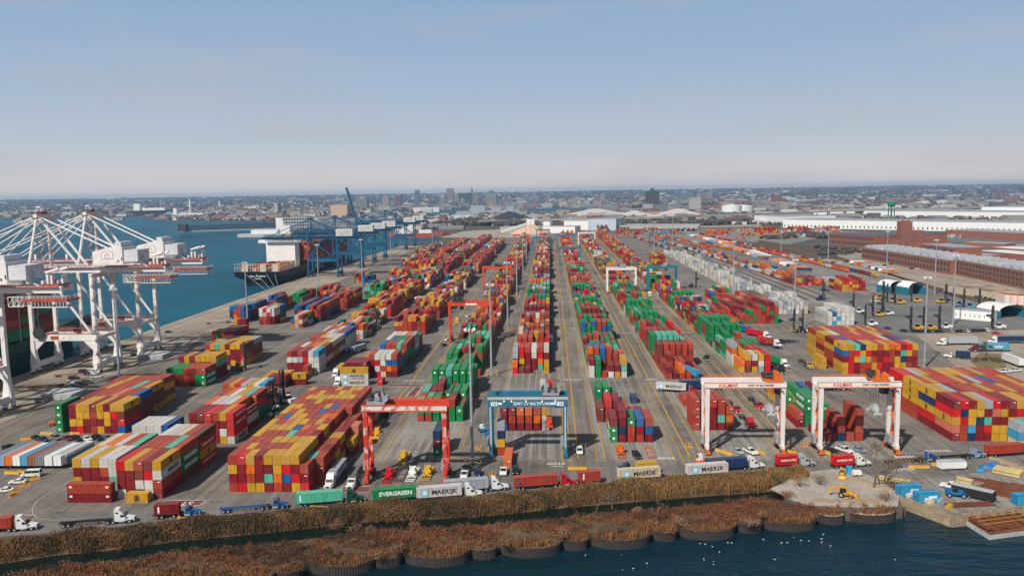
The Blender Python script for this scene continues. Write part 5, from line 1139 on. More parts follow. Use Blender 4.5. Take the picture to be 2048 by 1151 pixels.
def tractor(kind):
    """highway tractor, x forward, front bumper at x = 0"""
    t = thing('semi_truck', 'x', 'truck'); h = 1.15
    m = MB()
    for s in (-1, 1): m.box(-7.2, s*.42-.09, .75, -1.0, s*.42+.09, 1.0)
    m.box(-7.3, -.5, .7, -7.1, .5, 1.05); m.box(-6.0, -.5, 1.0, -4.9, .5, 1.2); m.build('chassis_frame', M_DARK, t)
    xc = -2.0; xb = -3.4 if kind == 'day' else -4.6
    m = MB()
    m.add([(0,-.75,.55),(0,.75,.55),(0,.72,1.35),(0,-.72,1.35),(xc,-1.0,.75),(xc,1.0,.75),(xc,.98,1.75),(xc,-.98,1.75)], [(0,1,2,3),(4,7,6,5),(0,3,7,4),(1,5,6,2),(3,2,6,7),(0,4,5,1)])   # bonnet
    m.add([(xc,-h,.7),(xc,h,.7),(xc,h,1.7),(xc,-h,1.7),(xc-.5,-h+.08,2.55),(xc-.5,h-.08,2.55),(xb,-h,.7),(xb,h,.7),(xb,h,2.6),(xb,-h,2.6)], [(0,1,2,3),(3,2,5,4),(0,3,4,9,6),(1,7,8,5,2),(4,5,8,9),(6,9,8,7),(0,6,7,1)])
    if kind != 'day': m.add([(xc-.5,-h+.1,2.56),(xc-.5,h-.1,2.56),(xc-1.5,h-.1,3.75),(xc-1.5,-h+.1,3.75),(xb,-h,2.61),(xb,h,2.61),(xb,h-.06,3.85),(xb,-h+.06,3.85)], [(0,1,2,3),(3,2,6,7),(0,3,7,4),(1,5,6,2),(4,7,6,5),(0,4,5,1)])
    for s in (-1, 1): m.box(-1.75, s*1.03-.2, 1.02, -.45, s*1.03+.18, 1.16)
    P(m.build('cab', M_PAINT, t))
    m = MB(); m.add([(xc+.02,-h+.12,1.78),(xc+.02,h-.12,1.78),(xc-.46,h-.17,2.5),(xc-.46,-h+.17,2.5)], [(0,1,2,3)])
    o = m.build('windscreen', M_GLASS, t)
    for s in (-1, 1):
        m = MB(); y = s*(h+.012); m.add([(xc-.2,y,1.75),(xc-1.15,y,1.75),(xc-1.15,y,2.4),(xc-.5,y*.985,2.4)], [(0,1,2,3)]); m.build('side_window', M_GLASS, t)
        if kind != 'day': m = MB(); m.box(xb+.35, y-.01, 2.75, xb+.95, y+.01, 3.1); m.build('sleeper_window', M_GLASS, t)
        m = MB(); m.tube((xc-.3, s*.95, .62), (xc-1.6, s*.95, .62), .32, n=10); m.build('fuel_tank', M_STEEL, t)
        m = MB(); m.tube((xb-.25, s*.95, .9), (xb-.25, s*.95, 3.4), .08, n=8); m.build('exhaust_stack', M_STEEL, t)
        m = MB(); m.box(-.04, s*.82-.16, .95, .06, s*.82+.16, 1.2); m.build('headlight', M_LETW, t)
        m = MB(); m.box(xc-.15, s*(h+.25)-.1, 1.75, xc+.05, s*(h+.25)+.1, 2.35); m.beam((xc-.05, s*h, 1.9), (xc-.05, s*(h+.2), 1.9), .06); m.build('mirror', M_DARK, t)
        wheel(t, -1.1, s*1.0, .52, .3)
        for x in (-5.0, -6.3): wheel(t, x, s*.92, .52, .55)
    m = MB(); m.box(-.02, -1.15, .4, .1, 1.15, .8); m.build('bumper', M_STEEL, t)
    m = MB(); m.box(.005, -.5, .82, .03, .5, 1.3); m.build('grille', M_DARK, t)
    return t
def chassis(L=12.2):
    """skeletal container trailer; x forward, front end at x = 0, deck at 1.2 m"""
    t = thing('container_trailer', 'x', 'trailer')
    m = MB()
    for s in (-1, 1): m.beam((-L, s*.48, 1.02), (0, s*.48, 1.02), .14, .3)
    for x in np.linspace(-L+.1, -.1, 8): m.box(x-.08, -.42, .92, x+.08, .42, 1.1)
    for x in (-L+.1, -.1): m.box(x-.12, -1.2, 1.0, x+.12, 1.2, 1.17)
    P(m.build('frame', M_PAINT, t))
    for s in (-1, 1):
        for x in (-L+1.0, -L+2.25): wheel(t, x, s*.9, .5, .55)
        m = MB(); m.box(-3.3, s*.6-.06, .15, -3.15, s*.6+.06, .9); m.box(-3.4, s*.6-.15, .02, -3.05, s*.6+.15, .15); m.build('landing_leg', M_DARK, t)
        m = MB(); m.box(-L-.06, s*1.0-.12, .7, -L, s*1.0+.12, .85); m.build('tail_light', M_CRR, t)
    return t
def van_trailer(L=14.6):
    t = thing('box_trailer', 'x', 'trailer')
    m = MB(); m.box(-L, -1.28, 1.15, 0, 1.28, 4.05); P(m.build('body', M_PAINT, t))
    m = MB()
    for z in (1.1, 4.0): 
        for s in (-1, 1): m.box(-L-.02, s*1.3-.03, z, .02, s*1.3+.03, z+.12)
    for x in (-L-.015, .0): m.box(x-.02, -1.3, 1.15, x+.03, -1.2, 4.05); m.box(x-.02, 1.2, 1.15, x+.03, 1.3, 4.05); m.box(x-.025, -.03, 1.2, x+.02, .03, 4.0)
    m.build('frame', M_LGRY, t)
    for s in (-1, 1):
        for x in (-L+1.4, -L+2.7): wheel(t, x, s*.95, .52, .55)
        m = MB(); m.box(-3.3, s*.7-.06, .05, -3.15, s*.7+.06, 1.15); m.build('landing_leg', M_DARK, t)
    m = MB(); m.box(-L+.3, -.6, .95, -.3, .6, 1.13); m.build('undercarriage', M_DARK, t)
    return t
PC = {'white':(.68,.68,.66),'black':(.015,.016,.018),'silver':(.36,.38,.40),'red':(.46,.012,.015),'blue':(.015,.10,.27),'maroon':(.16,.012,.018),'green':(.01,.10,.04),'navy':(.012,.03,.08),'grey':(.16,.17,.18),'skyblue':(.05,.28,.45),'dkgreen':(.005,.06,.03),'orange':(.58,.13,.015),'yellow':(.58,.34,.02),'ltblue':(.20,.30,.42),'brown':(.16,.07,.04),'rust':(.25,.07,.03),'teal':(.02,.27,.35),'mint':(.10,.42,.31)}
RTH = math.atan2(238.5-206.8, 75.2+69.1)      # direction of the front road
FIRST = {}
def place(key, builder, p, rz, label, color, group):
    if key not in FIRST:
        o = builder(); FIRST[key] = o; o.location = p; o.rotation_euler = (0, 0, rz); o['label'] = label; o['group'] = group
        for c in o.children:
            if c.get('painted'): c.color = (*PC[color], 1)
        return o
    return copy_tree(FIRST[key], p, rz, label, PC[color], group)
def tr(p, rz, label, color='white', kind='sleeper'): return place('tractor_'+kind, lambda: tractor(kind), p, rz, label, color, 'semi trucks at the terminal')
def ch(p, rz, label, color='black', L=12.2): return place('chassis%d' % L, lambda: chassis(L), p, rz, label, color, 'container trailers at the terminal')
def bx(p, rz, k, L, label, mk=None, z=1.2, off=0.05):
    """a container riding on a trailer whose front end is p"""
    d = Vector((math.cos(rz), math.sin(rz), 0)); q = Vector(p)-d*(L+off)
    o = link('shipping_container', CM[L], None, (q.x, q.y, z), 0, tuple(v*(1+.1*(rnd.random()-.5)) for v in CC[k][1]))
    n = Vector((-d.y, d.x, 0)); o.location = (q.x+n.x*CW/2, q.y+n.y*CW/2, z); o.rotation_euler = (0, 0, rz-math.pi/2)
    # local +y runs along the road, local +x side faces the reeds
    tag(o, label, 'shipping container', 'containers riding on trailers'); o['painted'] = 1
    def add(nm, me, y, dz=0): return link(nm, me, o, (CW+.03, y, 1.3+dz), math.pi/2)
    if mk in ('maersk',): add('lettering', text_mesh('MAERSK', M_LETB, 1.75, .02, 1.05), L/2+1.3); add('emblem', STAR, L/2-3.9)
    elif mk == 'green': add('lettering', text_mesh('EVERGREEN', M_LETW, 1.5, .05, 1.1), L/2)
    elif mk == 'red': add('lettering', text_mesh('HAMBURG S\u00dcD', M_LETW, .75, .02, .95), L/2)
    elif mk == 'bars': m = MB(); m.box(CW+.031, .9, .5, CW+.04, 1.35, 2.2); m.build('marking', M_LETW, o)
    elif mk == 'tri': m = MB(); m.box(CW+.031, .9, .5, CW+.04, 1.3, 2.3); m.build('marking', mat('blue_lettering', (.03,.10,.4), .6), o)
    return o
def rowpt(px, py): return gp(px, py, 0.02)
D = Vector((math.cos(RTH), math.sin(RTH), 0)); NN = Vector((-D.y, D.x, 0))
def rig(front, py, color, lab, kind='sleeper', box=None, L=L40, gap=.9, chcol='black', mk=None, tl=True, rz=None, boxlab=None, trlab=None):
    """a whole road train: photo x, y is the near front wheel of the tractor"""
    rz = RTH if rz is None else rz; d = Vector((math.cos(rz), math.sin(rz), 0)); n = Vector((-d.y, d.x, 0))
    p = gp(front, py, .02)+n*1.0+d*1.0
    if tl: tr(p, rz, lab, color, kind)
    q = p-d*((4.9 if kind == 'day' else 5.6)) 
    ch(q, rz, trlab or 'container trailer behind the '+lab, chcol, 12.2 if L == L40 else 6.6)
    if box: bx(q, rz, box, L, boxlab or (CC[box][0]+' container riding behind the '+lab).replace(' at the left end of the front road', ' at far left'), mk)
rig(64, 1060, 'white', 'white sleeper truck at the left end of the front road', chcol='rust', box='T', mk=None)
rig(260, 1045, 'white', 'white sleeper truck pulling an empty black trailer', gap=1)
rig(391, 1032, 'blue', 'blue and white day cab truck', 'day', 'M', L20, mk='bars')
rig(566, 1017, 'blue', 'white and blue day cab truck with an empty trailer', 'day', chcol='blue')
rig(722, 1005, 'dkgreen', 'dark green sleeper truck pulling the mint container', 'sleeper', 'E', L40, mk='bars')
rig(872, 997, 'white', 'x', 'sleeper', 'G', L40, mk='green', tl=False, trlab='trailer under the green lettered container', boxlab='green container with large white lettering on the front road')
rig(958, 994, 'white', 'white truck with red roof before the reeds', 'sleeper', 'W', L40, mk='maersk')
rig(1010, 980, 'white', 'white truck in front of the grey container', 'sleeper', 'S', L40)
rig(1148, 972, 'red', 'bright red truck on the front road', 'sleeper', 'T', L40, mk='tri')
rig(1228, 965, 'white', 'x', 'day', 'T', L20, mk='bars', tl=False, trlab='short trailer right of the bright red truck', boxlab='short brick red container right of the bright red truck')
rig(1352, 957, 'white', 'x', 'sleeper', 'C', L40, mk='maersk', tl=False, trlab='trailer under the rust-stained pale lettered container', boxlab='rust-stained pale container with black lettering')
rig(1345, 946, 'white', 'x', 'sleeper', 'Y', L20, tl=False, trlab='trailer under the yellow container behind the pale one', boxlab='yellow container behind the rust-stained pale one')
tr(gp(1236, 943, .02), RTH+math.pi, 'navy day cab truck facing left behind the pale container', 'navy', 'day')
rig(1486, 948, 'white', 'x', 'sleeper', 'W', L40, mk='maersk', tl=False, trlab='trailer under the white lettered container by the reeds', boxlab='clean white container with black lettering beside the reeds')
rig(1523, 937, 'white', 'white sleeper truck in front of the navy container', 'sleeper', 'N', L40)
rig(1624, 932, 'silver', 'silver truck with a short red container', 'sleeper', 'R', L20, mk='red')
rig(1736, 932, 'white', 'white truck beside the bare tree', 'sleeper', 'R', L20, mk='red')
rig(1872, 922, 'blue', 'blue day cab truck with an empty flat trailer', 'day', chcol='brown')
rig(1966, 915, 'ltblue', 'blue and white day cab truck near the red container', 'day', chcol='black')
rig(2075, 908, 'red', 'x', 'sleeper', 'T', L40, tl=False, trlab='trailer under the brick red container at the right edge', boxlab='long brick red container at the right edge of the front road')
# trucks facing us or driving in the lanes
S_ = -math.pi/2; NO = math.pi/2
def lane(px, py, color, lab, kind='sleeper', box=None, L=L40, rz=S_, chs=True, mk=None, chcol='black'):
    d = Vector((math.cos(rz), math.sin(rz), 0)); p = gp(px, py, .02); tr(p, rz, lab, color, kind); q = p-d*(4.9 if kind == 'day' else 5.6)
    if chs: ch(q, rz, 'trailer behind the '+lab, chcol, 12.2 if L == L40 else 6.6)
    if box: bx(q, rz, box, L, CC[box][0]+' container on the '+lab, mk)
lane(655, 981, 'white', 'white truck facing us left of the red crane', box='S')
lane(699, 981, 'white', 'white day cab truck at the foot of the red crane', 'day')
lane(672, 774, 'white', 'white truck beside the crosswise trio', chs=False); lane(668, 757, 'white', 'white truck hiding behind another by the crosswise trio', box='Y')
lane(1102, 687, 'white', 'white truck in the middle lane', box='W', L=L20); lane(1101, 647, 'black', 'black truck in the shade of the middle row'); lane(1101, 602, 'navy', 'dark truck further up the middle lane')
lane(1506, 862, 'red', 'red truck nearest us in the white crane lane'); lane(1477, 829, 'red', 'red truck behind another in the white crane lane', 'day'); lane(1522, 821, 'red', 'red truck right of the yellow line', 'day')
lane(1397, 786, 'red', 'small red truck turning at the aisle', 'day', 'W', L40, rz=-.28, mk='maersk')
lane(1409, 762, 'navy', 'truck with a sky blue box by the first white crane', 'day', 'L', L40, rz=-1.2)
lane(1416, 722, 'black', 'black truck alone in the lane', 'day', chs=False); lane(1567, 749, 'black', 'black truck left of the yellow containers')
lane(1577, 737, 'white', 'white truck with a green container', box='G', rz=-1.25); lane(1623, 738, 'yellow', 'yellow truck beside the tall right stack', 'day')
lane(1563, 695, 'white', 'white truck with a red box in the right lane', box='T', rz=-1.1); lane(1535, 690, 'red', 'red truck side by side with a white one', rz=-1.1); lane(1542, 678, 'white', 'white truck behind the red one in the right lane', box='R', rz=-1.0)
lane(1512, 669, 'ltblue', 'pale blue truck with a blue container', 'day', 'B', rz=-1.0); lane(1487, 652, 'blue', 'blue truck with an orange container', 'day', 'O', rz=-1.0); lane(1465, 635, 'white', 'white truck with a red container by the stepped stack', 'day', 'T', rz=-1.0)
lane(1335, 667, 'white', 'white truck right of the orange row', box='W', L=L20, rz=-1.3); lane(1302, 594, 'white', 'white truck beside the right crane row', rz=-1.4, chs=False); lane(1160, 535, 'white', 'white truck by the straddling blue crane', 'day', 'W', rz=-.6)
lane(1442, 780-2, 'white', 'white day cab behind the first white crane girder', 'day', 'N', rz=0.0); lane(1700, 780, 'maroon', 'maroon and white truck behind the second white crane', 'sleeper', 'M', rz=0.0)
lane(735, 660, 'white', 'white truck by the black lift truck mast', box='G', rz=-1.9, L=L20); lane(693, 712, 'navy', 'navy truck between the left stacks', box='S', rz=-1.9); lane(538, 835, 'white', 'white truck waiting by the lift truck', chs=False, rz=-2.0)
lane(826, 645-40, 'white', 'white truck far between the left rows', box='W', rz=-1.9, L=L20); lane(853, 598-20, 'white', 'another white truck far between the left rows', rz=-1.9); lane(880, 610, 'maroon', 'maroon truck at the side of the left rows', rz=-1.9)
lane(98, 851, 'orange', 'orange day cab truck beside the green column', 'day', 'M', L20, rz=-2.6)
lane(1872, 690, 'white', 'white truck pulling a grey trailer across the plaza', rz=math.pi, chs=False); place('van', van_trailer, gp(1895, 689, .02), math.pi, 'grey box trailer behind the white truck on the plaza', 'silver', 'box trailers')
lane(1936, 703, 'maroon', 'maroon truck pulling the blue lettered trailer', rz=math.pi, chs=False); o = place('van', van_trailer, gp(1957, 702, .02), math.pi, 'blue box trailer with white script lettering on the plaza', 'skyblue', 'box trailers')
link('lettering', text_mesh('Schneider', M_LETW, 2.2, .04), o, (-7, 1.36, 2.6), math.pi)
lane(1975, 686, 'white', 'white truck behind the blue lettered trailer', rz=math.pi, chs=False); place('van', van_trailer, gp(1992, 686, .02), math.pi, 'dark blue box trailer on the plaza', 'navy', 'box trailers')
lane(1888, 714, 'white', 'white truck with a blue load on the plaza', 'day', 'N', L20, rz=2.6); place('van', van_trailer, gp(2008, 722, .02), NO, 'white box trailer seen end-on beside the grass island', 'white', 'box trailers')
tr(gp(2016, 505, .02), 0, 'red truck outside the brick factory', 'red'); tr(gp(1690, 565, .02), .3, 'white truck in the rail yard road', 'white')
# parked box trailers at the left edge
for i, (px, col, lab) in enumerate(((-8,'grey','grey box trailer at the left edge of the picture'),(6,'ltblue','pale blue box trailer at the left edge'),(22,'orange','orange-roofed box trailer in the left row'),(38,'white','white box trailer right of the orange-roofed one'),(52,'skyblue','sky blue box trailer in the left row'),(66,'rust','rust-roofed box trailer in the left row'),(84,'grey','short grey box trailer in the left row'),(102,'white','white box trailer second from the right end of the row'),(120,'white','white box trailer at the right end of the row'))):
    p = gp(px, 938, .02); place('van', van_trailer, p+Vector((0, 14.6, 0)), NO-.05, lab, col, 'box trailers')
o = place('van', van_trailer, gp(131, 934, .02)+Vector((0, 14.6, 0)), NO-.05, 'white box trailer with a blue side beside the yellow barrier', 'white', 'box trailers')
m = MB(); m.box(-14.5, -1.33, 1.3, -.2, -1.315, 3.2); m.build('side_panel', mat('blue_panel', (.02,.20,.42), .5), o)
# orange and white trailers angled in the rail yard
k = 0
for r_, (a, c, n) in enumerate((((1440,492),(1520,520),15),((1490,505),(1600,545),16),((1375,472),(1450,490),12),((1700,528),(1770,548),10))):
    for i in range(n):
        u = i/n; p = gp(a[0]+(c[0]-a[0])*u, a[1]+(c[1]-a[1])*u, .05); col = rnd.choice(['orange','orange','orange','white','white','ltblue','rust','navy'])
        place('van', van_trailer, p, 2.75, '%s box trailer slanted %s' % ({'ltblue':'pale blue','rust':'brown','navy':'navy'}.get(col, col), ('beside the orange train','in the second trailer row','far up the rail yard','outside the brick factory')[r_]), col, 'slanted trailers in the rail yard'); k += 1
# cars
def mk(kind): return lambda: car(kind, {'sedan':'parked_car','suv':'parked_car','van':'passenger_van','pickup':'pickup_truck'}[kind], {'sedan':'car','suv':'car','van':'van','pickup':'pickup truck'}[kind])
CARS = [('sedan',72,878,-.6,'black','black sedan at the left end of the row before the yellow stack'),('sedan',87,881,-.5,'navy','dark sedan second in the row before the yellow stack'),('suv',113,878,-.6,'grey','dark grey car third in the row before the yellow stack'),('sedan',135,879,-.6,'maroon','maroon car in the row before the yellow stack'),('suv',153,880,-.6,'black','black car right of the maroon one'),('sedan',174,880,-.6,'white','white sedan in the row before the yellow stack'),('suv',195,879,-.6,'black','big black car right of the white sedan'),('sedan',214,878,-.6,'grey','grey car at the right end of that row'),
 ('van',63,952,3.3,'white','white passenger van by the yellow barrier'),('sedan',36,966,3.3,'white','white sedan next to the passenger van'),('sedan',10,983,3.3,'white','white sedan at the left edge'),('van',136,905,1.2,'white','white van parked behind the box trailers'),
 ('suv',20,897,1.3,'black','black car behind the box trailers at the left'),('suv',45,897,1.3,'black','second black car behind the box trailers'),('suv',66,897,1.3,'black','tall black car behind the box trailers'),('pickup',33,933,.6,'black','black pickup in front of the box trailers'),
 ('suv',83,803,.15,'silver','silver car on the quay by the grey slabs'),('suv',148,758,.2,'black','black car on the quay below the white crane legs'),('suv',193,755,.2,'white','white car at the foot of the white crane'),('suv',184,744,.2,'white','white car between the crane legs'),('suv',168,745,.2,'black','black car between the crane legs'),('sedan',140,779,.25,'grey','grey car at the near end of the quay row'),('suv',152,775,.25,'navy','navy car in the quay row'),('suv',161,770,.25,'black','black car in the quay row'),('suv',175,766,.25,'grey','dark grey car at the far end of the quay row'),('van',360,692,.2,'white','white van beside the green containers on the quay'),('sedan',271,711,.3,'black','black car near the third white crane'),('sedan',337,665,.3,'navy','navy car on the quay past the white cranes'),
 ('sedan',737,786,-1.1,'white','white car beyond the long yellow-and-red stack'),('pickup',1007,946,S_,'white','white pickup in front of the blue crane'),('suv',1031,945,S_,'black','black car right of the white pickup'),('pickup',929,953,S_,'white','white pickup under the tall light mast'),('pickup',930,940,S_,'grey','grey pickup under the tall light mast'),('suv',955,950,S_,'navy','dark car right of the tall light mast'),('suv',1159,905,S_,'white','white and black car right of the blue crane'),('suv',1273,914,S_+.15,'black','black car between the two flat spreader racks'),
 ('sedan',1476,905,S_+.3,'silver','silver sedan under the first white crane'),('pickup',1501,906,S_+.4,'white','white pickup under the first white crane'),('sedan',1664,905,S_+.8,'black','black sedan under the second white crane'),('pickup',1689,903,S_+.5,'white','white pickup under the second white crane'),('sedan',1718,902,S_+.5,'ltblue','blue-grey sedan under the second white crane'),
 ('sedan',887,692,-2.0,'navy','dark car in the lane left of the red crane row'),('sedan',895,680,-2.0,'white','white car in the lane left of the red crane row'),('sedan',936,633,-2.0,'white','white car far up the left lane'),('sedan',1272,587,-1.3,'white','white car beside the distant white crane'),('sedan',1556,697,-.5,'black','black car in the right truck lane'),
 ('pickup',2010,745,.2,'white','white pickup on the plaza, left of two'),('pickup',2030,743,.2,'white','white pickup on the plaza, right of two'),('sedan',1993,668,0,'red','lone red car in front of the parked row'),('sedan',1776,658,-.4,'black','black car left of the parked row'),('suv',1766,623,.1,'navy','navy car among the lift trucks'),('sedan',1690,625,.2,'silver','silver car near the white stacks'),('van',1750,603,.2,'white','white van by the lift trucks'),('sedan',1897,600,.3,'black','black car by the beige building'),('suv',1655,613,.1,'white','white car left of the lift trucks')]
for kind, px, py, rz, col, lab in CARS: place('car_'+kind, mk(kind), gp(px, py, .02), rz, lab, col, 'parked cars')
for i in range(22):
    px = 1806+i*7.9; col = rnd.choice(['black','silver','navy','grey','black','white','navy','grey'])
    place('car_sedan' if i % 3 else 'car_suv', mk('sedan' if i % 3 else 'suv'), gp(px, 664-.012*(i-8)**2*1.0, .02), NO+.25, '%s car in the long row below lift trucks' % {'grey':'dark grey'}.get(col, col), col, 'cars in the long parked row')
for i in range(14): place('car_sedan', mk('sedan'), gp(1935+i*9, 588+i*2.2, .02), .9, 'dark car parked along the brick factory front', 'black', 'cars along the factory')
for i in range(16):
    px = 1640+i*13; place('car_sedan' if i % 2 else 'car_suv', mk('sedan' if i % 2 else 'suv'), gp(px, 521+i*1.0+rnd.uniform(-4,4), .02), rnd.uniform(0,3), 'small car on the factory parking ground', 'black' if i % 3 else 'white', 'cars on the factory ground')
# lift trucks with tall masts
def lift_truck():
    t = thing('container_lift_truck', 'x', 'lift truck')
    m = MB(); m.prism([(-3.6,.7),(2.2,.7),(2.2,1.6),(0.2,1.8),(-1.2,1.9),(-3.7,2.1)], -1.5, 1.5); m.box(-3.8,-1.7,.8,-2.2,1.7,2.3); P(m.build('body', M_PAINT, t))
    m = MB(); m.taper((-1.6,-.9,.4,.9),(-1.4,-.8,.1,.8),1.95,3.5); m.build('cab', M_GLASS, t)
    m = MB(); m.box(-1.6,-.9,3.51,.3,.9,3.62); P(m.build('cab_roof', M_PAINT, t))
    H = 13.5
    m = MB()
    for s in (-1, 1):
        m.box(2.5, s*1.0-.2, .5, 3.05, s*1.0+.2, H); m.box(3.1, s*.7-.13, .8, 3.4, s*.7+.13, H-1)
    for z in np.arange(1.5, H, 2.2): m.box(2.6, -1.0, z, 2.95, 1.0, z+.35); m.beam((2.78,-1,z),(2.78,1,z+2.0),.12,.12)
    m.build('mast', M_DARK, t)
    m = MB(); m.box(3.45, -3.0, 7.2, 3.9, 3.0, 7.8); m.box(3.4,-1.1,6.6,3.8,1.1,8.4)
    for s in (-1, 1): m.box(3.5, s*3.0-.25, 6.6, 5.2, s*3.0+.25, 7.9)
    m.build('spreader', M_DARK, t)
    for s in (-1, 1):
        wheel(t, 1.9, s*1.75, .85, .75); wheel(t, -2.6, s*1.4, .75, .6)
        m = MB(); m.beam((1.2, s*1.1, 1.6), (2.6, s*1.1, 6.5), .16); m.build('tilt_ram', M_STEEL, t)
    return t
for i, (px, py, col, rz) in enumerate(((1598,664,'black',2.6),(1616,664,'white',2.9),(1741,651,'white',2.9),(1716,626,'white',3.0),(1642,600,'navy',.6),(1755,632,'yellow',3.0),(1774,630,'white',3.2),(1760,598,'yellow',.3),(1783,604,'yellow',2.9),(1798,607,'yellow',3.0),(1832,604,'yellow',2.8),(1832,659,'yellow',3.0),(1858,659,'yellow',3.1),(1889,657,'white',3.0),(1884,606,'yellow',.2),(1916,612,'skyblue',2.9),(1937,616,'skyblue',2.9),(1968,616,'green',2.9),(1995,657,'white',3.0),(553,832,'green',2.4),(478,740,'green',.5),(749,661,'green',1.0),(1385,575,'black',-.4),(575,806,'white',2.6))):
    lab = '%s lift truck with tall black mast %s' % (col, ['beside the mast with the yellow guard','right of the black one at the guarded mast','behind the tall right stack','near the white stacks','at the end of the rail tracks','third along the service ground','right of a yellow one','left of the blue tents','before the left blue tent','between the blue tents','before the right blue tent','left of two yellow ones above the car row','right of two yellow ones above the car row','above the middle of the car row','right of the blue tents','behind the white shed, left','behind the white shed, middle','behind the white shed, right','at the right end of the car row','by the white truck and the red stack','beside the yellow stack on the quay road','between the left rows','among the white reefers','behind the long yellow-and-red stack'][i])
    place('lift', lift_truck, gp(px, py, .02), rz, lab, col, 'container lift trucks')
# parked spreaders on low racks in front of the red crane
def rack(with_spreader):
    t = thing('spreader_rack', 'x', 'spreader rack')
    m = MB()
    for s in (-1, 1): m.box(-1.25 if s < 0 else 1.1, -6, .25, -1.1 if s < 0 else 1.25, 6, .5)
    for y in (-6, -4.6, 0, 4.6, 5.85): m.box(-1.1, y, .26, 1.1, y+.15, .45)
    for x in (-.4, .4): m.box(x-.06, -6, .27, x+.06, -2.6, .44)
    for x in (-1.15, 1.05):
        for y in (-5.6, 5.4): m.box(x, y, 0, x+.15, y+.2, .25)
    P(m.build('frame', M_PAINT, t))
    if with_spreader:
        m = MB(); m.box(-.5, -3, .51, .5, 3.5, 1.0); m.box(-1.1, -1.4, 1.0, 1.1, 1.4, 1.6); m.box(-.7, -1, 1.6, .7, 1, 2.6)
        for y in (-3.0, 3.2): m.box(-1.2, y, .52, 1.2, y+.5, .95)
        for x in (-.9, .7): m.tube((x, 0, 2.6), (x+.2, 0, 2.6), .45, n=10)
        P(m.build('spreader', M_PAINT, t))
    return t
for i, (px, py, col, ws, lab) in enumerate(((808,917,'yellow',1,'yellow spreader rack furthest back under the red crane'),(779,953,'red',1,'red spreader rack by the left leg of the red crane'),(803,950,'brown',0,'brown empty rack in the middle of the spreader racks'),(826,950,'white',1,'white spreader rack under the red crane'),(856,948,'yellow',1,'yellow spreader rack at the right of the row'),(1241,905,'orange',1,'orange and white spreader rack before the green and red block'),(1300,905,'orange',0,'bare orange rack right of the black car'))):
    place('rack%d' % ws, lambda ws=ws: rack(ws), gp(px, py, .02), 0, lab, col, 'spreader racks')
# hatch covers, bomb carts on the quay
for px, py, lab in ((118,797,'pile of grey hatch covers beside the silver car'),(304,717,'pile of grey hatch covers by the third white crane')):
    p = gp(px, py); m = MB()
    for k in range(3): m.box(-6.5, -6, .1+k*.75, 6.5, 6, .7+k*.75); [m.box(x, -6.2, .15+k*.75, x+.3, 6.2, .62+k*.75) for x in (-6, -2, 2, 5.7)]
    tag(m.build('hatch_cover', M_LGRY, None, (p.x, p.y+4, 0.02)), lab, 'hatch cover')
for i, (px, py, rz, lab) in enumerate(((85,775,.35,'rusty cart train nearest us on the quay'),(138,752,.35,'rusty cart train by the white crane legs'),(432,647,.5,'orange cart on the open quay'),(265,692,.4,'rusty cart under the third white crane'))):
    p = gp(px, py, .02); ch(p+Vector((math.cos(rz)*6, math.sin(rz)*6, 0)), rz, lab, 'rust'); tr(p+Vector((math.cos(rz)*13, math.sin(rz)*13, 0)), rz, 'white day cab truck pulling the '+lab, 'white', 'day')
# stray empty trailers parked by the guarded mast
for i in range(7): ch(gp(1545+i*9, 694-i*1.5, .02), -.5, 'empty black trailer left of the tall right stack', 'black')
ch(gp(712, 962, .02), S_, 'empty black trailer standing by the foot of the red crane', 'black')
# yellow barriers
def barrier(L=3.0):
    m = MB(); m.prism([(-.32,0),(.32,0),(.3,.12),(.12,.4),(.1,.85),(-.1,.85),(-.12,.4),(-.3,.12)], -L/2, L/2); return m.build('road_barrier', M_YELB)
M_YELB = mat('barrier_yellow', (.55,.28,.025), .8, var=.25)
bp = None
for px, py, rz, s, lab in ((24,947,1.5,1.6,'yellow barrier before the black pickup'),(43,945,1.5,.7,'short yellow barrier left of the van'),(70,958,-.9,.9,'yellow barrier by the back of the van'),(50,971,-.8,1,'yellow barrier behind the white sedan'),(31,983,-.7,1,'yellow barrier behind the sedan at the left edge'),(26,992,-.4,.7,'lowest yellow barrier at the left'),(95,868,1.5,1.7,'yellow barrier behind the parked row'),(55,878,-1.1,1.4,'yellow barrier left of the parked row'),(150,868,1.5,1.2,'yellow barrier before the yellow stack'),(1155,938,1.57,1.9,'yellow barrier lying below the blue crane'),(1447,905,.7,2.2,'long yellow barrier under the first white crane'),(1522,905,.35,1.5,'yellow barrier right of the white pickup'),(1582,905,.7,1.2,'yellow barrier at the leg of the first white crane'),(1652,905,.5,1.2,'yellow barrier beside the black sedan'),(1838,935,1.57,2.0,'yellow barrier before the blue truck'),(1872,930,1.57,.9,'yellow barrier left of the white box trailer'),(190,935,-1.0,2.2,'yellow barrier beside the blue-sided trailer'),(640,1017,1.45,1.8,'yellow barrier at the edge of the reeds'),(370,1040,1.45,1.4,'yellow barrier at the reeds below the blue truck')):
    p = gp(px, py, .02); o = barrier() if bp is None else bp.copy()
    if bp is None: bp = o
    else: COL.objects.link(o)
    o.location = p; o.rotation_euler = (0, 0, rz); o.scale = (1, s, 1); tag(o, lab, 'road barrier', 'yellow concrete barriers')

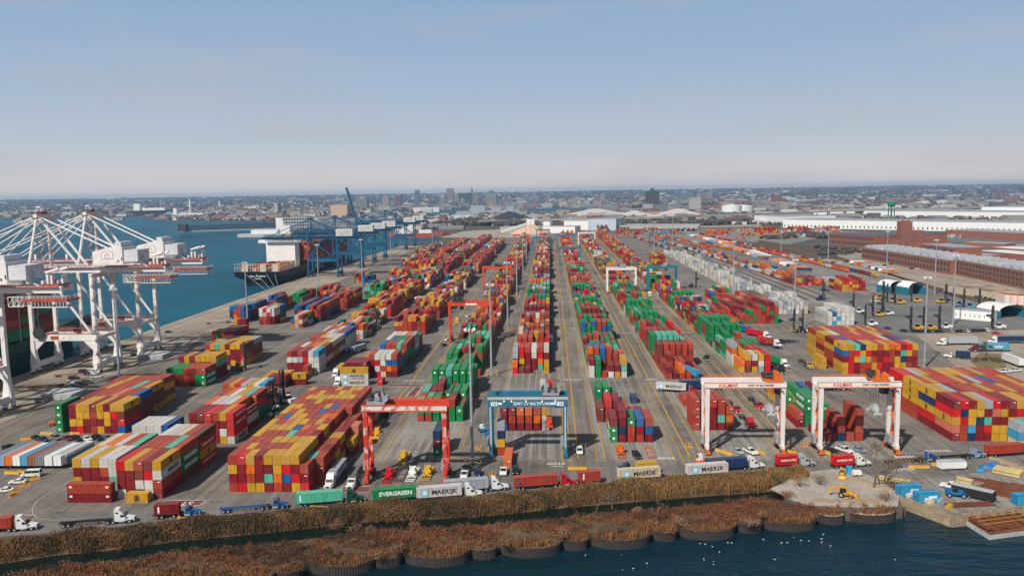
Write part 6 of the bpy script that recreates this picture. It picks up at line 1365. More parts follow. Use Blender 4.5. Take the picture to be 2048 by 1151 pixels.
# terminal tractors and a boom lift
def yard_tractor():
    t = thing('terminal_tractor', 'x', 'tractor'); m = MB(); m.box(-4.6,-.5,.6,0,.5,1.0); m.box(-.9,-1.2,.5,.2,1.2,1.1); m.build('chassis_frame', M_ORNG, t)
    m = MB(); m.taper((-2.1,-1.15,-.5,.35),(-2.0,-1.05,-.75,.3),1.1,2.9); P(m.build('cab', M_PAINT, t)); m = MB(); m.quad((-.53,-1.05,1.7),(-.53,.25,1.7),(-.72,.2,2.75),(-.72,-.98,2.75)); m.build('windscreen', M_GLASS, t)
    m = MB(); m.box(-1.9,-1.17,1.75,-.8,-1.12,2.65); m.build('side_window', M_GLASS, t)
    for s in (-1,1): wheel(t,-.5,s*1.0,.5,.35); wheel(t,-3.7,s*.95,.5,.5)
    return t
for px, py, rz, lab in ((1392,927,RTH+math.pi,'white and orange terminal tractor left of the navy container'),(560,628,.6,'white terminal tractor among the quay stacks'),(720,590,.6,'white terminal tractor below the second blue quay crane')):
    place('terminal', yard_tractor, gp(px, py, .03), rz, lab, 'white', 'terminal tractors')
p = gp(965,862,.03); t = thing('boom_lift', 'blue boom lift parked left of the blue gantry crane', 'boom lift', p, -1.2); mb_ = mat('lift_blue', (.015,.17,.36), .5)
m = MB(); m.box(-1.4,-1.0,.5,1.4,1.0,1.3); m.build('body', mb_, t); m = MB(); m.box(-.9,-.8,1.31,.6,.8,2.4); m.build('turret', M_WHITE, t); m = MB(); m.beam((-.8,.3,2.0),(4.5,.3,3.2),.4,.5); m.beam((4.5,.3,3.2),(5.6,.3,.9),.25,.3); m.build('boom', mb_, t); m = MB(); m.box(5.3,-.9,.2,6.1,1.3,1.2); m.build('basket', mb_, t)
for s in (-1,1):
    for x in (-1,1): wheel(t,x,s*1.05,.45,.35)
def valve():
    m = MB(); m.box(-.9,-.7,0,.9,.7,.12); m.tube((0,0,0),(0,0,1.5),.22,n=8)
    for s in (-.9,.9):
        for y in (-.7,.7): m.tube((s,y,0),(s,y,1.3),.07,n=5)
        m.beam((s,-.7,1.25),(s,.7,1.25),.1)
    return m.build('guarded_hydrant', M_YELB)
vv = None
for px, py, lab in ((956,897,'guarded yellow hydrant left of the blue crane'),(1165,894,'guarded yellow hydrant right of the blue crane'),(1378,893,'guarded yellow hydrant left of the first white crane'),(1608,892,'guarded yellow hydrant between the two white cranes'),(985,950,'yellow bollard hydrant beside the white pickup')):
    o = valve() if vv is None else vv.copy()
    if vv is None: vv = o
    else: COL.objects.link(o)
    o.location = gp(px, py, .03); tag(o, lab, 'hydrant', 'guarded hydrants')
# ================================================================== BUILDINGS AND THE CITY
def obj_paint(o, c): o.color = (*c, 1); o['painted'] = 1; return o
M_WIN = mat('window_glass', (.035,.045,.055), .25, spec=.6)
M_ROOFM = mat('metal_roof_pale', (.30,.31,.33), .6, var=.2, scale=.05)
M_ROOFD = mat('dark_roof', (.10,.11,.12), .8)
M_BRICK = mat('red_brick', (.20,.072,.046), .9, scale=.25, col2=(.29,.11,.07), detail=9)
WINM = MB().quad((-.5,0,-.5),(.5,0,-.5),(.5,0,.5),(-.5,0,.5)); _o = WINM.build('window', M_WIN, recalc=False); WINM = _o.data; bpy.data.objects.remove(_o)
NWIN = {}
def facade(t, p, q, z0, z1, rows, cols, mframe, win=.62, hgt=.6, out=.06, name='window'):
    """windows on the wall from p to q, each an object; past a hundred on one thing the rest as one part"""
    p, q = Vector((*p, 0)), Vector((*q, 0)); d = q-p; L = d.length; d.normalize(); n = Vector((d.y, -d.x, 0)); m = MB(); top = t.parent or t
    for r in range(rows):
        za = z0+(z1-z0)*(r+.5-hgt/2)/rows; zb = z0+(z1-z0)*(r+.5+hgt/2)/rows
        for c in range(cols):
            k = NWIN.get(top.name, 0)
            if k < 100:
                NWIN[top.name] = k+1; a = p+d*(L*(c+.5)/cols)+n*out; o = link(name, WINM, t, (a.x, a.y, (za+zb)/2), math.atan2(d.y, d.x)); o.scale = (L*win/cols, 1, zb-za)
            else:
                a = p+d*(L*(c+.5-win/2)/cols)+n*out; b = p+d*(L*(c+.5+win/2)/cols)+n*out; m.quad((a.x,a.y,za),(b.x,b.y,za),(b.x,b.y,zb),(a.x,a.y,zb))
    if m.v: m.build('glazing', M_WIN, t, recalc=False)['kind'] = 'stuff'
def building(name, label, pts, h, wall, roof=None, cat='building', group=None, fac=None, parapet=.8):
    """pts: ground outline, counter-clockwise"""
    cx = sum(p[0] for p in pts)/len(pts); cy = sum(p[1] for p in pts)/len(pts)
    t = thing(name, label, cat, (cx, cy, 0), 0, group); lp = [(p[0]-cx, p[1]-cy) for p in pts]
    m = MB(); m.poly(lp, 0, h); m.build('wall', wall, t)
    m = MB(); k = 1.004; m.poly([(x*k, y*k) for x, y in lp], h+.01, h+parapet*.4); m.build('roof', roof or M_ROOFM, t)
    if fac:
        for e, r, c in fac: facade(t, lp[e], lp[(e+1) % len(lp)], 1.0, h-.8, r, c, None)
    return t, lp
def rect(p, q, depth):
    """rectangle from the front edge p-q, going back by depth"""
    p, q = Vector(p[:2]), Vector(q[:2]); d = (q-p).normalized(); n = Vector((-d.y, d.x))*depth
    return [tuple(p), tuple(q), tuple(q+n), tuple(p+n)]
# brick factory on the right: three long ranges with sawtooth roof lights
def sawtooth(t, lp, h, n, m_):
    a, b, c, d = [Vector(v) for v in lp]; m = MB()
    for i in range(n):
        u0, u1 = (i+.15)/n, (i+.6)/n
        p0, p1 = a+(b-a)*u0, a+(b-a)*u1; q0, q1 = d+(c-d)*u0, d+(c-d)*u1; p0 = p0+(q0-p0)*.06; p1 = p1+(q1-p1)*.06
        m.add([(p0.x,p0.y,h+.35),(p1.x,p1.y,h+.35),(q1.x,q1.y,h+.35),(q0.x,q0.y,h+.35),(p0.x,p0.y,h+3.0),(q0.x,q0.y,h+3.0)], [(0,1,4),(3,5,2),(0,4,5,3),(1,2,5,4)])
    m.build('roof_light', m_, t)
R1 = rect(gp(1905,548), gp(2200,610), 34); t, lp = building('brick_factory', 'long red brick factory with rows of windows, nearest us on the right', R1, 14, M_BRICK, fac=((0,3,36),(3,3,14))); sawtooth(t, lp, 14, 16, M_ROOFM)
R2 = rect(gp(1723,517), gp(1900,549), 40); t, lp = building('brick_factory', 'red brick factory range with a pale sawtooth roof behind the light mast', R2, 13, M_BRICK, fac=((0,2,30),)); sawtooth(t, lp, 13, 12, M_ROOFM)
R2b = rect(gp(1842,522), gp(1905,532), 30); t, lp = building('brick_factory', 'taller brick block joining the two factory ranges', R2b, 19, M_BRICK, fac=((0,3,10),))
for lab, a, c, dpt, h, rf in (('low brick shed with a grey roof behind the joining block', (1850,517), (1962,528), 26, 9, M_ROOFM), ('white-roofed long hall behind the near brick factory', (1958,519), (2180,541), 30, 10, M_WHITE), ('dark-roofed low shed right of the brick tower', (1893,506), (1978,512), 28, 8, M_ROOFD), ('small pale-roofed hall at the right edge behind the factory', (1985,508), (2120,517), 34, 8, M_WHITE), ('low brown workshop between two pale roofs', (1930,498), (2010,502), 24, 9, M_ROOFM)):
    building('factory_shed', lab, rect(gp(*a), gp(*c), dpt), h, M_BRICK, rf)
R4 = rect(gp(1656,489), gp(1746,497), 120); t, lp = building('brick_factory', 'brick hall with dark grey roof left of the brick tower', R4, 17, M_BRICK, M_ROOFD, fac=((0,2,24),))
p = gp(1802,499); t = thing('brick_tower', 'stepped red brick tower block rising over the factory', 'building', p); t.scale = (.62, .62, .58)
for nm, (x0, y0, x1, y1, h) in (('wall', (0,0,22,26,62)), ('wall', (22.2,2,48,26,42)), ('wall', (48.2,4,74,26,27)), ('wall', (-18,6,-.2,26,20)), ('wall', (10,-14,60,-.2,14))):
    m = MB(); m.box(x0,y0,0,x1,y1,h); w = m.build(nm, M_BRICK, t); m = MB(); m.box(x0-.3,y0-.3,h+.01,x1+.3,y1+.3,h+.8); m.build('parapet', M_BRICK, w)
    facade(w, (x0,y0), (x1,y0), 3, h-3, max(2, int(h/5)), max(3, int((x1-x0)/4)), None, .4, .45)
m = MB(); m.box(3,4,62.9,8,9,67); m.box(14,4,62.9,18,9,66); m.build('roof_hut', M_BRICK, t)
R5 = rect(gp(1890,473), gp(2150,487), 60); building('brick_shed', 'low brick shed with a red loading bay beyond the factory', R5, 11, M_BRICK)
# great white warehouses
for lab, a, c, dpt, h in (('very long white warehouse with loading doors below the viaduct', (1566,455), (2250,470), 110, 17), ('white warehouse at the left end of the long one', (1508,446), (1566,450), 130, 19), ('grey-roofed warehouse behind the long white one', (1620,432), (2150,440), 200, 17), ('white warehouse at the right edge under the viaduct', (1962,433), (2200,437), 260, 26)):
    t, lp = building('warehouse', lab, rect(gp(*a), gp(*c), dpt), h, M_WHITE, M_ROOFM, 'warehouse')
    if 'doors' in lab: facade(t, lp[0], lp[1], 0, 9, 1, 70, None, .25, .5, name='door')
# blue tents, sheds
def tent(label, px, py, w, dpt, h, rz=0, mcol=None):
    p = gp(px, py); t = thing('fabric_shelter', label, 'shelter', p, rz); n = 10
    m = MB(); arc = [(-w/2*math.cos(math.pi*i/n), h*.62+h*.42*math.sin(math.pi*i/n)) for i in range(n+1)]
    for i in range(n): (x0, z0), (x1, z1) = arc[i], arc[i+1]; m.quad((x0,0,z0),(x1,0,z1),(x1,dpt,z1),(x0,dpt,z0)); m.quad((x0,.3,z0-.5),(x0,dpt-.3,z0-.5),(x1,dpt-.3,z1-.5),(x1,.3,z1-.5))
    m.build('canopy', M_WHITE, t, recalc=False)
    for s in (-1, 1): m = MB(); m.box(s*w/2-1.2,0,0,s*w/2+1.2,dpt,h*.62); m.build('container_wall', mcol or mat('teal_wall', (.01,.15,.22), .6), t)
    m = MB(); m.add([(x, dpt-.4, z-.2) for x, z in arc]+[(w/2,dpt-.4,0),(-w/2,dpt-.4,0)], [tuple(range(n+3))]); m.build('back_wall', M_DARK, t); return t
tent('left of the two white-roofed blue shelters among the lift trucks', 1796, 587, 14, 15, 9.5, .25); tent('right of the two white-roofed blue shelters', 1834, 590, 14, 15, 9.5, .25); tent('lone white-roofed shelter at the right edge by the car row', 2025, 636, 20, 18, 8, .3)
t, lp = building('site_shed', 'long white site shed with small windows near the parked cars', rect(gp(1907,636), gp(1983,643), 10), 5.6, M_WHITE); facade(t, lp[0], lp[1], .5, 5, 1, 8, None, .15, .3)
t, lp = building('beige_building', 'low beige flat-roofed building with a rusty roof patch', rect(gp(1887,583), gp(1977,597), 26), 5.5, mat('beige_wall', (.45,.38,.28), .9), mat('roof_rust', (.12,.05,.04), .9, scale=.08, col2=(.42,.36,.28)))
for i in range(4):
    p = gp(2010+i*14, 609+i*1.2); m = MB()
    for k in range(6): m.box(-2,-3,k*1.25+.02,2,9,k*1.25+1.0,0); m.box(-2.05,-3.05,k*1.25+1.0,2.05,9.05,k*1.25+1.25,1)
    tag(m.build('panel_stack', [M_WHITE, M_ORNG], None, p), 'striped stack of panels beyond the parked cars', 'panel stack', 'striped panel stacks')
# sheds at the end of the yard, silo dome, conveyor
for lab, px0, px1, py, h, dpt, mm in (('white shed with a tall left block at the end of the rows', 1086, 1150, 466, 13, 50, M_WHITE), ('white square tower shed at the end of the rows', 1087, 1100, 464, 22, 20, M_WHITE), ('big pale blue-grey shed at the end of the rows', 1176, 1232, 461, 24, 90, mat('pale_blue_wall', (.42,.5,.56), .7)), ('white hall right of the white tower shed', 1128, 1180, 460, 20, 60, M_WHITE), ('low long white shed behind the far cranes', 1000, 1086, 462, 9, 40, M_CONC),
    ('long grey river-coloured shed right of the pale blue one', 1240, 1395, 457, 8, 60, M_LGRY)):
    building('port_shed', lab, rect(gp(px0, py), gp(px1, py), dpt), h, mm, None, 'shed')
def mound(label, px, py, r, h, m_, name='stockpile', sy=.7):
    p = gp(px, py); b = bmesh.new(); n = 20; rings = 6; vs = []
    for j in range(rings+1):
        u = j/rings; vs.append([b.verts.new(((1-u)*r*math.cos(2*math.pi*i/n)*(1+.12*math.sin(i*2.3+j)), (1-u)*r*sy*math.sin(2*math.pi*i/n), h*(u**.8)*(1+.1*math.sin(i*1.7)*(u < 1)))) for i in range(n)])
    for j in range(rings):
        for i in range(n): b.faces.new([vs[j][i], vs[j][(i+1) % n], vs[j+1][(i+1) % n], vs[j+1][i]])
    me = bpy.data.meshes.new(name); b.to_mesh(me); b.free(); me.materials.append(m_); return tag(link(name, me, None, p), label, 'stockpile')
M_SALT = mat('pale_minerals', (.46,.42,.38), .9, var=.15); M_SAND = mat('sand_pile', (.52,.36,.24), .9, var=.1); M_COAL = mat('coal', (.025,.028,.035), .9)
mound('sand-coloured dome pile beside the conveyor at the end of the yard', 1062, 467, 40, 19, M_SAND)
for px, py, r, h, m_, lab in ((1190,433,130,26,M_SALT,'large pale pile at the middle of the far shore'),(1165,437,60,14,M_SALT,'low pale pile left of the large one'),(1268,433,70,20,M_SALT,'greyish pile right of the large pale one'),(1355,432,85,24,M_SALT,'pale pile below the tall maroon tower'),(1378,432,40,16,M_SALT,'small pale pile at the right of another'),(1020,440,70,26,M_COAL,'black coal pile beyond the grey ship'),(1068,438,60,18,mat('grey_minerals', (.26,.25,.25), .9),'grey pile right of the coal pile'),(1310,437,60,12,M_SALT,'flat pale pile between two larger ones')): mound(lab, px, py, r, h, m_)
a = gp(1003,467); c = gy(1061,445,gp(1061,465).y); t = thing('conveyor', 'sloping white conveyor rising to a square head house', 'conveyor', a)
m = MB(); m.beam((0,0,4), tuple(c-a), 5, 4); m.build('gallery', M_WHITE, t); m = MB(); d = c-a; m.box(d.x-8,d.y-6,d.z-7,d.x+8,d.y+6,d.z+7); m.build('head_house', M_WHITE, t)
m = MB()
for u in (.3,.55,.8): q = d*u; m.box(q.x-1.5,q.y-1.5,0,q.x+1.5,q.y+1.5,q.z-2)
m.build('trestle', M_LGRY, t)
# silver domes near the coal
for px, lab in ((922,'left silver storage dome beyond the blue cranes'),(940,'right silver storage dome beyond the blue cranes')):
    p = gp(px, 437); b = bmesh.new(); bmesh.ops.create_uvsphere(b, u_segments=20, v_segments=10, radius=30); bmesh.ops.scale(b, vec=(1.2,1,.62), verts=b.verts)
    me = bpy.data.meshes.new('storage_dome'); b.to_mesh(me); b.free(); me.materials.append(M_STEEL); tag(link('storage_dome', me, None, p), lab, 'storage dome')
# tanks
for px, py, r, h, lab in ((1463,426,34,26,'white storage tank before the viaduct, left of two'),(1486,424,36,22,'white storage tank before the viaduct, right of two')):
    p = gp(px, py); m = MB(); m.tube((0,0,0),(0,0,h),r,n=24); m.tube((0,0,h+.01),(0,0,h+5),r*.98,2,n=24); tag(m.build('storage_tank', M_WHITE, None, p), lab, 'storage tank')
# green water tower
p = gp(1782,441); t = thing('water_tower', 'green water tower standing over the white warehouses', 'water tower', p); t.scale = (.62, .62, .62); Mg = mat('tower_green', (.01,.20,.10), .5)
z = 58
for i in range(6):
    a = 2*math.pi*i/6; m = MB(); m.tube((14*math.cos(a),14*math.sin(a),0),(11*math.cos(a),11*math.sin(a),z), 1.1, n=6); m.build('leg', Mg, t)
m = MB(); m.tube((0,0,0),(0,0,z),2.2,n=8)
for zz in (18, 36):
    for i in range(6): a, b_ = 2*math.pi*i/6, 2*math.pi*(i+1)/6; m.beam((13*math.cos(a),13*math.sin(a),zz),(13*math.cos(b_),13*math.sin(b_),zz),.8)
m.build('riser', Mg, t)
m = MB(); m.tube((0,0,z-3),(0,0,z+3),9,15,16); m.tube((0,0,z+3.01),(0,0,z+13),15,15,16); m.tube((0,0,z+13.01),(0,0,z+18),15,3,16); m.build('tank', Mg, t)
# viaduct of the motorway
def viaduct(label, pts, z, w, step=55):
    q = [gp(*a) for a in pts]; t = thing('viaduct', label, 'viaduct', (0,0,0)); m = MB(); mp = MB()
    for a, c in zip(q, q[1:]):
        A, B = Vector((a.x,a.y,z)), Vector((c.x,c.y,z)); m.beam(A, B, w, 2.6); d = (B-A); n = int(d.length/step); nn = Vector((-d.y,d.x,0)).normalized()*(w/2-1)
        for s in (-1, 1): m.beam(A+nn*s+Vector((0,0,1.9)), B+nn*s+Vector((0,0,1.9)), .5, 1.1)
        for i in range(n):
            c_ = A+d*((i+.5)/n); mp.box(c_.x-1.5,c_.y-w*.35,0,c_.x+1.5,c_.y-w*.35+2.5,z-1.4); mp.box(c_.x-1.5,c_.y+w*.35-2.5,0,c_.x+1.5,c_.y+w*.35,z-1.4)
    m.build('deck', M_CONC, t); mp.build('pier', M_LGRY, t)
viaduct('long motorway viaduct curving across the right distance', ((1240,451),(1320,449),(1400,445),(1500,442),(1640,436),(1800,431),(2048,424),(2300,418)), 17, 24)
viaduct('lower viaduct crossing behind the port sheds', ((960,452),(1060,449),(1160,448),(1240,451)), 12, 20)
viaduct('second road bridge behind the orange containers', ((1230,460),(1400,462),(1520,459)), 8, 14)
# pier, moored grey ships, far ships
def far_ship(name, label, px, py, L, w, h, mh, sup, rz=0, ms=M_WHITE):
    p = gp(px, py, -3); t = thing(name, label, 'ship', (p.x, p.y, -3), rz)
    m = MB(); m.poly([(-L/2,-w/2),(L*.38,-w/2),(L/2,0),(L*.38,w/2),(-L/2,w/2)], 0, h); m.build('hull', mh, t)
    for (x0, x1, hh) in sup: m = MB(); m.box(x0*L,-w*.4,h+.01,x1*L,w*.4,h+hh); m.build('deckhouse', ms, t)
    m = MB(); m.tube((x0*L+4,0,h),(x0*L+4,0,h+hh+10),.8,n=6); m.build('mast', ms, t)
M_NAVY = mat('navy_grey', (.30,.33,.36), .6)
far_ship('grey_ship', 'long grey ship moored beyond the coal pile', 985, 428, 290, 34, 14, M_NAVY, ((-.3,-.1,22),(-.02,.12,14),(.2,.3,18)), 0, M_NAVY)
far_ship('car_carrier', 'dark blue ship with white top by the far left shore', 308, 431, 210, 34, 26, M_HULLK, ((-.45,-.3,34),(-.25,.3,12)))
far_ship('red_ship', 'white and red bowed ship at the end of the blue cranes', 838, 475, 120, 22, 9, M_CRR, ((-.4,-.1,16),(.0,.2,6)), .2)
far_ship('tanker', 'pale ship with red funnel at the far shore', 380, 433, 160, 26, 12, M_LGRY, ((-.45,-.35,26),(-.3,.4,4)))
far_ship('tug_boat', 'small tug boat pushing a low barge', 352, 442, 30, 9, 4, M_CRR, ((-.3,.1,6),))
p = gp(362,468,-3); q = gp(560,461,-3); t = thing('coal_pier', 'dark trestle pier reaching into the water', 'pier', (0,0,0)); m = MB(); A, B = Vector((p.x,p.y,3)), Vector((q.x,q.y,3)); m.beam(A, B, 16, 3); m.build('deck', M_LGRY, t)
m = MB(); truss(m, A+Vector((0,0,8)), B+Vector((0,0,8)), 9, 10, 34, 1.2); m.build('trestle', M_DARK, t); m = MB(); m.box(A.x-4,A.y-6,4,A.x+16,A.y+6,20); m.build('loader_house', M_DARK, t)
far_ship('barge', 'flat barge with a yellow crane before the white silo rows', 545, 473, 140, 30, 7, M_LGRY, ((-.3,.1,8),(.15,.3,16)))
t, lp = building('grid_building', 'white hall with a dark grid of openings on the peninsula', rect(gp(566,461), gp(620,459), 60), 30, M_WHITE); facade(t, lp[0], lp[1], 0, 30, 4, 10, None, .7, .6, name='opening')
building('long_shed', 'long white-roofed shed behind the blue cranes', rect(gp(620,458), gp(795,449), 70), 17, M_WHITE)
building('silo_block', 'tan row of grain silos behind the blue cranes', rect(gp(662,434), gp(695,434), 40), 46, mat('tan_silo', (.42,.30,.20), .8))
building('silo_block', 'pale silo tower on the left peninsula', rect(gp(549,429), gp(556,429), 20), 50, M_CONC)
building('quay_shed', 'long pale pier shed below the downtown towers', rect(gp(830,425), gp(878,424), 60), 22, M_WHITE)
# chimneys on the far left
for px, py, h, lab in ((381,427,75,'tall white chimney on the far shore'),(440,420,60,'pale chimney left of the silo tower')):
    p = gp(px, py); m = MB(); m.tube((0,0,0),(0,0,h),5,4,10); tag(m.build('chimney', M_WHITE, None, p), lab, 'chimney')
def tower_mat():
    m = bpy.data.materials.new('windowed_wall'); m.use_nodes = True; t = m.node_tree; b = t.nodes['Principled BSDF']; L = t.links.new; N = t.nodes.new
    b.inputs['Roughness'].default_value = .6; oi = N('ShaderNodeObjectInfo'); c = N('ShaderNodeTexCoord'); sp = N('ShaderNodeSeparateXYZ'); L(c.outputs['Object'], sp.inputs[0])
    ad = N('ShaderNodeMath'); L(sp.outputs['X'], ad.inputs[0]); L(sp.outputs['Y'], ad.inputs[1]); cb = N('ShaderNodeCombineXYZ'); L(ad.outputs[0], cb.inputs['X']); L(sp.outputs['Z'], cb.inputs['Y'])
    br = N('ShaderNodeTexBrick'); br.offset = 0; br.inputs['Scale'].default_value = 1; br.inputs['Brick Width'].default_value = 6.5; br.inputs['Row Height'].default_value = 4.2; br.inputs['Mortar Size'].default_value = .95; br.inputs['Mortar Smooth'].default_value = 0
    br.inputs['Color1'].default_value = (.05,.06,.075,1); br.inputs['Color2'].default_value = (.09,.10,.12,1); L(cb.outputs[0], br.inputs['Vector']); L(oi.outputs['Color'], br.inputs['Mortar']); L(br.outputs['Color'], b.inputs['Base Color']); return m
M_TOWER = tower_mat()
# named towers of downtown: px left, px right, top py, distance, colour, label
def tower(x0, x1, top, Y, c, lab, cap=None, rows=10):
    a, b_ = gy(x0, top, Y), gy(x1, top, Y); w = b_.x-a.x; h = a.z; t = thing('office_tower', lab, 'tower', (a.x, Y, 0))
    m = MB(); m.box(0,0,0,w,w*.8,h if cap != 'pyramid' else h*.80); obj_paint(m.build('wall', M_TOWER, t), tuple(v*.6 for v in c))
    hh = h if cap != 'pyramid' else h*.80
    if cap == 'pyramid':
        m = MB(); m.taper((-.5,-.5,w+.5,w*.8+.5),(w*.5-1,w*.4-1,w*.5+1,w*.4+1),hh+.01,h); obj_paint(m.build('roof', M_WALL, t), (.03,.14,.13))
    elif cap == 'big':
        m = MB(); m.box(w*.06,-.3,hh*.86,w*.94,w*.8+.3,hh+.3); obj_paint(m.build('crown', M_WALL, t), (.02,.07,.065)); m = MB(); m.taper((w*.2,w*.1,w*.8,w*.7),(w*.5-1,w*.4-1,w*.5+1,w*.4+1),hh+.31,hh+18); obj_paint(m.build('roof', M_WALL, t), (.02,.07,.065))
    elif cap == 'spire':
        m = MB(); m.tube((w/2,w*.4,h),(w/2,w*.4,h+30),w*.3,.5,8); obj_paint(m.build('spire', M_WALL, t), (.12,.2,.18))
    elif cap == 'dome':
        m = MB(); m.tube((w/2,w*.4,h),(w/2,w*.4,h+12),w*.45,w*.35,10); m.tube((w/2,w*.4,h+12.01),(w/2,w*.4,h+24),w*.35,1,10); obj_paint(m.build('dome', M_WALL, t), (.15,.24,.2))
    else:
        m = MB(); m.box(w*.3,w*.2,hh+.01,w*.7,w*.6,hh+5); m.build('roof_hut', M_LGRY, t)
TW = [(1293,1319,383,3700,(.075,.024,.03),'massive maroon tower with a green gabled crown','big'),(893,906,377,5200,(.42,.34,.31),'tall plain pinkish-white tower at the centre of downtown',None),(829,838,380,5000,(.16,.26,.33),'slim blue glass tower left of downtown',None),(790,802,390,5000,(.28,.11,.10),'narrow brick tower left of the glass one',None),(764,778,393,4900,(.52,.46,.38),'cream apartment tower behind the raised blue boom',None),(712,734,396,4600,(.32,.33,.32),'stepped grey apartment tower behind the blue cranes',None),
 (918,941,386,5300,(.04,.11,.12),'wide dark green office block downtown',None),(906,917,388,5400,(.46,.41,.35),'beige block between the tall tower and the green one',None),(941,946,381,5600,(.25,.3,.27),'domed narrow tower downtown','dome'),(949,956,389,5500,(.40,.36,.32),'small tower with a thin spire downtown','spire'),(971,993,380,5400,(.44,.40,.35),'stepped stone tower with a green pyramid roof','pyramid'),(993,1004,392,5300,(.05,.11,.13),'dark glass block right of the pyramid tower',None),(918,930,399,4900,(.30,.36,.37),'grey-green mid-rise before the dark block',None),(887,912,404,4800,(.12,.2,.21),'wide dark low block under the tall tower',None),
 (878,892,395,5300,(.36,.33,.32),'grey block left of the tall tower',None),(1000,1012,398,5600,(.38,.36,.33),'pale block at the right edge of downtown',None),(1013,1024,395,6000,(.40,.37,.33),'stone block right of downtown',None),(1046,1060,391,6300,(.30,.34,.34),'grey slab on the hill right of downtown',None),(1066,1078,393,6400,(.36,.34,.32),'second grey slab on the hill',None),(1092,1102,389,6500,(.42,.33,.29),'pinkish block on the hill',None),(1187,1198,391,6300,(.40,.24,.2),'brick block right of centre on the skyline',None),(1200,1209,389,6300,(.55,.42,.3),'orange-cream block on the skyline',None),(1146,1157,396,6000,(.38,.34,.3),'tan block on the skyline',None),
 (1180,1200,402,4700,(.10,.1,.13),'dark low office block right of centre',None),(1358,1384,385,6200,(.22,.33,.33),'pale green office block right of the maroon tower',None),(1395,1404,383,6500,(.34,.28,.27),'tower far right of the maroon one',None),(1418,1424,378,7000,(.5,.42,.33),'cream tower far on the ridge',None),(1330,1354,408,4000,(.36,.42,.42),'pale glass office beside the maroon tower',None),(1353,1363,409,4020,(.06,.12,.16),'dark glass office beside the maroon tower',None),(1546,1565,389,4600,(.36,.13,.09),'stepped red brick block on the right skyline',None),(1564,1572,396,4650,(.34,.12,.09),'lower red brick wing on the right skyline',None),
 (1583,1660,402,4200,(.26,.12,.11),'long brown apartment block on the right',None),(1583,1612,402,4150,(.34,.4,.42),'pale glass end of the brown apartment block',None),(1838,1856,399,4300,(.38,.26,.2),'tan silo pair on the far right',None),(1560,1566,378,9000,(.3,.3,.32),'lonely tower on the right ridge',None),(1596,1601,377,9000,(.32,.32,.34),'second lonely tower on the right ridge',None),(1452,1475,401,4700,(.36,.14,.1),'row of red brick mills right of the maroon tower',None),(1500,1530,404,4500,(.42,.34,.28),'tan mill right of the red brick mills',None),(1480,1500,401,4700,(.36,.15,.12),'brick mill between the tan and red ones',None)]
for a in TW: tower(*a[:6], cap=a[6])
# countable mid-size buildings of the city
rr = random.Random(12); nb = 0
KINDS = [((.50,.48,.45),'white'),((.36,.30,.26),'tan'),((.30,.13,.10),'red brick'),((.22,.25,.28),'grey'),((.44,.38,.30),'cream'),((.16,.2,.23),'dark grey')]
ZONES = [((20,330),(424,431),8,'low building on the far left shore'),((330,640),(408,428),10,'building across the water on the left'),((640,880),(405,428),12,'building in the quarter behind the blue cranes'),((880,1180),(403,420),16,'building in the city below the downtown towers'),((1180,1500),(404,428),14,'building in the city right of downtown'),((1500,2048),(402,428),10,'building in the city behind the viaduct')]
CNT = [10, 36, 40, 66, 50, 40]
FIRSTB = {}
for (xr, yr, hm, lab), n in zip(ZONES, CNT):
    for i in range(n):
        px = rr.uniform(*xr); py = yr[0]+(yr[1]-yr[0])*rr.random()**1.0-(px-1000)*.0155*0; py2 = py+(-(px-1024)*.0156 if px > 1024 else -(px-1024)*.0156)
        py2 = max(py2, 384+(1100-px)*.0156+12); p = gp(px, py2); c, cn = rr.choice(KINDS); k = (n, cn, rr.randint(0, 2))
        w, d, h = rr.uniform(18, 60), rr.uniform(14, 30), rr.uniform(hm*.6, hm*2.2)*(1.9 if rr.random() < .12 and xr[0] >= 640 else 1)
        t = thing('city_building', '%s %s' % (cn, lab), 'building', p, 0, 'city buildings, '+lab)
        m = MB(); m.box(-w/2,0,0,w/2,d,h); obj_paint(m.build('wall', M_TOWER, t), c)
        m = MB(); m.box(-w/2-.2,-.2,h+.01,w/2+.2,d+.2,h+1); m.box(-w*.2,d*.3,h+1.01,w*.1,d*.7,h+4); m.build('roof', M_ROOFM if rr.random() < .5 else M_ROOFD, t)
        nb += 1
# the mass of houses and the woods between them
rng = np.random.default_rng(21)
def hz_np(Y): 
    u = np.clip((Y-7000)/10400, 0, 1); return np.where(Y < 7000, 0, -1+92*u**.8)
def scatter(n, ymin, ymax, keep):
    out = []
    while len(out) < n:
        Y = ymin*(ymax/ymin)**rng.random(); u = rng.uniform(-.72, .68); x = u*Y
        if keep(x, Y): out.append((x, Y))
    return np.array(out)
def inpoly(x, y, pts):
    c = False; j = len(pts)-1
    for i in range(len(pts)):
        if (pts[i][1] > y) != (pts[j][1] > y) and x < (pts[j][0]-pts[i][0])*(y-pts[i][1])/(pts[j][1]-pts[i][1])+pts[i][0]: c = not c
        j = i
    return c
HARB = [ring((845,431),(932,429),(937,418),(845,417)), ring((1034,427),(1192,423),(1192,414),(1036,416)), ring((600,462),(760,446),(850,441),(850,435),(600,446))]
def okland(x, Y):
    if not inpoly(x, Y, land): return False
    if any(inpoly(x, Y, h) for h in HARB): return False
    if Y < 2300 and x > -260 and x < 330: return False
    if Y < 1500: return False
    if x > 330 and Y < 1900: return False
    return True
pt = scatter(9500, 1900, 14500, okland)
s = rng.uniform(.7, 1.5, len(pt)); big = rng.random(len(pt)) < .07; far = np.clip(pt[:,1]/5000, .6, 2.6)
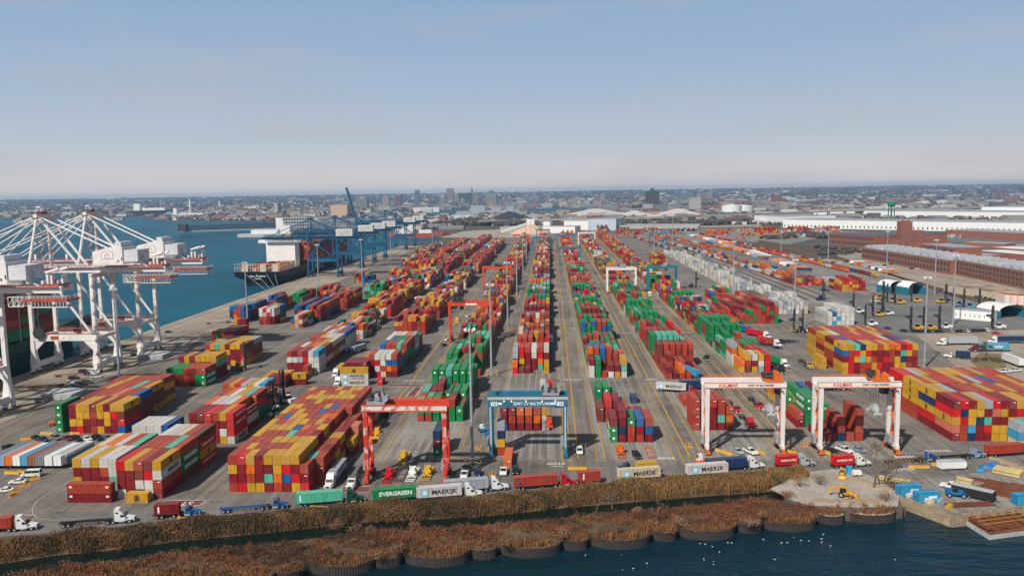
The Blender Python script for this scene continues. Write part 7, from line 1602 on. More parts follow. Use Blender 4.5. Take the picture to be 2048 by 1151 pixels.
W3 = np.stack([np.where(big, rng.uniform(30,90,len(pt)), rng.uniform(9,26,len(pt))), np.where(big, rng.uniform(20,50,len(pt)), rng.uniform(9,14,len(pt))), np.where(big, rng.uniform(8,20,len(pt)), rng.uniform(6,11,len(pt)))], 1)*far[:,None]**.5
z0 = hz_np(pt[:,1])
V, F = boxes_np(np.stack([pt[:,0], pt[:,1], z0-1, W3[:,0], W3[:,1], W3[:,2]+1], 1))
pal = np.array([(.46,.45,.43),(.30,.26,.23),(.20,.09,.07),(.22,.22,.23),(.56,.55,.53),(.12,.12,.14),(.34,.27,.21)]); ci = rng.choice(len(pal), len(pt), p=[.15,.18,.18,.18,.06,.16,.09])
mesh_np('distant_houses', V, F, M_ATTR, np.repeat(pal[ci], 8, axis=0), kind='stuff')
def blobs_np(P, Rr, col, name, kind='stuff', squash=.8):
    """bare winter crowns as many small rough lumps"""
    b = bmesh.new(); bmesh.ops.create_icosphere(b, subdivisions=1, radius=1); bv = np.array([v.co for v in b.verts]); bf = np.array([[v.index for v in f.verts] for f in b.faces]); b.free()
    n = len(P); V = bv[None]*Rr[:,None,None]*np.array([1,1,squash])*rng.uniform(.6,1.35,(n,len(bv),1))+P[:,None,:]
    F = bf[None]+(np.arange(n)*len(bv))[:,None,None]; C = np.repeat(col, len(bv), axis=0)*rng.uniform(.75,1.25,(n*len(bv),1))
    return mesh_np(name, V.reshape(-1,3), F.reshape(-1,3), M_ATTR, C, kind=kind)
pw = scatter(21000, 1900, 16500, okland)
Rw = rng.uniform(4, 10, len(pw))*np.clip(pw[:,1]/4500, .7, 2.4)
P3 = np.stack([pw[:,0], pw[:,1], hz_np(pw[:,1])+Rw*.35], 1)
tc_ = np.array([(.052,.045,.04),(.04,.042,.036),(.068,.056,.046),(.03,.036,.03)])[rng.choice(4, len(pw))]
blobs_np(P3, Rw, tc_, 'distant_woods')
# dark wood strips near the port: photo lines
def woodline(pts, n, r0, r1, name):
    q = [gp(*a) for a in pts]; P_ = []
    for i in range(n):
        k = rng.integers(0, len(q)-1); u = rng.random(); p = q[k]+(q[k+1]-q[k])*u; P_.append((p.x+rng.normal(0,8), p.y+rng.normal(0,10), rng.uniform(2,r1*.8)))
    blobs_np(np.array(P_), rng.uniform(r0, r1, n), np.array([(.06,.05,.042),(.085,.07,.055),(.045,.042,.04)])[rng.choice(3, n)], name)
woodline(((1545,478),(1600,470),(1650,476)), 420, 2, 5, 'scrub_woods'); woodline(((880,452),(960,450),(1060,452)), 500, 5, 11, 'shore_woods'); woodline(((1240,452),(1400,452),(1500,448)), 380, 5, 10, 'roadside_woods'); woodline(((1640,496),(1720,505),(1640,510)), 60, 2, 4, 'thicket_woods'); woodline(((1270,418),(1420,414),(1480,412)), 500, 8, 16, 'park_woods')
# ================================================================== SHORE, PLANTS, BUILDING SITE
M_PILE = mat('rusty_sheet_pile', (.018,.024,.033), .8, scale=.5, col2=(.062,.042,.032), detail=9)
for i, (cx, cy, r) in enumerate(CELLS):
    n = 320 if r > 4 else 150; vs = []
    for z in (-6, -.75):
        for k in range(n):
            a = 2*math.pi*k/n; rr_ = r-(0.17 if (k//2) % 2 else 0.0); vs.append((rr_*math.cos(a), rr_*math.sin(a)*.7, z))
    m = MB(); m.add(vs, [(k, (k+1) % n, n+(k+1) % n, n+k) for k in range(n)]+[tuple(range(n, 2*n))]); big = r > 4
    o = m.build('sheet_pile_cell', M_PILE, None, (cx, cy, 0))
    lab = '%s round sheet pile cell of the breakwater, %s counted from the right end' % ('wide' if big else 'narrow', ordinal((len(CELLS)-1-i)) if len(CELLS)-1-i < 16 else 'last')
    tag(o, lab, 'sheet pile cell', 'sheet pile cells of the breakwater')
    c = MB(); c.add([(r*.97*math.cos(2*math.pi*k/40), r*.68*math.sin(2*math.pi*k/40), -.73) for k in range(40)]+[((r-.5)*math.cos(2*math.pi*k/40), (r-.5)*.68*math.sin(2*math.pi*k/40), -.7) for k in range(40)], [(k, (k+1) % 40, 40+(k+1) % 40, 40+k) for k in range(40)]+[tuple(range(40, 80))]); c.build('soil_fill', M_DIRT if i > len(CELLS)-3 else M_SOIL, o)
rng = np.random.default_rng(5)
def leafmat():
    m = bpy.data.materials.new('dry_leaf'); m.use_nodes = True; t = m.node_tree; b = t.nodes['Principled BSDF']; b.inputs['Roughness'].default_value = .85; b.inputs['Specular IOR Level'].default_value = .15
    a = t.nodes.new('ShaderNodeAttribute'); a.attribute_name = 'Col'; t.links.new(a.outputs['Color'], b.inputs['Base Color']); return m
M_LEAF = leafmat()
def blades(P, h, w, col, lean=.35, n=5):
    """upright dry stems; P tuft feet, h heights"""
    P = np.repeat(P, n, 0); h = np.repeat(h, n)*rng.uniform(.55, 1.1, len(P)); col = np.repeat(col, n, 0)*rng.uniform(.6, 1.4, (len(P), 1))
    P = P+np.concatenate([rng.normal(0, .28, (len(P), 2)), np.zeros((len(P), 1))], 1)
    a = rng.uniform(0, 6.283, len(P)); ln = rng.uniform(0, lean, len(P))*h; b = rng.uniform(0, 6.283, len(P)); ww = w*rng.uniform(.6, 1.4, len(P))
    s = np.stack([np.cos(a)*ww/2, np.sin(a)*ww/2, 0*a], 1); t = P+np.stack([np.cos(b)*ln, np.sin(b)*ln, h], 1)
    V = np.stack([P-s*.6, P+s*.6, t+s*1.1, t-s*1.1], 1).reshape(-1, 3); return V, np.repeat(col, 4, 0)
def leaves(C, rad, hgt, k, size, col):
    """clouds of twiggy leaf-sized faces filling low domes at C"""
    n = len(C); idx = np.repeat(np.arange(n), k); u = rng.normal(0, 1, (n*k, 3)); u /= np.linalg.norm(u, axis=1)[:, None]; u[:, 2] = np.abs(u[:, 2]); rr_ = rng.random(n*k)**.45
    P = C[idx]+u*rr_[:, None]*np.stack([rad[idx], rad[idx], hgt[idx]], 1)
    d1 = rng.normal(0, 1, (n*k, 3)); d1 /= np.linalg.norm(d1, axis=1)[:, None]; d2 = np.cross(d1, rng.normal(0, 1, (n*k, 3))); d2 /= np.linalg.norm(d2, axis=1)[:, None]
    sz = size*rng.uniform(.5, 1.5, (n*k, 1)); V = np.stack([P-d1*sz-d2*sz*.5, P+d1*sz-d2*sz*.5, P+d1*sz+d2*sz*.5, P-d1*sz+d2*sz*.5], 1).reshape(-1, 3)
    return V, np.repeat(col[idx]*rng.uniform(.6, 1.45, (n*k, 1)), 4, 0)
def stuffmesh(name, parts, label=None, cat=None, kind='stuff', loc=None):
    V = np.concatenate([p[0] for p in parts]); Cc = np.concatenate([p[1] for p in parts]); F = np.arange(len(V)).reshape(-1, 4)
    if loc is not None: V = V-np.array(loc)
    o = mesh_np(name, V, F, M_LEAF, Cc, kind=kind, label=label, cat=cat)
    if loc is not None: o.location = loc
    return o
def nz1(x, s): return .5+.5*np.sin(x/s+1.3*np.sin(x/(s*1.7))+2.1*np.sin(x/(s*3.1)))
# reeds on the channel bank
SX = np.array([p[0] for p in SHOREW]); SY = np.array([p[1] for p in SHOREW])
n = 15000; x = rng.uniform(-150, 73, n); v = rng.random(n)**.85
far_ = np.interp(x, [-150, -70, -20, 30, 73], [8.0, 7.6, 7.4, 8.2, 10.0]); edge_ = 1.1*nz1(x, 2.6)-.3; y = np.interp(x, SX, SY)+edge_*(1-v)+v*far_*.86*(.86+.2*nz1(x, 5.3))
z = np.clip(-3+v*far_*.86/3.1*3, -3, 0)
u = np.clip((x+25)/60, 0, 1); clump = nz1(x*1.0+y*2.3, 2.2)*nz1(x*.6-y, 3.7)
ochre = np.array([.29,.165,.06]); russ = np.array([.155,.085,.04]); grey = np.array([.115,.07,.042]); olive = np.array([.075,.062,.028])
w1 = np.clip(u+rng.normal(0, .22, n)+clump*.35-.15, 0, 1)[:, None]; col = ochre*w1+np.where((rng.random(n) < .5)[:, None], russ, grey)*(1-w1)
h = (1.3+1.5*clump+1.0*u)*rng.uniform(.7, 1.2, n); h = np.minimum(h, np.maximum(.4, .1+.7*u+rng.normal(0,.25,n)+1.9*nz1(x+y*.7, 3.1)*nz1(x*.9-y, 6.7)-z))
kb = rng.random(n) < (.45+.55*u); V1 = blades(np.stack([x, y, z], 1)[kb], h[kb], .11, col[kb], .3, 6)
m_ = rng.random(n) < (.85-.55*u); xb, yb, zb = x[m_], y[m_], z[m_]; nb_ = m_.sum()
sel = nz1(xb*.7+yb*1.6, 2.9)*.8+.2*rng.random(nb_); cb = np.where((sel > .62)[:, None], olive, np.where((sel < .24)[:, None], russ*1.35, np.where((sel < .4)[:, None], ochre*.75, grey)))
V2 = leaves(np.stack([xb, yb, zb], 1), rng.uniform(.7, 1.4, nb_), np.minimum(rng.uniform(1.0, 3.0, nb_), .9+.8*u[m_]-zb), 20, .115, cb)
# rounder shrub clumps that break up the reeds
k = 230; xc = rng.uniform(-148, 45, k)**1.0; vc = rng.random(k); yc = np.interp(xc, SX, SY)+vc*6.2; zc = np.clip(-3+vc*6.2/3.1*3, -3, 0)
cc = np.where((rng.random(k) < .35)[:, None], olive*.8, np.where((rng.random(k) < .5)[:, None], grey*1.3, russ*1.25))
V3 = leaves(np.stack([xc, yc, zc], 1), rng.uniform(.9, 2.0, k), np.minimum(rng.uniform(1.4, 3.9, k), rng.uniform(.9, 2.3, k)-zc), 170, .10, cc)
stuffmesh('reeds', [V1, V2, V3])
# ground cover of the breakwater
poly = bw; n = 26000; xs = rng.uniform(-140, 92, n*2); ys = rng.uniform(150, 222, n*2)
ins = np.array([inpoly(a, b, poly) or any((a-c[0])**2+((b-c[1])/.7)**2 < (c[2]-.2)**2 for c in CELLS) for a, b in zip(xs, ys)]); xs, ys = xs[ins], ys[ins]
dirt = ring((1570,1003),(1640,985),(1795,985),(1812,1000),(1790,1003),(1700,1005),(1600,1006)); keep = np.array([not inpoly(a, b, dirt) or rng.random() < .05 for a, b in zip(xs, ys)])
path = nz1(xs*.9+ys*1.9, 9.0) > .93; keep &= ~(path & (rng.random(len(xs)) < .8)); xs, ys = xs[keep], ys[keep]; n = len(xs)
zz = np.full(n, -.4); incell = np.array([any((a-c[0])**2+((b-c[1])/.7)**2 < (c[2]-.2)**2 for c in CELLS) for a, b in zip(xs, ys)]); zz[incell] = -.7
fr = np.array([min((math.hypot(a-c[0], b-c[1])-c[2]) for c in CELLS) for a, b in zip(xs, ys)]); front = np.clip(1-(ys-np.interp(xs, [c[0] for c in CELLS], [c[1]-c[2]*.7 for c in CELLS]))/5.5, 0, 1)
clump = nz1(xs*.8+ys*1.7, 3.3)*nz1(xs*.5-ys*.9, 5.1); clump2 = nz1(xs*1.9-ys*1.1, 1.4)
rust = np.array([.20,.069,.032]); dk = np.array([.07,.042,.026]); oc2 = np.array([.27,.13,.05])
wf = np.clip(front*.9+rng.normal(0, .2, n), 0, 1)[:, None]; base = np.where((clump > .45)[:, None], rust, rust*.7+dk*.4); pz = nz1(xs*.55+ys*1.3, 4.3)*.85+.15*rng.random(n); base = np.where((pz > .8)[:, None], oc2*.8, np.where((pz < .16)[:, None], dk*1.1, base)); base = np.where((rng.random(n) < .08)[:, None], dk, base); col = base*(1-wf)+oc2*wf
pt3 = np.stack([xs, ys, zz], 1); sh = rng.random(n) < (.78-.45*front)
A = blades(pt3[~sh], (.6+.7*clump2+.5*front)[~sh], .10, col[~sh], .5, 6)
B = leaves(pt3[sh], rng.uniform(.6, 1.3, sh.sum()), (.35+1.4*clump*rng.uniform(.5, 1.3, n))[sh], 19, .105, col[sh])
ii = rng.choice(len(pt3), 260, replace=False); k = 260
cc = np.where((rng.random(k) < .4)[:, None], rust*1.15, np.where((rng.random(k) < .5)[:, None], dk*1.1, np.array([.17,.095,.055])))
D_ = leaves(pt3[ii], rng.uniform(.8, 1.9, k), rng.uniform(.7, 1.9, k), 120, .10, cc)
stuffmesh('scrub', [A, B, D_])
# single bushes that stand out
def bush(px, py, r, hgt, col, lab, z=-.4, kk=420):
    p = gp(px, py, z); t = thing('bush', lab, 'bush', p, 0, 'bushes on the breakwater'); m = MB()
    for i in range(7): a = i*.9; m.tube((0,0,-.2), (r*.55*math.cos(a), r*.55*math.sin(a), hgt*.7), .06, .02, 5)
    m.build('stem', mat('twig_brown', (.09,.06,.04), .9), t)
    k = 9; C_ = np.array([[r*.5*math.cos(i*.7)*(i > 0), r*.5*math.sin(i*.7)*(i > 0), hgt*(.2+.35*rng.random())] for i in range(k)]); V, c = leaves(C_, np.full(k, r*.62), np.full(k, hgt*.55), kk//k, .11, np.tile(np.array(col), (k, 1)))
    o = mesh_np('crown', V, np.arange(len(V)).reshape(-1, 4), M_LEAF, c); o.parent = t
for a in ((672,1060,2.0,2.6,(.20,.10,.055),'round reddish bush by the channel, left of a pair'),(710,1064,2.3,2.4,(.17,.10,.06),'wide brown bush by the channel'),(742,1068,1.7,2.2,(.19,.10,.055),'small brown bush right of the wide one'),(829,1056,1.4,1.9,(.22,.12,.065),'little round bush at the water of the channel'),(756,1119,2.4,2.6,(.24,.12,.05),'ochre bush above a big sheet pile cell'),(795,1108,2.4,3.0,(.23,.12,.06),'bush over a narrow sheet pile cell'),(1010,1096,2.0,2.4,(.20,.10,.05),'brown bush near the middle of the wall'),(1127,1078,2.4,3.2,(.24,.14,.09),'pinkish-brown bush over a narrow cell, centre'),(1356,1050,2.6,2.2,(.25,.15,.09),'pale brown bush over a narrow cell, right of centre'),(1275,1026,1.6,1.6,(.24,.13,.06),'small ochre bush beside the channel'),(1500,1052,2.4,2.6,(.23,.14,.09),'pale bush over the cell before the dirt patch'),(1525,1036,1.8,2.0,(.22,.13,.08),'second pale bush before the dirt patch'),
          (1600,972,2.8,4.0,(.27,.16,.06),'tall ochre grass clump beside the dirt patch'),(1555,968,3.2,4.2,(.10,.08,.045),'dark olive bush at the right end of the reeds'),(1640,968,2.2,3.0,(.20,.13,.1),'greyish bare bush at the dirt patch'),(1770,1000,2.6,2.6,(.18,.09,.05),'brown shrub at the tip of the dirt patch'),(1786,978,2.0,3.2,(.17,.10,.07),'bare brown shrub by the blue site boxes'),(1575,992,2.4,1.4,(.22,.10,.04),'low russet bush at the end of the channel')): bush(*a, z=-.4 if a[1] > 1015 else .1)
# bare trees
def bare_tree(p, H, lab, lean=(0.06, 0), seed=1, spread=.5, depth=6, col=(.14,.10,.075), group=None):
    rr_ = random.Random(seed); t = thing('bare_tree', lab, 'tree', p, 0, group); tk = MB(); tw = MB()
    def grow(q, d, L, r, k):
        e = q+d*L; (tk if k >= depth-1 else tw).tube(tuple(q), tuple(e), r, r*.68, 6 if r > .05 else 3)
        if k == 0: return
        for i in range(rr_.choice([2, 3]) if k > 1 else 3):
            nd = (d+Vector((rr_.gauss(0, spread), rr_.gauss(0, spread), rr_.gauss(.12, .22)))).normalized(); grow(e-d*L*rr_.uniform(0, .25), nd, L*rr_.uniform(.58, .82), max(r*.62, .04), k-1)
    grow(Vector((0,0,-.1)), Vector((lean[0], lean[1], 1)).normalized(), H*.30, H*.028, depth)
    mm = mat('bark_%d' % int(col[0]*100), col, .9); tk.build('trunk', mm, t, recalc=False); tw.build('crown', mm, t, recalc=False)
bare_tree(gp(1748,974), 15, 'tall bare tree standing before the front road on the right', (.12,0), 4)
bare_tree(gp(1768,968), 9, 'thin bare tree right of the tall one', (.1,0), 9, depth=5)
bare_tree(gp(1224,1016,-.3), 6.5, 'bare shrubby tree in the channel reeds at the centre', seed=12, spread=.7, depth=5); bare_tree(gp(1312,1046,-.4), 7, 'faint bare tree over a narrow sheet pile cell', seed=14, spread=.6, depth=5); bare_tree(gp(1192,1026,.0), 5, 'small bare tree by the channel left of another', seed=15, spread=.7, depth=5)
for i, (px, py, h) in enumerate(((1683,508,9),(1692,510,10),(1712,512,9),(1662,505,7),(1650,503,7),(1756,515,8))): bare_tree(gp(px, py), h, 'bare tree on the verge before the dark-roofed brick hall', seed=20+i, depth=4, spread=.5, group='bare trees on the verge')
p = gp(1970,722,.06); t = thing('island_tree', 'small dark tree with a thin crown on the grass island', 'tree', p); m = MB(); m.tube((0,0,0),(.5,0,4.5),.25,.12,7); m.tube((.4,0,3.5),(2,0,6),.12,.05,5); m.tube((.4,0,3.5),(-1.5,.5,6.2),.12,.05,5); m.build('trunk', mat('bark_dark', (.06,.05,.04), .9), t)
C_ = np.array([[rng.normal(0,1.6), rng.normal(0,1.4), 6+rng.normal(0,1.1)] for i in range(14)]); V, c = leaves(C_, np.full(14, 1.4), np.full(14, 1.2), 60, .18, np.tile(np.array([.055,.06,.03]), (14,1))); o = mesh_np('crown', V, np.arange(len(V)).reshape(-1,4), M_LEAF, c); o.parent = t
for px, py, r in ((1952,722,2.0),(1985,722,3.0),(1997,724,2.2)): bush(px, py, r, 2.4, (.10,.08,.05), 'brown shrub on the grass island', z=.06)
# gulls resting on the water
def gull():
    prof = [(-.30,.10,.02),(-.22,.13,.07),(-.08,.14,.12),(.08,.14,.12),(.17,.17,.07),(.21,.24,.045),(.23,.31,.05),(.28,.33,.055),(.33,.32,.03),(.40,.30,.008)]
    m = MB(); n = 8; vs = [(x*.85, y_*.85*math.cos(2*math.pi*k/n), (z_+y_*.9*math.sin(2*math.pi*k/n))*.85) for x, z_, y_ in prof for k in range(n)]
    m.add(vs, [(i*n+k, i*n+(k+1) % n, (i+1)*n+(k+1) % n, (i+1)*n+k) for i in range(len(prof)-1) for k in range(n)]+[tuple(range(n)), tuple(range((len(prof)-1)*n, len(prof)*n))])
    return m.build('seagull', mat('gull_white', (.62,.61,.58), .8), smooth=True)
g = None; c1_ = lambda x, y: (1000+x*.2637, 860+y*.2637); c2_ = lambda x, y: (1540+x*.2529, 860+y*.2529)
for q in [c1_(*a) for a in ((923,945),(1115,1010),(930,1058),(1010,1050),(648,950),(1518,860),(1557,865),(1612,883),(1665,925),(1547,982),(1620,998),(1620,1020),(1728,855),(1757,855),(1998,830))]+[c2_(*a) for a in ((190,848),(245,873),(308,877),(90,892),(137,890),(408,860),(408,888),(478,915),(990,1025),(37,1022),(422,824))]:
    o = gull() if g is None else g.copy()
    if g is None: g = o
    else: COL.objects.link(o)
    o.location = gp(*q, -2.98); o.rotation_euler = (0,0,rnd.uniform(0,6.28)); tag(o, 'white seagull floating on the dark water before the breakwater', 'seagull', 'seagulls on the dark water')
# ------------------------------------------------------------------ building site at the lower right
M_SKY = mat('site_box_blue', (.03,.27,.46), .5); M_PIPE = mat('yellowed_pipe', (.40,.32,.14), .7); M_RUST = mat('rusty_steel', (.13,.045,.022), .9, scale=.8, col2=(.24,.085,.04), detail=8)
for px, py, rz, lab in ((1800,992,.16,'left of the two sky blue site boxes on the quay wall'),(1836,1006,.16,'right of the two sky blue site boxes on the quay wall'),(2033,1010,.1,'sky blue site box at the right edge of the picture')):
    t = thing('site_box', lab, 'site box', gp(px, py, .03), rz); m = MB(); m.box(0,0,.08,6.1,2.44,2.6); m.build('body', M_SKY, t)
    m = MB()
    for x in (0,5.98):
        for y in (-.03,2.35): m.box(x-.02,y,.05,x+.14,y+.12,2.66)
    for z in (.05,2.56):
        for y in (-.035,2.36): m.box(.14,y,z,5.96,y+.11,z+.1)
    m.build('frame', mat('site_box_trim', (.01,.13,.26), .5), t); m = MB(); m.box(3.0,-.05,1.1,5.2,-.01,1.8); m.build('sign', M_LETW, t)
    m = MB(); m.box(-.04,.3,.15,-.005,1.2,2.4); m.box(-.04,1.25,.15,-.005,2.15,2.4); m.build('door', mat('site_box_trim2', (.02,.19,.36), .5), t)
def site_trailer(name, lab, px, py, rz, mm, L=7.5, h=2.6):
    t = thing(name, lab, 'trailer', gp(px, py, .03), rz); m = MB(); m.prism([(-L/2,.5),(L/2,.5),(L/2+.35,1.4),(L/2,h),(-L/2,h)], -1.2, 1.2); m.build('body', mm, t)
    m = MB(); m.box(-L/2-.03,-1.22,h-.1,L/2,1.22,h+.05); m.build('roof', M_LGRY, t); m = MB(); m.beam((L/2,0,.5),(L/2+1.5,0,.45),.15); m.build('drawbar', M_DARK, t)
    for s in (-1,1):
        for x in (-.9,.1): wheel(t, x-.6, s*1.12, .36, .25)
    return t
site_trailer('cargo_trailer', 'white box trailer behind the blue tarpaulin', 1902, 937, .12, M_WHITE)
t = site_trailer('cargo_trailer', 'long black box trailer beside the blue telehandler', 1945, 994, -.75, M_BLACK, 10, 2.8)
p = gp(1912,992,.03); t = thing('telehandler', 'bright blue telehandler between the site boxes and the black trailer', 'telehandler', p, -.25); MT = mat('telehandler_blue', (.01,.13,.32), .4)
m = MB(); m.prism([(-2.6,.7),(2.2,.7),(2.4,1.1),(1.2,1.5),(-2.7,1.6)], -.85, .85); m.build('body', MT, t); m = MB(); m.beam((-2.6,.35,1.9),(2.6,.35,1.5),.4,.45); m.beam((2.6,.35,1.5),(3.5,.35,.8),.35,.35); m.build('boom', MT, t)
m = MB(); m.taper((-1,-.95,.4,-.05),(-.8,-.9,.2,-.1),1.6,2.5); m.build('cab', M_GLASS, t); m = MB(); m.box(3.5,-.5,.3,3.6,1.2,1.2); m.build('fork_carriage', M_DARK, t)
for s in (-1,1):
    for x in (-1.8,1.6): wheel(t, x, s*1.05, .62, .45)
place('car_pickup', mk('pickup'), gp(1903,976,.03), 2.6, 'white pickup beside the black box trailer', 'white', 'parked cars')
# backhoe loader
def loader(px, py, rz, lab, s=1.0):
    t = thing('backhoe_loader', lab, 'loader', gp(px, py, .05), rz); t.scale = (s, s, s); MY = mat('loader_yellow', (.60,.28,.015), .5)
    m = MB(); m.prism([(-1.6,.8),(1.9,.75),(2.0,1.3),(1.7,1.6),(.3,1.75),(-1.6,1.4)], -.55, .55); m.build('body', MY, t)
    m = MB(); m.box(-1.35,-.65,1.45,.2,.65,2.6); m.build('cab', M_GLASS, t); m = MB(); m.box(-1.5,-.75,2.61,.35,.75,2.78); m.build('cab_roof', MY, t)
    m = MB()
    for s_ in (-1,1): m.beam((.2,s_*.75,1.5),(2.9,s_*.75,.7),.18,.25)
    m.build('loader_arm', MY, t); m = MB(); m.prism([(2.8,.2),(3.6,.12),(3.0,1.1),(2.75,.9)], -1.15, 1.15); m.build('bucket', MY, t)
    m = MB(); m.beam((-1.6,0,1.0),(-2.4,0,2.9),.3,.35); m.beam((-2.4,0,2.9),(-3.7,0,1.9),.22,.3); m.prism([(-4.1,.9),(-3.4,.9),(-3.5,1.9),(-3.8,1.9)], -.35, .35); m.build('backhoe_arm', MY, t)
    for s_ in (-1,1): wheel(t, -1.0, s_*.85, .75, .45); wheel(t, 1.35, s_*.8, .5, .35)
loader(1690,993,-.35,'yellow backhoe loader on the sandy patch'); loader(1684,952,-1.9,'smaller yellow loader at the edge of the front road',.75)
p = gp(1697,946,.05); t = thing('portable_toilet', 'bright blue portable toilet beside the small loader', 'portable toilet', p); m = MB(); m.box(-.6,-.6,0,.6,.6,2.1); m.taper((-.65,-.65,.65,.65),(-.45,-.45,.45,.45),2.11,2.35); m.build('body', M_SKY, t); m = MB(); m.box(-.4,-.64,.15,.4,-.605,1.95); m.build('door', mat('toilet_door', (.05,.35,.55), .5), t)
p = gp(1713,951,.05); t = thing('generator', 'small white generator on wheels right of the portable toilet', 'generator', p); m = MB(); m.box(-1.2,-.7,.5,1.2,.7,1.6); m.build('body', M_WHITE, t)
for s in (-1,1): wheel(t, 0, s*.75, .35, .2)
def pipes(px, py, rz, n, L, r, lab, mm=M_PIPE):
    t = thing('pipe', 'x', 'pipe'); bpy.data.objects.remove(t); k = 0; p = gp(px, py, .03); first = None; d = Vector((math.cos(rz), math.sin(rz), 0)); nn = Vector((-d.y, d.x, 0))
    for lay in range(2):
        for i in range(n-lay):
            if first is None:
                m = MB(); q = 12
                vs = [(x, rad*math.cos(2*math.pi*j/q), rad*math.sin(2*math.pi*j/q)) for x, rad in ((-L/2, r), (L/2, r), (L/2, r*.85), (-L/2, r*.85)) for j in range(q)]
                m.add(vs, [(a*q+j, a*q+(j+1) % q, ((a+1) % 4)*q+(j+1) % q, ((a+1) % 4)*q+j) for a in range(4) for j in range(q)]); o = m.build('pipe', mm, smooth=False); first = o
            else: o = first.copy(); COL.objects.link(o)
            o.location = p+nn*((i+lay*.5)*2.05*r)+Vector((0,0,r+lay*1.75*r)); o.rotation_euler = (0,0,rz); tag(o, lab, 'pipe', lab.replace('pipe ', 'pipes ', 1)); k += 1
pipes(2012,951,-.75,6,7,.42,'yellowish pipe piled right of the blue tarpaulin'); pipes(1928,967,-.75,3,4,.4,'short yellowish pipe piled beside the white pickup'); pipes(1785,963,-.55,3,9,.3,'thin pipe lying along the wall by the bare tree')
def beams(px, py, rz, n, L, lab, z=.03):
    p = gp(px, py, z); d = Vector((math.cos(rz), math.sin(rz), 0)); nn = Vector((-d.y, d.x, 0)); f = None
    for i in range(n):
        if f is None:
            m = MB(); m.box(-L/2,-.19,0,L/2,.19,.06); m.box(-L/2,-.03,.061,L/2,.03,.44); m.box(-L/2,-.19,.441,L/2,.19,.5); o = m.build('steel_beam', M_RUST); f = o
        else: o = f.copy(); COL.objects.link(o)
        o.location = p+nn*(i*.72)+d*rnd.uniform(-.7,.7); o.rotation_euler = (0,0,rz+rnd.uniform(-.02,.02)); tag(o, lab, 'steel beam', lab.replace('beam ', 'beams ', 1))
beams(1995,990,-.72,16,11,'rusty steel beam in the big spread behind the black trailer'); beams(2052,985,-.72,8,10,'rusty steel beam at the right edge of the picture'); beams(1945,1013,.12,4,12,'rusty steel beam lying along the quay wall'); beams(1960,962,-.7,3,5,'short rusty beam beside the yellowish pipes')
# barge with steel
a = gp(1926,1038,-2); t = thing('steel_barge', 'white-edged barge loaded with rusty beams under yellow straps', 'barge', (a.x, a.y, 0), 0); b_ = gp(1979,1071,-2)-a; c_ = gp(2048,1062,-2)-a; e_ = (c_-b_).normalized()*16; q = [Vector((0,0)), Vector(b_[:2]), Vector((b_+e_)[:2]), Vector(e_[:2])]
m = MB(); m.poly([tuple(v) for v in q], -4, -1.9); m.build('hull', M_LGRY, t); cc = (q[0]+q[2])/2
m = MB(); m.poly([tuple(cc+(v-cc)*.97) for v in q], -1.88, -1.6); m.build('deck', M_RUST, t)
bd = (q[1]-q[0]).normalized(); ed = (q[3]-q[0]).normalized(); Lb = (q[1]-q[0]).length; Le = 16
f = None
for i in range(26):
    w = Le*.94/26
    if f is None: m = MB(); m.box(-Lb*.46,-w*.3,0,Lb*.46,w*.3,.08); m.box(-Lb*.46,-.04,.081,Lb*.46,.04,.45); m.box(-Lb*.46,-w*.3,.451,Lb*.46,w*.3,.52); o = m.build('steel_beam', M_RUST); f = o
    else: o = f.copy(); COL.objects.link(o)
    o.location = (a.x+bd.x*Lb/2+ed.x*(i+.8)*w, a.y+bd.y*Lb/2+ed.y*(i+.8)*w, -1.58+rnd.choice([0,0,.3,.55])); o.rotation_euler = (rnd.uniform(-.1,.1),0,math.atan2(bd.y,bd.x)+rnd.uniform(-.035,.035)); o.scale = (rnd.uniform(.78,1.0),1,1); tag(o, 'rusty steel beam loaded on the white-edged barge', 'steel beam', 'rusty steel beams on the barge')
for i, u in enumerate((.3,.5,.7)):
    m = MB(); s0 = q[0]+bd*Lb*u; m.beam((s0.x+ed.x*.5, s0.y+ed.y*.5, -.4), (s0.x+ed.x*15.5, s0.y+ed.y*15.5, -.4), .14, .05); m.build('strap', M_YEL, t)
# seawall face, tarpaulin, timber, concrete blocks
M_SEA = mat('stained_seawall', (.20,.15,.10), .95, scale=.7, col2=(.40,.31,.20), detail=9); w_ = [Vector(v) for v in WALL]; m = MB()
for i in range(3): d = (w_[i+1]-w_[i]).normalized(); n_ = Vector((d.y,-d.x))*.35; A, B = w_[i], w_[i+1]; m.add([(A.x,A.y,-5),(B.x,B.y,-5),(B.x+n_.x,B.y+n_.y,-5),(A.x+n_.x,A.y+n_.y,-5),(A.x,A.y,.35),(B.x,B.y,.35),(B.x+n_.x,B.y+n_.y,.35),(A.x+n_.x,A.y+n_.y,.35)], [(0,1,5,4),(2,3,7,6),(4,5,6,7),(0,4,7,3),(1,2,6,5)])
tag(m.build('seawall', M_SEA), 'stained concrete seawall below the sky blue site boxes', 'seawall')
p = gp(1985,935,.03); b = bmesh.new(); bmesh.ops.create_grid(b, x_segments=14, y_segments=8, size=1)
for v in b.verts: v.co = Vector((v.co.x*3.4, v.co.y*1.7, max(.02, 1.5*(1-(v.co.x**4))*(1-v.co.y**4)*(.75+.25*math.sin(v.co.x*5+v.co.y*3)))))
me = bpy.data.meshes.new('tarpaulin'); b.to_mesh(me); b.free(); me.materials.append(mat('tarpaulin_blue', (.02,.14,.36), .5)); tag(link('tarpaulin', me, None, p, -.3), 'bright blue tarpaulin over a heap behind the pipes', 'tarpaulin')
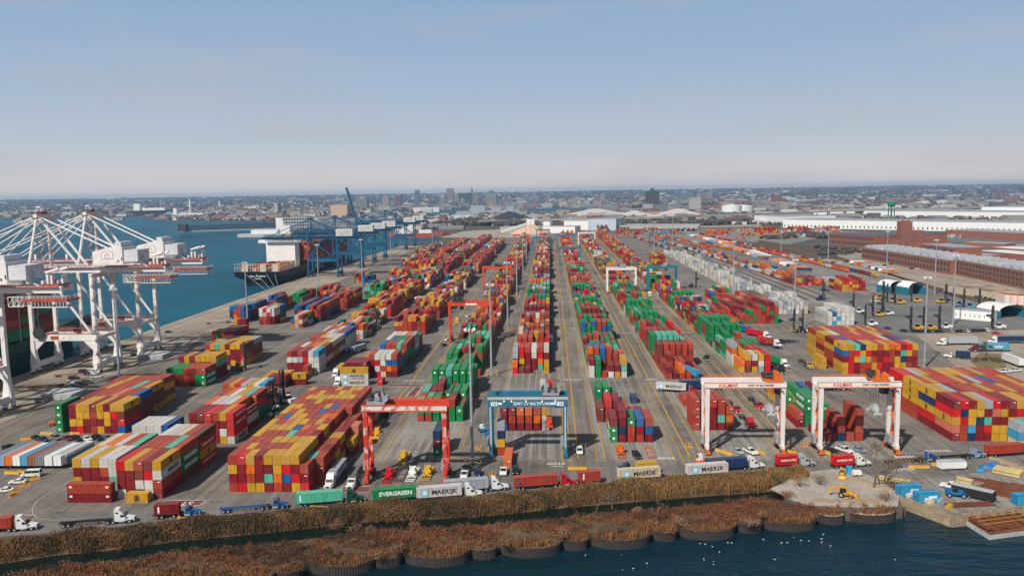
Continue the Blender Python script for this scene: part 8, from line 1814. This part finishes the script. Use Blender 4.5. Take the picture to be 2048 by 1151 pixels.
p = gp(1962,945,.03); m = MB(); [m.box(-.9,k*.32,.02,.9,k*.32+.25,.4) for k in range(4)]; m.taper((-1,-.1,1,1.3),(-.7,.1,.7,1.1),.41,.8); tag(m.build('covered_pallet', M_SKY, None, p), 'small sky blue covered pallet below the tarpaulin', 'pallet')
bb = None
for i, (px, py, rz, s, lab) in enumerate([(1700+k*10.5, 957+k*3.2, -.35, 1.5, 'weathered concrete block in the curved line by the loaders') for k in range(8)]+[(1640+k*23, 1003+(k % 2)*1.2, .05, 1.8, 'concrete block at the seaward edge of the sandy patch') for k in range(6)]+[(1996+k*22, 921+k*8, -.75, 2.4, 'yellowish barrier in the line right of the tarpaulin') for k in range(4)]):
    if bb is None: m = MB(); m.prism([(-.38,0),(.38,0),(.3,.3),(.22,.85),(-.22,.85),(-.3,.3)], -1, 1); bb = o = m.build('concrete_block', M_SEA)
    else: o = bb.copy(); COL.objects.link(o)
    o.location = gp(px, py, .04); o.rotation_euler = (0,0,rz+math.pi/2); o.scale = (1,s,1); tag(o, lab, 'concrete block', lab.replace('block in', 'blocks in').replace('block at','blocks at').replace('barrier in','barriers in'))
for i, (px, py, c, lab) in enumerate(((1853,1004,'W','white tank beside the left site box'),(1862,1008,'C','wooden crate heap before the right site box'),(1880,1003,'S','grey drum before the telehandler'),(1899,1016,'Y','yellow and teal pump on the seawall'),(1820,995,'W','round white tank between the site boxes'))):
    p = gp(px, py, .03); m = MB(); c_ = CC[c][1]
    if c == 'W': m.tube((0,0,.2),(1.6,0,.2+.0),.01); m = MB(); m.tube((-.8,0,.75),(.8,0,.75),.7,n=12); m.box(-.7,-.5,0,.7,.5,.2)
    else: m.box(-.9,-.6,0,.3,.6,.7); m.box(-.3,-.4,.71,.8,.5,1.2); m.tube((.9,0,0),(.9,0,.9),.3,n=10)
    o = m.build('site_clutter' if c == 'C' else ('water_tank' if c == 'W' else 'pump'), M_WALL, None, p, .4, color=c_); tag(o, lab, 'site gear')
# ------------------------------------------------------------------ name the place of look-alikes that differ only by where they stand
NUM = 'first second third fourth fifth sixth seventh eighth ninth tenth eleventh twelfth thirteenth fourteenth fifteenth sixteenth seventeenth eighteenth nineteenth twentieth'.split()
by = {}
for o in COL.objects:
    if o.get('label') and not any(w in o['label'] for w in ('seagull', 'beam', 'pipe')): by.setdefault(o['label'], []).append(o)
for lab, os_ in by.items():
    if 1 < len(os_) <= 20:
        for i, o in enumerate(sorted(os_, key=lambda o: proj_px(np.array(o.location))[0])): o['label'] = '%s, %s of its kind from left' % (lab, NUM[i])
